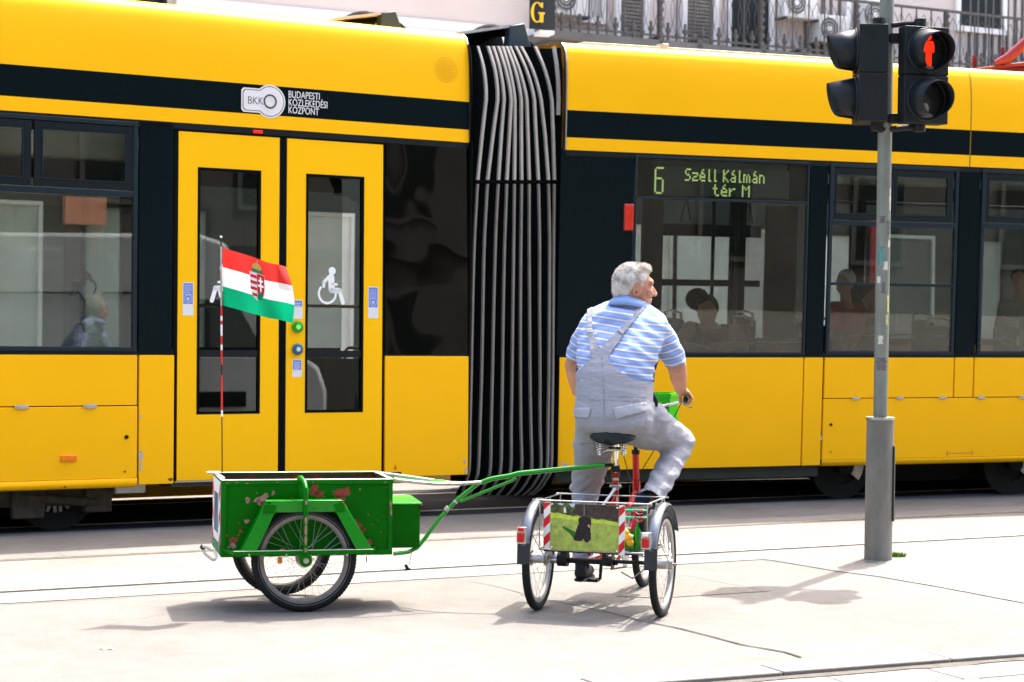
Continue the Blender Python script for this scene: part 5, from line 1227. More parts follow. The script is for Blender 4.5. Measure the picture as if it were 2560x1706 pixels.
def wav(u, s, a): return a*noise.noise(Vector((u*s, 3.1, 0)))
hz = lambda u: .20+.16*u
pr([(0.003, .004)]+[(1*k/20, .004) for k in range(1, 21)]+[(1-k/30, hz(1-k/30)+wav(1-k/30, 14, .05)) for k in range(31)], HDG, .0034, 'hedge')
pr([(.10, .004), (.19, .004), (.17, .045), (.12, .03)], SKYP, .0038, 'sky_patch'); pr([(.26, .004), (.36, .004), (.345, .07), (.31, .08), (.28, .03)], SKYP, .0038, 'sky_patch')
pr([(.40, .004)]+[(.40+.6*k/12, .004) for k in range(1, 13)]+[(1-.7*k/20, hz(1-.7*k/20)-.03+wav(k/20, 9, .06)) for k in range(21)], TRP, .0036, 'dark_trees')
pr([(.19, .10), (.205, .08), (.22, .10), (.23, .20), (.19, .20)], WHT2, .0040, 'statue')
pr([(.485, .02), (.497, .02), (.50, .24), (.486, .24)], mat('print_bark', (.22, .19, .15), .5), .0040, 'trunk')
LG2 = mat('print_light_grass', (.50, .62, .06), .5, var=.2, vscale=20)
pr([(0.003, .215)]+[(k/16, hz(k/16)+.012+wav(k/16, 12, .03)) for k in range(1, 16)]+[(.997, .37), (.997, .43)]+[(1-k/16, .42-.13*k/16*(k/16)+wav(k/16, 8, .05)) for k in range(1, 16)]+[(0.003, .33)], LG2, .0038, 'sunlit_grass')
pr([(.165, .50), (.20, .50), (.27, .54), (.36, .60), (.40, .68), (.38, .80), (.34, .74), (.28, .64), (.21, .56)], mat('print_shadow_grass', (.02, .13, .012), .5, var=.3, vscale=30), .0040, 'printed_shade')
DOG = mat('print_dog', (.022, .016, .019), .6, var=.5, vscale=50)
dg_ = [(.47, .27), (.52, .26), (.56, .275), (.59, .31), (.60, .37), (.595, .44), (.585, .50), (.59, .58), (.60, .68), (.595, .76), (.575, .78), (.56, .82), (.52, .81), (.50, .79), (.485, .74), (.46, .79), (.42, .80), (.37, .79), (.34, .76), (.355, .70), (.37, .60), (.39, .50), (.42, .42), (.405, .37), (.41, .31), (.44, .28)]
dd = []
for k in range(len(dg_)):
    (a_, b_), (c_, d_) = dg_[k], dg_[(k+1) % len(dg_)]
    for s in range(4): t_ = s/4; dd.append((a_+(c_-a_)*t_+random.uniform(-.005, .005), b_+(d_-b_)*t_+random.uniform(-.008, .008)))
pr(dd, DOG, .0044, 'dog_silhouette')
pr([(.545, .44), (.575, .43), (.585, .47), (.575, .50), (.555, .49)], mat('print_tongue', (.62, .22, .16), .5), .0050, 'tongue')
for (u, v) in ((.02, .02), (.98, .05), (.98, .97), (.02, .95)):
    mb = MB(); mb.disc(Q(u, v, .006), KP.nn, .006, .004, 10); mb.build('screw', CHROME, pst)
# red and white warning strips
def warn(x0, x1, off):
    a0, a1 = kp(x0, 1300)[0], kp(x1, 1300)[0]; mb = MB(); KP.box(mb, a0, a1, zb2-.01+off, zt-.01, .003, .006); s_ = mb.build('warning_strip', WHT2, tk, smooth=False)
    mb = MB(); w = a1-a0; z = zb2-.01+off; H2 = zt-.01
    for k in range(3):
        z0 = z+.015+k*.105; pts = [(a0, z0-.012), (a1, z0+.026), (a1, z0+.078), (a0, z0+.040)]; pts = [(p, min(max(q, z+.001), H2-.001)) for p, q in pts]; KP.poly(mb, pts, .0062, .007)
    mb.build('red_stripe', REDS, s_, smooth=False)
warn(1360, 1376, .02); warn(1548, 1563, -.005)
# frame
mb = MB(); mb.tube([T(0, .36, .74), T(0, .40, .50), T(0, .42, .30)], .019, 12)
mb.tube([T(0, .42, .31), T(0, .55, .30), T(0, .82, .40), T(0, .93, .56)], .022, 12); mb.tube([T(0, .38, .55), T(0, .60, .50), T(0, .90, .62)], .014, 10)
mb.tube([T(0, .905, .86), T(0, .93, .70)], .021, 12); mb.tube([T(0, .93, .70), T(0, .965, .52)], [.024, .027], 12)
for s_ in (-1, 1):
    mb.tube([T(0, .38, .66), T(s_*.035, .25, .52), T(s_*.07, .02, .33)], .010, 10); mb.tube([T(s_*.03, .42, .30), T(s_*.09, .02, .29)], .010, 10)
mb.build('frame', RED, tk)
mb = MB()
for s_ in (-1, 1): mb.tube([T(s_*.03, .97, .60), T(s_*.045, 1.02, .50), T(s_*.055, 1.19, .30)], [.012, .012, .008], 10)
mb.tube([T(-.035, .97, .60), T(.035, .97, .60)], .014, 10); mb.build('fork', RED, tk)
mb = MB(); mb.tube([T(0, .352, .98), T(0, .36, .74)], .0125, 12); mb.build('seat_post', CHROME, tk)
mb = MB(); mb.tube([T(0, .357, .825), T(0, .361, .79)], .026, 12); mb.tube([T(-.03, .36, .80), T(.03, .36, .80)], .010, 8); mb.build('seat_clamp', BLKP, tk)
mb = MB(); mb.tube([T(0, .361, .785), T(0, .363, .755)], .025, 12); mb.build('frame_collar', mat('dark_red_collar', (.20, .01, .01), .3), tk)
mb = MB(); mb.tube([T(0, .363, .752), T(0, .368, .68)], .020, 12); mb.tube([T(-.03, .35, .705), T(.04, .35, .705)], .006, 8); mb.sphere(T(.03, .34, .705), .013, 10, 8); mb.sphere(T(-.022, .34, .705), .010, 10, 8); mb.build('frame_lug', STEEL, tk)
mb = MB(); mb.tube([T(.005, .33, .690), T(-.05, .22, .585)], .008, 8); mb.build('diagonal_brace', WHT2, tk)
# saddle
mb = MB(); SDL = mat('saddle_black', (.012, .018, .020), .4, var=.1, bump=.1); sec = []
for f, hw, h in ((-.14, .05, .0), (-.135, .10, .006), (-.11, .132, .012), (-.06, .138, .014), (0, .11, .012), (.05, .065, .014), (.11, .035, .012), (.16, .025, .008), (.18, .012, .0)):
    sec.append((T(0, .35+f, .993+h*.3), TR_*hw, UP*(.040 if abs(f+.05) < .12 else .03)))
mb.loft(sec, 20); sad = mb.build('saddle', SDL, tk, ang=70)
for s_ in (-1, 1):
    mb = MB(); ctr = T(s_*.072, .26, .97); pts = []
    for k in range(60): an = k*.62; rr = .024-.00018*k; pts.append(T(s_*.072+rr*math.cos(an), .26+rr*math.sin(an), .972-k*.0013))
    mb.tube(pts, .0032, 6); mb.tube([T(s_*.072, .26, .985), T(s_*.072, .26, .89)], .008, 8); mb.disc(T(s_*.072, .26, .975), UP, .030, .008, 14); mb.build('saddle_spring', CHROME, sad)
mb = MB()
for s_ in (-1, 1): mb.tube([T(s_*.072, .26, .905), T(s_*.04, .34, .92), T(s_*.03, .46, .96)], .004, 8)
mb.tube([T(-.04, .345, .925), T(.04, .345, .925)], .012, 8); mb.build('saddle_rail', CHROME, sad)
# handlebar
mb = MB(); mb.tube([T(0, .905, .88), T(0, .87, 1.12)], .013, 10); mb.tube([T(0, .905, .885), T(0, .905, .86)], .026, 12); mb.build('stem', BLKP, tk)
mb = MB(); mb.tube([T(-.318, .90, 1.205), T(-.28, 1.01, 1.19), T(-.16, 1.05, 1.16), T(0, .90, 1.12), T(.16, 1.05, 1.16), T(.28, 1.01, 1.19), T(.318, .90, 1.205)], .011, 12); mb.build('handlebar', CHROME, tk)
for s_ in (-1, 1): mb = MB(); mb.tube([T(s_*.300, .955, 1.198), T(s_*.322, .86, 1.212), T(s_*.323, .853, 1.213)], [.017, .018, .015], 14); mb.build('grip', BLKP, tk)
mb = MB()
for s_ in (-1, 1): mb.tube([T(s_*.27, 1.02, 1.18), T(s_*.32, .99, 1.15), T(s_*.345, .92, 1.155)], .004, 6)
mb.build('brake_lever', CHROME, tk)
mb = MB(); mb.tube([T(.27, 1.0, 1.19), T(.2, 1.0, 1.05), T(.03, .93, .75), T(.0, .8, .45)], .003, 6); mb.tube([T(-.27, 1.0, 1.19), T(-.12, .9, 1.0), T(-.02, .85, .7), T(.0, .7, .45)], .003, 6); mb.tube([T(-.0, .40, .80), T(-.04, .60, .95), T(.02, .85, 1.05)], .0028, 6); mb.build('brake_cable', BLKP, tk)
# axle, chain case, cranks
mb = MB(); mb.tube([T(-.33, 0, .30), T(.33, 0, .30)], .011, 10); mb.build('rear_axle', BLKP, tk)
mb = MB(); mb.tube([T(-.25, .0, .30), T(-.19, .0, .30)], .042, 16); mb.tube([T(-.20, .02, .285), T(.10, .02, .285)], .009, 8); mb.obox(T(-.21, .0, .34), TR_, TFw, UP, .020, .03, .055); mb.obox(T(.03, .0, .33), TR_, TFw, UP, .012, .03, .055); mb.disc(T(.075, .0, .30), TR_, .048, .006, 24); mb.disc(T(.055, .0, .30), TR_, .03, .04, 18); mb.build('differential', BLKP, tk)
mb = MB(); mb.disc(T(-.275, 0, .30), TR_, .028, .05, 18); mb.build('hub_sleeve', CHROME, tk)
mb = MB(); mb.disc(T(.055, .42, .30), TR_, .085, .005, 30); mb.tube([T(-.08, .42, .30), T(.08, .42, .30)], .014, 10); mb.build('chainring', STEEL, tk)
mb = MB()
for dz in (-.045, .045): mb.tube([T(.06, .42, .30+dz*1.8), T(.066, .0, .30+dz)], .005, 6)
mb.build('chain', BLKP, tk)
for s_, z1 in ((-1, .135), (1, .455)):
    mb = MB(); mb.tube([T(s_*.09, .42, .30), T(s_*.10, .42, z1)], [.012, .009], 8); cr = mb.build('crank', BLKP, tk)
    mb = MB(); mb.obox(T(s_*.155, .42, z1-.004), TR_, TFw, UP, .048, .038, .010); mb.build('pedal', BLKP, cr, bevel=.004)
mb = MB(); mb.tube([T(.02, .46, .18), T(.08, .50, .14), T(.16, .80, .22)], .004, 6); mb.build('stand', BLKP, tk)
# ---- things in and on the carrier
def TP(x, y, f):    # pixel on a plane across the tricycle
    o = T(0, f, 0); d = ray(x, y); return CC+d*((o-CC).dot(TFw)/d.dot(TFw))
GB = glass_mat('x', (1, 1, 1)); 
m = bpy.data.materials.new('bottle_green'); m.use_nodes = True; b = m.node_tree.nodes['Principled BSDF']; b.inputs['Base Color'].default_value = (.01, .30, .01, 1); b.inputs['Roughness'].default_value = .12; b.inputs['Transmission Weight'].default_value = .35; BGR = m
def bottle(x, yb, yt, f, r, m, cap_m, label, name='bottle'):
    p = TP(x, yb, f); q = TP(x, yt, f); h = (q-p).length; t_ = thing(name, label, 'bottle', p, 'bottles in the rear carrier')
    mb = MB(); mb.tube([p, p+UP*.004, p+UP*h*.62, p+UP*h*.78, p+UP*h*.92, p+UP*h*.93], [r*.9, r, r, r*.45, r*.34, r*.34], 18); mb.build('bottle_body', m, t_)
    mb = MB(); mb.tube([p+UP*h*.93, p+UP*h], r*.38, 14); mb.build('bottle_cap', cap_m, t_); return t_
bottle(1572, 1377, 1318, -.05, .030, BGR, mat('cap_white', (.7, .7, .68), .4), 'green plastic bottle nearest the striped strip in the rear carrier')
bottle(1592, 1377, 1300, -.02, .026, BGR, mat('cap_red', (.5, .02, .02), .4), 'taller green bottle beside the right mudguard in the rear carrier')
p = TP(1570, 1345, -.13); YLB = mat('yellow_plastic', (.80, .42, .02), .35)
mb = MB(); mb.sphere(p, (.028, .016, .026), 14, 10, TR_, TFw, UP); mb.sphere(p+TR_*.012-UP*.028, (.022, .014, .020), 14, 10, TR_, TFw, UP); mb.sphere(p-TR_*.01+UP*.030, (.018, .014, .016), 12, 8, TR_, TFw, UP)
mb.build('toy_body', YLB, tt := thing('yellow_toy', 'small yellow plastic toy hanging behind the right striped strip', 'toy', p)); mb = MB(); mb.sphere(p+TR_*.026+UP*.012-TFw*.012, .008, 10, 8); mb.build('toy_tag', WHT2, tt)
p = TP(1585, 1330, -.02); MAG = mat('magenta_cloth', (.45, .015, .10), .7, var=.3, vscale=40)
mb = MB(); mb.loft([(p, TR_*.020, TFw*.012), (p+UP*.03, TR_*.016, TFw*.012), (p+UP*.06+TR_*.006, TR_*.017, TFw*.010), (p+UP*.085+TR_*.008, TR_*.012, TFw*.01)], 12); tag(mb.build('rolled_cloth', MAG, base=p), 'magenta rolled cloth standing behind the bottles in the carrier', 'cloth')
BNG = mat('cord_green', (.01, .35, .14), .5, var=.4, vscale=90); HKR = mat('hook_red', (.60, .06, .08), .35)
for y, lb in ((1276, 'upper'), (1294, 'lower')):
    p0 = TP(1563, y, -.10); t_ = thing('elastic_cord', lb+' green elastic luggage cord with red hooks across the rear carrier', 'luggage cord', p0, 'elastic cords on the rear carrier')
    mb = MB(); mb.tube([p0, TP(1580, y+.5, -.12), TP(1600, y+1.5, -.13), TP(1617, y+2, -.10)], .007, 8); mb.build('cord', BNG, t_)
    mb = MB(); mb.tube([TP(1588, y, -.14), TP(1590, y+7, -.15), TP(1598, y+11, -.15), TP(1606, y+8, -.15)], .004, 8); mb.sphere(TP(1589, y, -.14), .008, 10, 8); mb.sphere(TP(1604, y+1, -.14), .008, 10, 8); mb.build('hook', HKR, t_)
mb = MB(); c0 = T(.20, .08, 0); mb.obox(T(.245, .10, .47), TR_, TFw, UP, .012, .10, .095); 
for k in range(7): mb.obox(T(.20, -.0+.04*k, .60), TR_, TFw, UP, .06, .008, .012)
tag(mb.build('black_bag', mat('bag_black', (.02, .022, .022), .7, var=.3, vscale=30), base=T(.2, .1, .38), bevel=.01), 'black bag folded at the right side of the rear carrier', 'bag')
# ---- green crate on the handlebar
cr = thing('green_crate', 'bright green plastic crate mounted in front of the handlebar', 'crate', T(0, 1.2, .92))
r0, r1, f0, f1, z0_, z1_ = -.165, .18, 1.06, 1.32, .915, 1.232
mb = MB()
def cb(a, b, c, d, e, f): mb.box8([T(x, y, z) for z in (e, f) for x, y in ((a, c), (b, c), (b, d), (a, d))])
cb(r0, r1, f0, f1, z0_, z0_+.012)
for (a, b, c, d) in ((r0, r1, f0, f0+.008), (r0, r1, f1-.008, f1), (r0, r0+.008, f0+.008, f1-.008), (r1-.008, r1, f0+.008, f1-.008)):
    cb(a, b, c, d, z1_-.055, z1_); cb(a, b, c, d, z0_+.012, z0_+.05)
    long_ = b-a if b-a > .05 else d-c; n_ = 9
    for k in range(n_+1):
        t_ = k/n_*(long_-.014)
        if b-a > .05: cb(a+t_, a+t_+.014, c, d, z0_+.05, z1_-.055)
        else: cb(a, b, c+t_, c+t_+.014, z0_+.05, z1_-.055)
    cb(a, b, c, d, z0_+.13, z0_+.15)
cb(r0-.008, r1+.008, f0-.008, f0-.0005, z1_-.022, z1_); cb(r1+.0005, r1+.008, f0, f1, z1_-.022, z1_)
mb.build('crate_shell', GRNB, cr, smooth=False)
mb = MB(); cb(r0+.02, r1-.02, f0+.02, f1-.02, z0_+.02, z1_-.08); mb.build('crate_lining', mat('crate_lining', (.02, .12, .02), .6, var=.3), cr, smooth=False)

# ============================================================ pedestrian signal
PY = 13.97; base = grd(2195, 1400)
tl = thing('pedestrian_signal', 'grey pole carrying two black pedestrian signal heads, one showing red figure', 'traffic light', base)
PGR = mat('pole_grey_green', (.19, .205, .175), .5, .3, var=.22, vscale=7, bump=.15, bscale=30, stretch=(1, 1, .35)); SLV = mat('sleeve_galvanised', (.19, .185, .165), .6, .3, var=.28, vscale=5, bump=.2, bscale=20, stretch=(1, 1, .3))
def pp(x, y): return at(x, y, PY)
topz = 4.4; d_ = (pp(2219, 20)-pp(2197, 1380)); d_ = d_/d_.z; pb = lambda z: base+Vector((d_.x*z, d_.y*z, z))
zs = pp(2197, 1048).z; rp = .050
mb = MB(); mb.tube([pb(-.0), pb(.03), pb(zs-.012), pb(zs)], [.1, .0985, .0965, .0965], 32); mb.build('base_sleeve', SLV, tl)
mb = MB(); mb.tube([pb(zs-.004), pb(zs+.014)], .1015, 32); mb.build('sleeve_cap', STEEL, tl)
mb = MB(); mb.tube([pb(zs), pb(topz)], rp, 24); pl_ = mb.build('pole', PGR, tl)
# torn sticker remains and worn paint on the pole
STK = [mat('paper_remains', (.55, .54, .45), .8, var=.3, vscale=40), mat('yellow_remains', (.55, .50, .16), .7, var=.3, vscale=40), mat('teal_remains', (.10, .22, .20), .6, var=.5, vscale=50), mat('bare_patch', (.13, .12, .11), .7, var=.3, vscale=30)]
rnd = random.Random(5)
def patch(y, h, ang, dw, m):
    z = pp(2205, y).z; n = 8; mb = MB(); vs = []; r = rp+.0012; rows = 7
    for j in range(rows+1):
        zz = z-h/2+h*j/rows; c_ = pb(zz); wj = dw*(.6+.6*rnd.random())
        for i in range(n+1): an = ang+(i/n*2-1)*wj; vs.append(c_+Vector((math.cos(an), math.sin(an), 0))*r)
    mb.add(vs, [(j*(n+1)+i, j*(n+1)+i+1, (j+1)*(n+1)+i+1, (j+1)*(n+1)+i) for j in range(rows) for i in range(n)]); mb.build('sticker_remains', m, pl_)
for y, h, an, dw, k in ((640, .13, -2.0, .5, 2), (665, .06, -1.3, .35, 0), (500, .16, -.7, .22, 0), (570, .10, -.9, .30, 3), (760, .12, -.8, .2, 1), (800, .07, -1.0, .25, 1), (700, .05, -2.3, .3, 0), (910, .09, -1.7, .8, 3), (850, .06, -1.9, .4, 0), (720, .08, -1.6, .3, 3), (550, .05, -1.9, .4, 3), (610, .05, -.8, .25, 0)):
    patch(y, h, an, dw, STK[k])
SIGB = mat('signal_black', (.010, .014, .016), .42, var=.15, vscale=10); VIS = mat('visor_black', (.010, .014, .017), .45)
LNSD = mat('lens_dark', (.020, .024, .022), .12, coat=.7, var=.3, vscale=6); LEDR = mat('red_man_led', (1., .02, .004), .3, emit=.35)
def head(org, nrm, W, H, D, lit, name='signal_head'):
    ex = UP.cross(nrm).normalized()            # rightwards seen from the front
    O = lambda a, b, c: org+ex*a+UP*b+nrm*c
    mb = MB(); g = .004
    for b0, b1 in ((-H/2, -g), (g, H/2)):
        mb.box8([O(a, b, c) for b in (b0, b1) for a, c in ((-W/2, 0), (W/2, 0), (W/2-.015, -D), (-W/2+.015, -D))])
    mb.box8([O(a, b, c) for b in (-g, g) for a, c in ((-W/2+.006, -.006), (W/2-.006, -.006), (W/2-.02, -D+.004), (-W/2+.02, -D+.004))])
    h_ = mb.build(name, SIGB, tl, bevel=.010)
    for k, bz in enumerate((H*.25, -H*.25)):
        R0 = min(W*.44, H*.22)
        mb = MB(); mb.torus(O(0, bz, .004), nrm, R0, .012, 36, 8); mb.build('lens_ring', VIS, h_)
        mb = MB(); ctr = O(0, bz, 0)
        mb.tube([O(0, bz, .001), O(0, bz, .006), O(0, bz, .016), O(0, bz, .020)], [R0*.95, R0*.93, R0*.6, .01], 32); ln = mb.build('lens', LNSD, h_, ang=80)
        # visor: open tube, cut away at the bottom
        mb = MB(); n = 28; vs = []; Lv = .20
        for i in range(n+1):
            an = R_(-62)+R_(304)*i/n; t = math.sin(an); ln_ = Lv*(.55+.45*max(0, (t+.88)/1.88)**.5)
            for c_, rr in ((0, R0*1.0), (ln_, R0*.80)):
                vs.append(O(rr*math.cos(an), bz+rr*math.sin(an)-.012*(c_ > 0), c_))
        mb.add(vs, [(2*i, 2*i+2, 2*i+3, 2*i+1) for i in range(n)]); v_ = mb.build('visor', VIS, h_, solid=.004, ang=60)
        if lit and k == 0:
            mb = MB(); S_ = R0*1.9; c = .022
            def q(x, y): return O(x*S_, bz+y*S_, c)
            def pl(pts): mb.prism([q(*p) for p in pts], nrm*.002)
            mb.disc(q(0, .335)+nrm*.001, nrm, .075*S_, .002, 20)
            pl([(-.10, .235), (.10, .235), (.135, .19), (.15, .10), (.15, -.03), (.135, -.06), (.105, -.03), (.085, .0), (-.085, .0), (-.105, -.03), (-.135, -.06), (-.15, -.03), (-.15, .10), (-.135, .19)])
            pl([(-.080, -.004), (-.006, -.004), (-.006, -.36), (-.03, -.385), (-.075, -.385)]); pl([(.080, -.004), (.006, -.004), (.006, -.36), (.03, -.385), (.075, -.385)])
            mb.build('red_figure', LEDR, ln, smooth=False)
    return h_
n1 = Vector((.30, -.954, 0)).normalized()
cR = at(2317, 188, 13.80); HR = (at(2310, 67, 13.8)-at(2310, 309, 13.8)).length
h1 = head(cR, n1, .345, HR, .13, True)
n2 = Vector((-.999, .035, 0)).normalized()
cL = at(2139, 188, 13.93); h2 = head(cL, n2, .345, HR, .205, False)
# brackets
BR_ = mat('bracket_black', (.012, .015, .017), .45)
for yb, yt in ((62, 62), (322, 322)):
    mb = MB(); y = yb; zc = pp(2200, y).z; mb.tube([at(2198, y+2, 13.93), at(2222, y+2, 13.95), at(2262, y-2, 13.92), at(2306, y-4, 13.88)], .022, 10)
    mb.build('bracket_arm', BR_, tl)
for x, Y, y0, y1 in ((2196, 13.93, 46, 70), (2301, 13.88, 48, 72), (2192, 13.93, 306, 328), (2298, 13.88, 306, 330)):
    mb = MB(); mb.tube([at(x, y0, Y), at(x, y1, Y)], .043, 18); mb.build('bracket_cap', BR_, tl, bevel=.003)
for y in (98, 298):
    mb = MB(); c_ = pb(pp(2218, y).z); mb.tube([c_-UP*.03, c_+UP*.03], rp+.006, 20); mb.obox(c_+Vector((.05, -.03, 0)), Vector((1, 0, 0)), Vector((0, 1, 0)), UP, .03, .03, .035); mb.build('clamp', BR_, tl, bevel=.003)
mb = MB(); mb.tube([at(2213, 78, 13.86), at(2213, 306, 13.86)], .010, 8); mb.build('cable_conduit', STEEL, tl)
mb = MB(); mb.obox(pb(.55)+Vector((.097, -.02, 0)), Vector((1, 0, 0)), Vector((0, 1, 0)), UP, .004, .04, .27); mb.build('service_door', SLV, tl, bevel=.003)

# ============================================================ people
def remeshed(mb, voxel, it=4, fac=.5):
    """union of overlapping closed shapes -> one continuous smooth surface"""
    me = bpy.data.meshes.new('tmp'); me.from_pydata([tuple(v) for v in mb.v], [], mb.f); me.update()
    bm = bmesh.new(); bm.from_mesh(me); bmesh.ops.recalc_face_normals(bm, faces=bm.faces); bm.to_mesh(me); bm.free()
    o = bpy.data.objects.new('tmp', me); COL.objects.link(o)
    r = o.modifiers.new('r', 'REMESH'); r.mode = 'VOXEL'; r.voxel_size = voxel
    s = o.modifiers.new('s', 'SMOOTH'); s.factor = fac; s.iterations = it
    dg = bpy.context.evaluated_depsgraph_get(); m2 = bpy.data.meshes.new_from_object(o.evaluated_get(dg)); bpy.data.objects.remove(o)
    vs = [v.co.copy() for v in m2.vertices]; fs = [tuple(p.vertices) for p in m2.polygons]
    return vs, fs
def normals(vs, fs):
    n = [Vector((0, 0, 0)) for _ in vs]
    for f in fs:
        a, b, c = vs[f[0]], vs[f[1]], vs[f[2]]; k = (b-a).cross(c-a)
        for i in f: n[i] += k
    return [x.normalized() if x.length > 0 else Vector((0, 0, 1)) for x in n]
def clip(vs, fs, sf):
    s = [sf(v) for v in vs]; out = []; of = []; vm = {}; em = {}
    def gv(i):
        if i not in vm: vm[i] = len(out); out.append(vs[i])
        return vm[i]
    def ge(i, j):
        k = (min(i, j), max(i, j))
        if k not in em:
            t = s[i]/(s[i]-s[j]); em[k] = len(out); out.append(vs[i].lerp(vs[j], t))
        return em[k]
    for f in fs:
        if all(s[i] <= 0 for i in f): continue
        p = []
        for q in range(len(f)):
            i, j = f[q], f[(q+1) % len(f)]
            if s[i] > 0: p.append(gv(i))
            if (s[i] > 0) != (s[j] > 0): p.append(ge(i, j))
        if len(p) >= 3: of.append(tuple(p))
    return out, of
def mobj(name, vs, fs, m, parent, solid=0, smooth=True, base=None):
    mb = MB(); mb.v = [Vector(v) for v in vs]; mb.f = list(fs); mb.mi = [0]*len(fs); return mb.build(name, m, parent, solid=solid, ang=180, smooth=smooth)
def skin_mat(name, c, c2):
    m = mat(name, c, .55, bump=.12, bscale=120, col2=c2, thr=(.4, .7), vscale=9); b = m.node_tree.nodes['Principled BSDF']
    b.inputs['Subsurface Weight'].default_value = .12; b.inputs['Subsurface Radius'].default_value = (.012, .005, .003); return m
SKIN = skin_mat('weathered_skin', (.42, .20, .125), (.50, .26, .175))
SKIN2 = skin_mat('passenger_skin', (.60, .36, .26), (.66, .42, .32))
def interp(cv, x):
    if x <= cv[0][0]: return cv[0][1]
    for (x0, y0), (x1, y1) in zip(cv, cv[1:]):
        if x <= x1: return y0+(y1-y0)*(x-x0)/(x1-x0)
    return cv[-1][1]

# ---------------- the rider
man = thing('person', 'white haired man in striped blue polo and grey overalls riding the tricycle', 'person', T(0, .35, 0))
ef, er = TFw, TR_
#  y, cx, half width px, half depth m, Y
TORSO = [(1092, 1536, 45, .07, 11.63), (1085, 1536, 66, .11, 11.62), (1068, 1536, 84, .145, 11.62), (1050, 1536, 90, .16, 11.63), (1030, 1536, 91, .165, 11.64), (1000, 1536, 88, .160, 11.66), (965, 1536, 88, .160, 11.69), (930, 1537, 91, .160, 11.72), (895, 1543, 98, .158, 11.76),
         (860, 1549, 102, .148, 11.80), (830, 1555, 103, .132, 11.84), (806, 1560, 106, .115, 11.87), (788, 1561, 97, .095, 11.89), (773, 1558, 80, .078, 11.91), (760, 1564, 55, .065, 11.92), (752, 1569, 40, .055, 11.92)]
def torso_rings(infl=0., ylo=1090, yhi=700):
    return [(at(cx, y, Y), er*(hw*Y/FPX/.965+infl), ef*(hd+infl)) for y, cx, hw, hd, Y in TORSO if yhi <= y <= ylo]
SHR, SHL = at(1656, 832, 11.84), at(1468, 827, 11.93)
ELR, ELL = at(1692, 915, 11.88), at(1434, 912, 12.0)
WRR, WRL = at(1702, 976, 12.06), at(1443, 980, 12.28)
HIPR, HIPL = at(1580, 1062, 11.68), at(1492, 1062, 11.73)
KNR, KNL = at(1700, 1106, 11.98), at(1463, 1222, 12.0)
ANR, ANL = T(.165, .37, .565), T(-.206, .40, .23)
Hc = at(1585, 716, 11.93); Fd = Vector((.955, .29, -.10)).normalized(); Sd = Vector((Fd.y, -Fd.x, 0)).normalized(); Hu = Sd.cross(Fd).normalized()
hs = 1.10
def Hp(f, s, u): return Hc+Fd*(f*hs)+Sd*(s*hs)+Hu*(u*hs)
body = MB()
body.sphere(Hp(-.018, 0, .022), (.108*hs, .084*hs, .108*hs), 24, 16, Fd, Sd, Hu)
body.sphere(Hp(.040, 0, -.045), (.066*hs, .064*hs, .080*hs), 20, 14, Fd, Sd, Hu)
body.sphere(Hp(.082, 0, -.100), (.026*hs, .030*hs, .022*hs), 14, 10, Fd, Sd, Hu)
body.sphere(Hp(.080, 0, .028), (.026*hs, .060*hs, .030*hs), 16, 10, Fd, Sd, Hu)      # brow / forehead
body.cap(Hp(.098, 0, .012), .011*hs, Hp(.126, 0, -.028), .016*hs)                       # nose
for s_ in (-1, 1):
    body.sphere(Hp(.120, s_*.013, -.034), .011*hs, 10, 8); body.sphere(Hp(.072, s_*.040, -.030), .032*hs, 12, 8)
    body.sphere(Hp(.055, s_*.040, -.080), .030*hs, 12, 8)
    body.sphere(Hp(.094, s_*.012, -.072), (.016*hs, .018*hs, .007*hs), 10, 8, Fd, Sd, Hu); body.sphere(Hp(.092, s_*.010, -.082), (.016*hs, .016*hs, .007*hs), 10, 8, Fd, Sd, Hu)
    e_ = [Hp(-.004+.021*math.cos(a)-.006, s_*(.086+.006*math.cos(a)), -.014+.034*math.sin(a)-(.006 if math.sin(a) < 0 else 0)) for a in [2*math.pi*k/12 for k in range(12)]]
    body.tube(e_, .0062*hs, 8, closed=True); body.sphere(Hp(-.004, s_*.082, -.014), (.016*hs, .008*hs, .028*hs), 12, 8, Fd, Sd, Hu)
body.cap(Hp(-.035, 0, -.06), .066*hs, at(1566, 790, 11.90), .074)
body.loft(torso_rings(-.035, 1052), 20)
for (a, ra, b, rb) in ((SHR, .060, ELR, .060), (SHL, .060, ELL, .056), (ELR, .056, ELR.lerp(WRR, .45), .054), (ELR.lerp(WRR, .45), .054, WRR, .035), (ELL, .056, ELL.lerp(WRL, .4), .052), (ELL.lerp(WRL, .4), .052, WRL, .032), (HIPR, .09, KNR, .06), (KNR, .055, ANR, .038), (HIPL, .09, KNL, .06), (KNL, .055, ANL, .038)): body.cap(a, ra, b, rb)
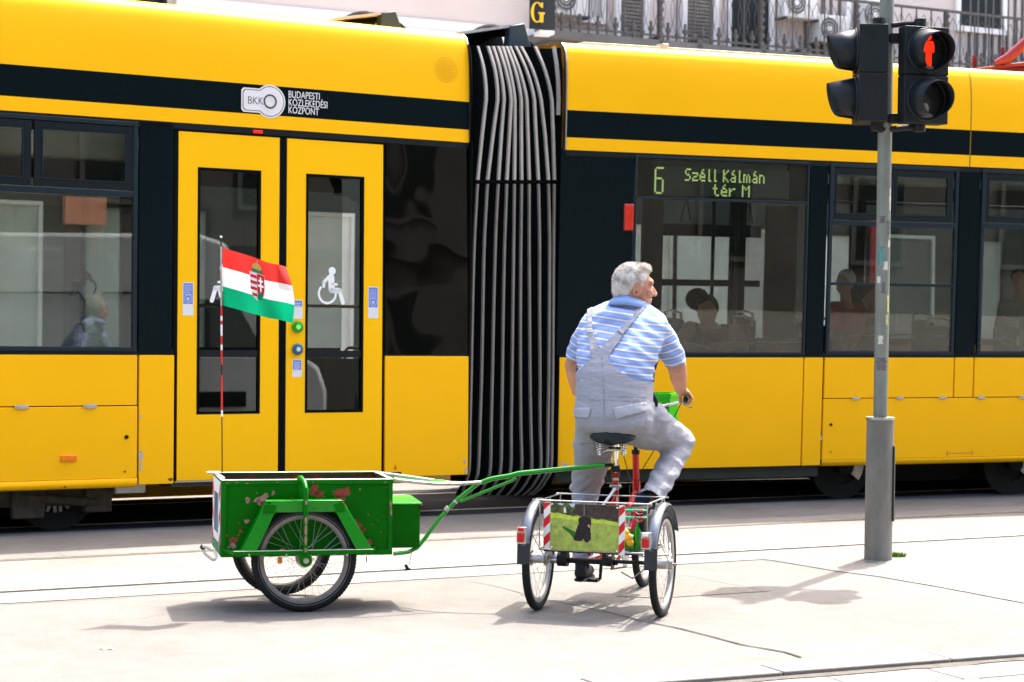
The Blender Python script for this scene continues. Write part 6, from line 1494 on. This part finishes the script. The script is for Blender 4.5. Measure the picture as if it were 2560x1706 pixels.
def hand(gin, gout, wr, inner):
    g = (gout-gin).normalized(); o = (-inner - g*(-inner).dot(g)).normalized(); u = o.cross(g); u = u if u.z > 0 else -u
    def W(t, ang, r): p = gin.lerp(gout, t); return p+(o*math.cos(ang)+u*math.sin(ang))*r
    L_ = (gout-gin).length; base = []
    for k, (ln, r0) in enumerate(((1.0, .0105), (1.06, .0108), (1.0, .0103), (.85, .0092))):
        t = .86-k*.020/L_; kn = W(t, R_(70), .040); p1 = W(t-.01, R_(18), .040*ln**.3); p2 = W(t-.02, R_(-38), .034); p3 = W(t-.02, R_(-95), .030)
        t0 = .12+k*.020/L_; kn = W(t0, R_(66), .041); p1 = W(t0, R_(14), .039); p2 = W(t0+.01, R_(-42), .034); p3 = W(t0+.01, R_(-100+25*(1-ln)), .030)
        body.cap(kn, r0*1.15, p1, r0*1.05); body.cap(p1, r0*1.05, p2, r0); body.cap(p2, r0, p3, r0*.88); base.append(kn); body.cap(wr.lerp(kn, .30), .021, kn, .013)
    th0 = wr.lerp(base[0], .45)+inner*.022; th1 = W(.10, R_(150), .040); th2 = W(.06, R_(205), .034); body.cap(wr.lerp(th0, .4), .018, th0, .0155); body.cap(th0, .015, th1, .0125); body.cap(th1, .0125, th2, .0105)
    body.cap(wr, .034, wr.lerp(base[1], .5), .027)
hand(T(.298, .965, 1.197), T(.322, .860, 1.212), T(.305, .80, 1.265) if False else WRR, -er)
hand(T(-.298, .965, 1.197), T(-.322, .860, 1.212), WRL, er)
vs, fs = remeshed(body, .0052, 3)
bobj = mobj('body', vs, fs, SKIN, man)
# eyes, eyebrows, moustache
EYE = mat('eye_white', (.7, .68, .64), .2); EYD = mat('eye_dark', (.02, .02, .02), .15)
for s_ in (-1, 1):
    mb = MB(); mb.sphere(Hp(.088, s_*.030, .002), .0125*hs, 14, 10); e_ = mb.build('eye', EYE, man); mb = MB(); mb.sphere(Hp(.0955, s_*.031, .002), .0066*hs, 10, 8); mb.build('iris', EYD, e_)
HAIRW = mat('white_hair', (.66, .62, .56), .75, col2=(.22, .20, .185), thr=(.42, .68), vscale=18, bump=.3, bscale=150); HAIR2 = mat('moustache_white', (.68, .63, .58), .8)
mb = MB()
for s_ in (-1, 1): mb.cap(Hp(.106, s_*.004, -.060), .008, Hp(.096, s_*.026, -.066), .005); mb.cap(Hp(.102, s_*.014, .024), .005, Hp(.088, s_*.046, .028), .0035)
vs, fs = remeshed(mb, .003, 1); mobj('moustache', vs, fs, HAIR2, man)
hb = MB(); hb.sphere(Hp(-.018, 0, .020), (.110*hs, .087*hs, .110*hs), 28, 18, Fd, Sd, Hu); hb.sphere(Hp(-.05, 0, -.02), (.074*hs, .072*hs, .078*hs), 20, 14, Fd, Sd, Hu); hb.sphere(Hp(.045, 0, .100), (.040*hs, .05*hs, .028*hs), 16, 10, Fd, Sd, Hu)
hv, hf = remeshed(hb, .006, 3)
HL = [(-.13, -.088), (-.065, -.084), (-.045, -.055), (-.030, .012), (.004, .030), (.014, .000), (.026, .002), (.036, .040), (.058, .066), (.078, .092), (.10, .2)]
def hfield(p):
    d = p-Hc; return d.dot(Hu)/hs-interp(HL, d.dot(Fd)/hs)+.004*noise.noise(p*60)
hv2, hf2 = clip(hv, hf, hfield); hn = normals(hv2, hf2)
hv2 = [v+n*(.002*noise.noise(v*60)+.0012*noise.noise(v*180)) for v, n in zip(hv2, hn)]
hobj = mobj('hair', hv2, hf2, HAIRW, man)
mb = MB(); rnd = random.Random(3)
for k in range(7500):
    i = rnd.randrange(len(hv2)); p = hv2[i]; n = hn[i]; d = (p-Hc); top = d.dot(Hu)/hs > .07; l = rnd.uniform(.006, .013)*(1.5 if top and d.dot(Fd) > 0 else 1)
    dr = (n*(.55 if not top else .7)-Fd*(.35 if not top else -.15)-Hu*(.5 if not top else -.25)+Vector((rnd.uniform(-.4, .4), rnd.uniform(-.4, .4), rnd.uniform(-.4, .4)))).normalized(); sd_ = dr.cross(n); sd_ = sd_.normalized()*.0011 if sd_.length > 1e-4 else Vector((.0009, 0, 0))
    b0 = p-n*.002; mb.add([b0-sd_, b0+sd_, b0+dr*l*.6+sd_*.7, b0+dr*l, b0+dr*l*.6-sd_*.7], [(0, 1, 2, 3, 4)])
mb.build('hair_strands', HAIRW, hobj, smooth=False)

# ---- shirt
sh = MB(); sh.loft(torso_rings(.008, 1035), 28)
hemR = ELR+(ELR-SHR)*-.10; hemL = ELL+(ELL-SHL)*-.22
sh.cap(SHR+Vector((-.02, 0, -.005)), .083, SHR.lerp(hemR, .5), .079); sh.cap(SHR.lerp(hemR, .5), .078, hemR, .073)
sh.cap(SHL+Vector((.02, 0, -.005)), .084, SHL.lerp(hemL, .5), .078); sh.cap(SHL.lerp(hemL, .5), .076, hemL, .070)
sh.sphere(at(1545, 800, 11.84), (.16, .09, .075), 20, 12, er, ef, UP)
sv, sf_ = remeshed(sh, .011, 4)
dR = (hemR-SHR).normalized(); dL = (hemL-SHL).normalized()
def cut(p):      # open sleeve ends and neck hole, bottom
    a = (hemR-dR*.0-p).dot(dR)+.010 if (p-hemR).length < .14 else 1
    b = (hemL-p).dot(dL)+.010 if (p-hemL).length < .13 else 1
    c = 1
    q = p-at(1571, 752, 11.915); 
    if q.length < .14: c = -(q.z+q.dot(ef)*.45)+.004
    return min(a, b, c)
sv, sf_ = clip(sv, sf_, cut); sn = normals(sv, sf_)
def tor_c(p):   # spine point at this height
    z = p.z; best = None
    for (y0, c0, _, _, Y0), (y1, c1_, _, _, Y1) in zip(TORSO, TORSO[1:]):
        a, b = at(c0, y0, Y0), at(c1_, y1, Y1)
        if a.z <= z <= b.z: t = (z-a.z)/(b.z-a.z); return a.lerp(b, t)
    return at(1535, 1085, 11.62) if z < 1 else at(1568, 760, 11.92)
def folds(p, n, amp):
    q = noise.noise(Vector((p.x*7, p.y*7, p.z*24)))+.5*noise.noise(Vector((p.x*16+p.z*10, p.y*16, p.z*38)))
    return p+n*amp*q
def waistf(z): return max(0, min(1, (1.55-z)/.25))*(1 if z > 1.36 else max(0, (z-1.28)/.08))
def shirt_disp(p, n):
    under = max(0, 1-(p-SHR-Vector((-.05, 0, -.12))).length/.16)+max(0, 1-(p-SHL-Vector((.05, 0, -.12))).length/.14)
    q = folds(p-n*(.012 if p.z < 1.30 else 0), n, .0045+.010*waistf(p.z)+.006*under)
    # diagonal pull folds running from the arm pits towards the waist
    r_ = (p-tor_c(p)).dot(er); k = math.sin((p.z*1.0+abs(r_)*.55)*95+r_*6)
    return q+n*(.0022*(1 if p.z > 1.3 else 0)+.003*waistf(p.z))*k*(.4+.6*min(1, abs(r_)/.15))
sv = [shirt_disp(p, n) for p, n in zip(sv, sn)]
def stripe_u(p):
    tr_ = (p-SHR).dot(dR); dr_ = ((p-SHR)-dR*tr_).length; r_ = (p-tor_c(p)).dot(er)
    tl_ = (p-SHL).dot(dL); dl_ = ((p-SHL)-dL*tl_).length
    if tr_ > .015 and dr_ < .11 and r_ > .185: return -tr_*1.0+p.dot(er)*.12
    if tl_ > .03 and dl_ < .10 and r_ < -.195: return -tl_*1.0
    return p.z+.006*math.sin(r_*9)+.10*r_
STM = bpy.data.materials.new('striped_cotton'); STM.use_nodes = True; t = STM.node_tree; b = t.nodes['Principled BSDF']; b.inputs['Roughness'].default_value = .85; b.inputs['Specular IOR Level'].default_value = .2
at_ = t.nodes.new('ShaderNodeAttribute'); at_.attribute_name = 'stripe'; mu = t.nodes.new('ShaderNodeMath'); mu.operation = 'MULTIPLY'; mu.inputs[1].default_value = 1/.0425
fr_ = t.nodes.new('ShaderNodeMath'); fr_.operation = 'FRACT'; rp_ = t.nodes.new('ShaderNodeValToRGB'); rp_.color_ramp.interpolation = 'LINEAR'
els = rp_.color_ramp.elements; SB1 = (.20, .30, .56, 1); SB2 = (.25, .36, .62, 1); WHs = (.64, .60, .60, 1); PKs = (.40, .31, .36, 1)
els[0].position = 0; els[0].color = SB1; els[1].position = 1; els[1].color = SB1
for p_, c_ in ((.30, SB2), (.60, SB1), (.66, PKs), (.70, WHs), (.84, WHs), (.88, PKs), (.92, SB1)): e = els.new(p_); e.color = c_
t.links.new(at_.outputs['Fac'], mu.inputs[0]); t.links.new(mu.outputs[0], fr_.inputs[0]); t.links.new(fr_.outputs[0], rp_.inputs[0]); t.links.new(rp_.outputs[0], b.inputs['Base Color'])
tc = t.nodes.new('ShaderNodeTexCoord'); n2 = t.nodes.new('ShaderNodeTexNoise'); n2.inputs['Scale'].default_value = 30; bu = t.nodes.new('ShaderNodeBump'); bu.inputs['Strength'].default_value = .25; bu.inputs['Distance'].default_value = .01
t.links.new(tc.outputs['Object'], n2.inputs['Vector']); t.links.new(n2.outputs['Fac'], bu.inputs['Height']); t.links.new(bu.outputs[0], b.inputs['Normal'])
so_ = mobj('striped_shirt', sv, sf_, STM, man)
at1 = so_.data.attributes.new('stripe', 'FLOAT', 'POINT'); at1.data.foreach_set('value', [stripe_u(p) for p in sv])
# collar: folded band round the neck
COLM = mat('collar_blue', (.21, .31, .56), .85, bump=.15, bscale=40)
mb = MB(); cc = at(1572, 757, 11.925); vs = []; n = 40
for k in range(n):
    an = 2*math.pi*k/n; back_ = max(0, -math.sin(an)); frt = max(0, math.sin(an))
    d = er*math.cos(an)+ef*math.sin(an)
    if True:
        up_ = UP*(.034*(.4+.6*back_)-.0*frt)-UP*frt*.02
        for rr, h in ((.092, -.0), (.084, .022), (.090, .028), (.112+.010*back_, .004), (.128+.008*back_, -.026)):
            vs.append(cc+d*rr+UP*(h-.030*frt+.002+.010*back_-.020*max(0, math.cos(an))+.0*math.cos(an)))
mb.add(vs, [(k*5+q, ((k+1) % n)*5+q, ((k+1) % n)*5+q+1, k*5+q+1) for k in range(n) for q in range(4)])
co = mb.build('collar', COLM, man, solid=.003, ang=180)
# ---- overalls
ov = MB(); ov.loft(torso_rings(.018, 1095, 750), 28)
ov.sphere(at(1502, 1032, 11.66), (.135, .15, .122), 20, 14, er, ef, UP); ov.sphere(at(1572, 1030, 11.64), (.142, .15, .122), 20, 14, er, ef, UP); ov.sphere(at(1622, 1052, 11.74), (.13, .13, .125), 20, 14, er, ef, UP)
HEMR, HEML = ANR+Vector((.045, .0, .07)), ANL+UP*.035
midR = HIPR.lerp(KNR, .5)+Vector((.01, 0, .018))
ov.cap(HIPR, .132, midR, .126); ov.cap(midR, .126, KNR, .092); ov.cap(KNR, .088, KNR.lerp(HEMR, .5)+Vector((.012, 0, 0)), .078); ov.cap(KNR.lerp(HEMR, .5)+Vector((.012, 0, 0)), .078, HEMR-(KNR-HEMR).normalized()*.03, .071)
ov.cap(HIPL, .132, HIPL.lerp(KNL, .5)+er*.012, .114); ov.cap(HIPL.lerp(KNL, .5)+er*.012, .114, KNL, .094); ov.cap(KNL, .084, KNL.lerp(HEML, .5), .074); ov.cap(KNL.lerp(HEML, .5), .074, HEML-UP*.03, .068)
ov.sphere(HIPL.lerp(KNL, .30)+Vector((-.085, 0, -.01)), (.045, .07, .055), 14, 10)       # side pocket bulge
wv, wf = remeshed(ov, .011, 4)
EDGE = [(1430, 940), (1444, 930), (1478, 896), (1486, 880), (1494, 874), (1502, 876), (1521, 896), (1534, 916), (1562, 938), (1593, 951), (1628, 955), (1720, 955)]
SLl = [(765, 1468), (792, 1468), (826, 1468), (848, 1471), (874, 1475), (890, 1477)]; SLr = [(765, 1480), (792, 1480), (826, 1482), (848, 1489), (874, 1497), (890, 1500)]
SRl = [(765, 1597), (771, 1592), (801, 1569), (831, 1540), (860, 1513), (876, 1498), (890, 1490)]; SRr = [(765, 1612), (773, 1608), (801, 1586), (831, 1562), (860, 1543), (876, 1531), (896, 1520)]
def ovf(p):
    x, y = proj(p); fb = (p-tor_c(p)).dot(ef)
    if p.z < 1.22: s = 1
    elif fb < .02:
        s = (y-interp(EDGE, x))
        if y < 892: s = max(s, min(x-interp(SLl, y), interp(SLr, y)-x), min(x-interp(SRl, y), interp(SRr, y)-x))
    else:
        s = y-900; s = max(s, min(x-1467, 1481-x), min(x-1592, 1608-x))
    # hems and the top
    if (p-HEMR).length < .16: s = min(s, ((p-HEMR).dot((KNR-HEMR).normalized())+.012)*400)
    if (p-HEML).length < .13: s = min(s, (p.z-HEML.z+.012)*400)
    if y < 763: s = -1
    return s
wv, wf = clip(wv, wf, ovf); wn = normals(wv, wf)
def ov_disp(p, n):
    k = 1.; a = .0035
    if p.z < 1.12: a = .0080
    fk = max(0, 1-(p-KNR-Vector((-.04, 0, -.05))).length/.15)+max(0, 1-(p-KNL).length/.22)*.6+max(0, 1-(p-HIPR-Vector((.05, 0, .03))).length/.16)
    q = noise.noise(Vector((p.x*8, p.y*8, p.z*20)))+.6*noise.noise(Vector((p.x*20+p.z*14, p.y*12, p.z*30)))
    f2 = math.sin((p.z*.9-p.x*.55)*85+3*noise.noise(p*5))
    return p+n*(a*q+fk*.009*f2+(.0045*math.sin(p.z*88-p.x*70+5*noise.noise(p*4))*min(1, max(0, (.86-p.z)/.25)) if p.x < .60 else 0)+(.0034*math.sin(p.z*75+p.x*45+4*noise.noise(p*4)) if p.x > .78 and p.z < .88 else 0))
wv = [ov_disp(p, n) for p, n in zip(wv, wn)]
OVM = mat('grey_workwear', (.27, .275, .31), .85, var=.08, vscale=7, bump=.55, bscale=22, stretch=(1, 1, 2.2), spec=.2)
oo = mobj('overalls', wv, wf, OVM, man)
# pocket flaps and seams on the back
def polyf(poly):
    def f(p):
        if (p-tor_c(p)).dot(ef) > .03: return -1
        x, y = proj(p); s = 1e9
        for (x0, y0), (x1, y1) in zip(poly, poly[1:]+poly[:1]):
            dx, dy = x1-x0, y1-y0; s = min(s, (dx*(y-y0)-dy*(x-x0))/math.hypot(dx, dy))
        return s
    return f
OVF = mat('workwear_flap', (.325, .333, .378), .85, bump=.2, bscale=40, spec=.2)
for nm, poly in (('pocket_flap', [(1433, 1021), (1479, 1020), (1472, 1046), (1434, 1043)]), ('pocket_flap', [(1533, 1021), (1613, 1006), (1616, 1028), (1540, 1048)]), ('strap_slider', [(1464, 824), (1484, 823), (1485, 832), (1466, 834)]), ('strap_slider', [(1541, 826), (1547, 820), (1566, 834), (1561, 841)])):
    v_, f_ = clip(wv, wf, polyf(poly)); n_ = normals(v_, f_)
    if len(f_) > 3: mobj(nm, [p+n*.004 for p, n in zip(v_, n_)], f_, OVF, oo, solid=.004)
SEAM = mat('stitched_seam', (.20, .205, .24), .9, spec=.1)
for poly in ([(1504, 892), (1507, 892), (1514, 1070), (1511, 1070)], [(1446, 988), (1630, 994), (1630, 996), (1446, 990)], [(1446, 998), (1632, 1004), (1632, 1006), (1446, 1000)], [(1655, 1035), (1657, 1035), (1706, 1092), (1703, 1093)], [(1690, 1010), (1692, 1010), (1664, 1050), (1661, 1050)],
             [(1439, 1110), (1486, 1106), (1486, 1109), (1439, 1113)], [(1486, 1106), (1489, 1106), (1484, 1200), (1481, 1200)], [(1436, 929), (1480, 891), (1482, 893), (1438, 932)], [(1636, 1236), (1668, 1246), (1667, 1248), (1636, 1239)]):
    v_, f_ = clip(wv, wf, polyf(poly)); n_ = normals(v_, f_)
    if len(f_) > 3: mobj('seam', [p+n*.0025 for p, n in zip(v_, n_)], f_, SEAM, oo)
# tool clip at the waist
p = at(1628, 993, 11.66); mb = MB(); mb.tube([p+Vector((.0, -.02, .03)), p+Vector((.015, -.03, .0)), p+Vector((.03, -.02, -.03)), p+Vector((.034, 0, -.055))], [.012, .016, .013, .005], 8); mb.build('belt_clip', BLKP, oo)
# shoes and socks
SHOE = mat('dark_shoe', (.018, .020, .024), .55, var=.2, vscale=30); SOCK = mat('navy_sock', (.015, .025, .045), .9)
for an, tx in ((ANR, T(.168, .50, .492)), (ANL, T(-.200, .515, .172))):
    heel = an+Vector((0, 0, -.055))-ef*.035; mb = MB(); mb.cap(heel, .040, tx-ef*.02, .040); mb.cap(heel+UP*.02, .036, an-UP*.015, .042); mb.cap(tx-ef*.04, .041, tx+ef*.03, .034)
    v_, f_ = remeshed(mb, .007, 3); zmin = min(v.z for v in v_)+.008; v_ = [Vector((v.x, v.y, max(v.z, zmin))) for v in v_]; s_ = mobj('shoe', v_, f_, SHOE, man)
    mb = MB(); mb.loft([(heel-ef*.038+UP*(zmin-heel.z-.004), er*.030, UP*.010), (heel+UP*(zmin-heel.z-.004), er*.041, UP*.012), (tx+UP*(zmin-tx.z-.004), er*.046, UP*.012), (tx+ef*.055+UP*(zmin-tx.z), er*.03, UP*.009)], 16); mb.build('sole', BLKP, s_)
    mb = MB(); mb.tube([an-UP*.03, an+UP*.05, an+UP*.10], [.044, .043, .045], 18); mb.build('sock', SOCK, man)

# ---------------- passengers inside the tram
def passenger(label, head, hr, shL, shR, hip, cloth_m, hair_m, elbows, hands, bare=False, hat=None, face=Vector((0, -1, 0)), hairc=None):
    t_ = thing('person', label, 'person', hip-UP*.5, 'passengers seated in the tram'); nk = (shL+shR)/2
    b = MB(); b.sphere(head, (hr*.80, hr*.92, hr*1.12), 16, 12); b.sphere(head+face*hr*.85-UP*hr*.15, hr*.20, 8, 6); b.sphere(head+face*hr*.3-UP*hr*.6, hr*.55, 10, 8); b.cap(head-UP*hr*.7, hr*.48, nk, .06); b.cap(nk, .08, hip, .09); b.cap(shL, .05, shR, .05)
    for s, e, h in zip((shL, shR), elbows, hands):
        k_ = 1.45 if bare else 1; b.cap(s, .05*k_, e, .04*k_); b.cap(e, .04*k_, h, .026*k_)
        for k in range(5): d = (h-e).normalized(); q = d.cross(UP).normalized()*(k-2)*.016; b.cap(h, .018, h+d*(.05 if k else .035)+q*.6, .010); b.cap(h+d*.05+q*.6, .010, h+d*.085+q-UP*.015, .008)
    v_, f_ = remeshed(b, .009, 3); mobj('body', v_, f_, SKIN2, t_)
    c = MB(); c.cap((shL+shR)/2-UP*.08, .115, hip, .15); 
    if not bare: c.cap(shL, .065, shR, .065)
    c.cap(shL.lerp(shR, .1 if bare else 0), .065, hip, .1); c.cap(shR.lerp(shL, .25 if bare else 0), .065, hip, .1)
    if not bare:
        for s, e in zip((shL, shR), elbows): c.cap(s, .065, e, .055)
    v_, f_ = remeshed(c, .012, 4); mobj('top', v_, f_, cloth_m, t_)
    h = MB(); hc = head-face*hr*.18+UP*hr*.28; h.sphere(hc, (hr*.90, hr*.95, hr*.98), 16, 12)
    if hat: h.sphere(head+hat, (hr*.95, hr*.85, hr*.9), 14, 10)
    v_, f_ = remeshed(h, .009, 2); v_, f_ = clip(v_, f_, lambda p: -((p-head).dot(face)-hr*.35)+max(0, (p-head).z-hr*.4)); mobj('hair', [p+Vector((noise.noise(p*50), noise.noise(p*50+Vector((9, 0, 0))), 0))*.006 for p in v_], f_, hair_m, t_)
    return t_
RP = lambda x, y, c: RC.P(*RC.L(x, y, c), c)
BLKC = mat('black_top', (.012, .012, .014), .9, var=.2); DKH = mat('dark_hair', (.022, .014, .010), .7, var=.4, vscale=40, bump=.3)
WHH = mat('grey_hair', (.85, .82, .78), .8); REDC = mat('dark_red_jacket', (.42, .02, .04), .85, var=.2); NAV = mat('navy_jacket', (.03, .06, .12), .85, var=.2)
passenger('dark haired woman in a sleeveless black top leaning on her arm behind the display window', RP(1768, 778, -.45), .120, RP(1725, 822, -.48), RP(1838, 828, -.40), RP(1770, 905, -.5), BLKC, DKH, [RP(1690, 870, -.35), RP(1862, 866, -.32)], [RP(1740, 868, -.22), RP(1775, 866, -.25)], True, Vector((-.09, .04, .11)), Vector((-.2, -.95, -.2)).normalized())
passenger('white haired passenger in a dark red jacket behind the tram window', RP(2112, 705, -.45), .10, RP(2085, 770, -.45), RP(2148, 775, -.45), RP(2112, 880, -.45), REDC, WHH, [RP(2078, 830, -.4), RP(2150, 835, -.4)], [RP(2100, 862, -.25), RP(2130, 862, -.25)], False, None, Vector((-.95, -.3, 0)).normalized())
passenger('passenger in a navy jacket sitting behind the red jacket beside the signal pole', RP(2172, 738, -.95), .10, RP(2140, 790, -.95), RP(2205, 795, -.95), RP(2172, 890, -.95), NAV, DKH, [RP(2135, 850, -.9), RP(2210, 850, -.9)], [RP(2150, 875, -.8), RP(2190, 875, -.8)], False, None, Vector((.9, -.4, 0)).normalized())
passenger('passenger in pale clothes at the right edge window of the tram', RP(2548, 700, -.6), .10, RP(2510, 765, -.6), RP(2590, 765, -.6), RP(2550, 880, -.6), mat('pale_shirt', (.35, .36, .38), .85), DKH, [RP(2500, 840, -.5), RP(2600, 840, -.5)], [RP(2525, 868, -.4), RP(2570, 868, -.4)], False, None, Vector((-.3, -.95, 0)).normalized())
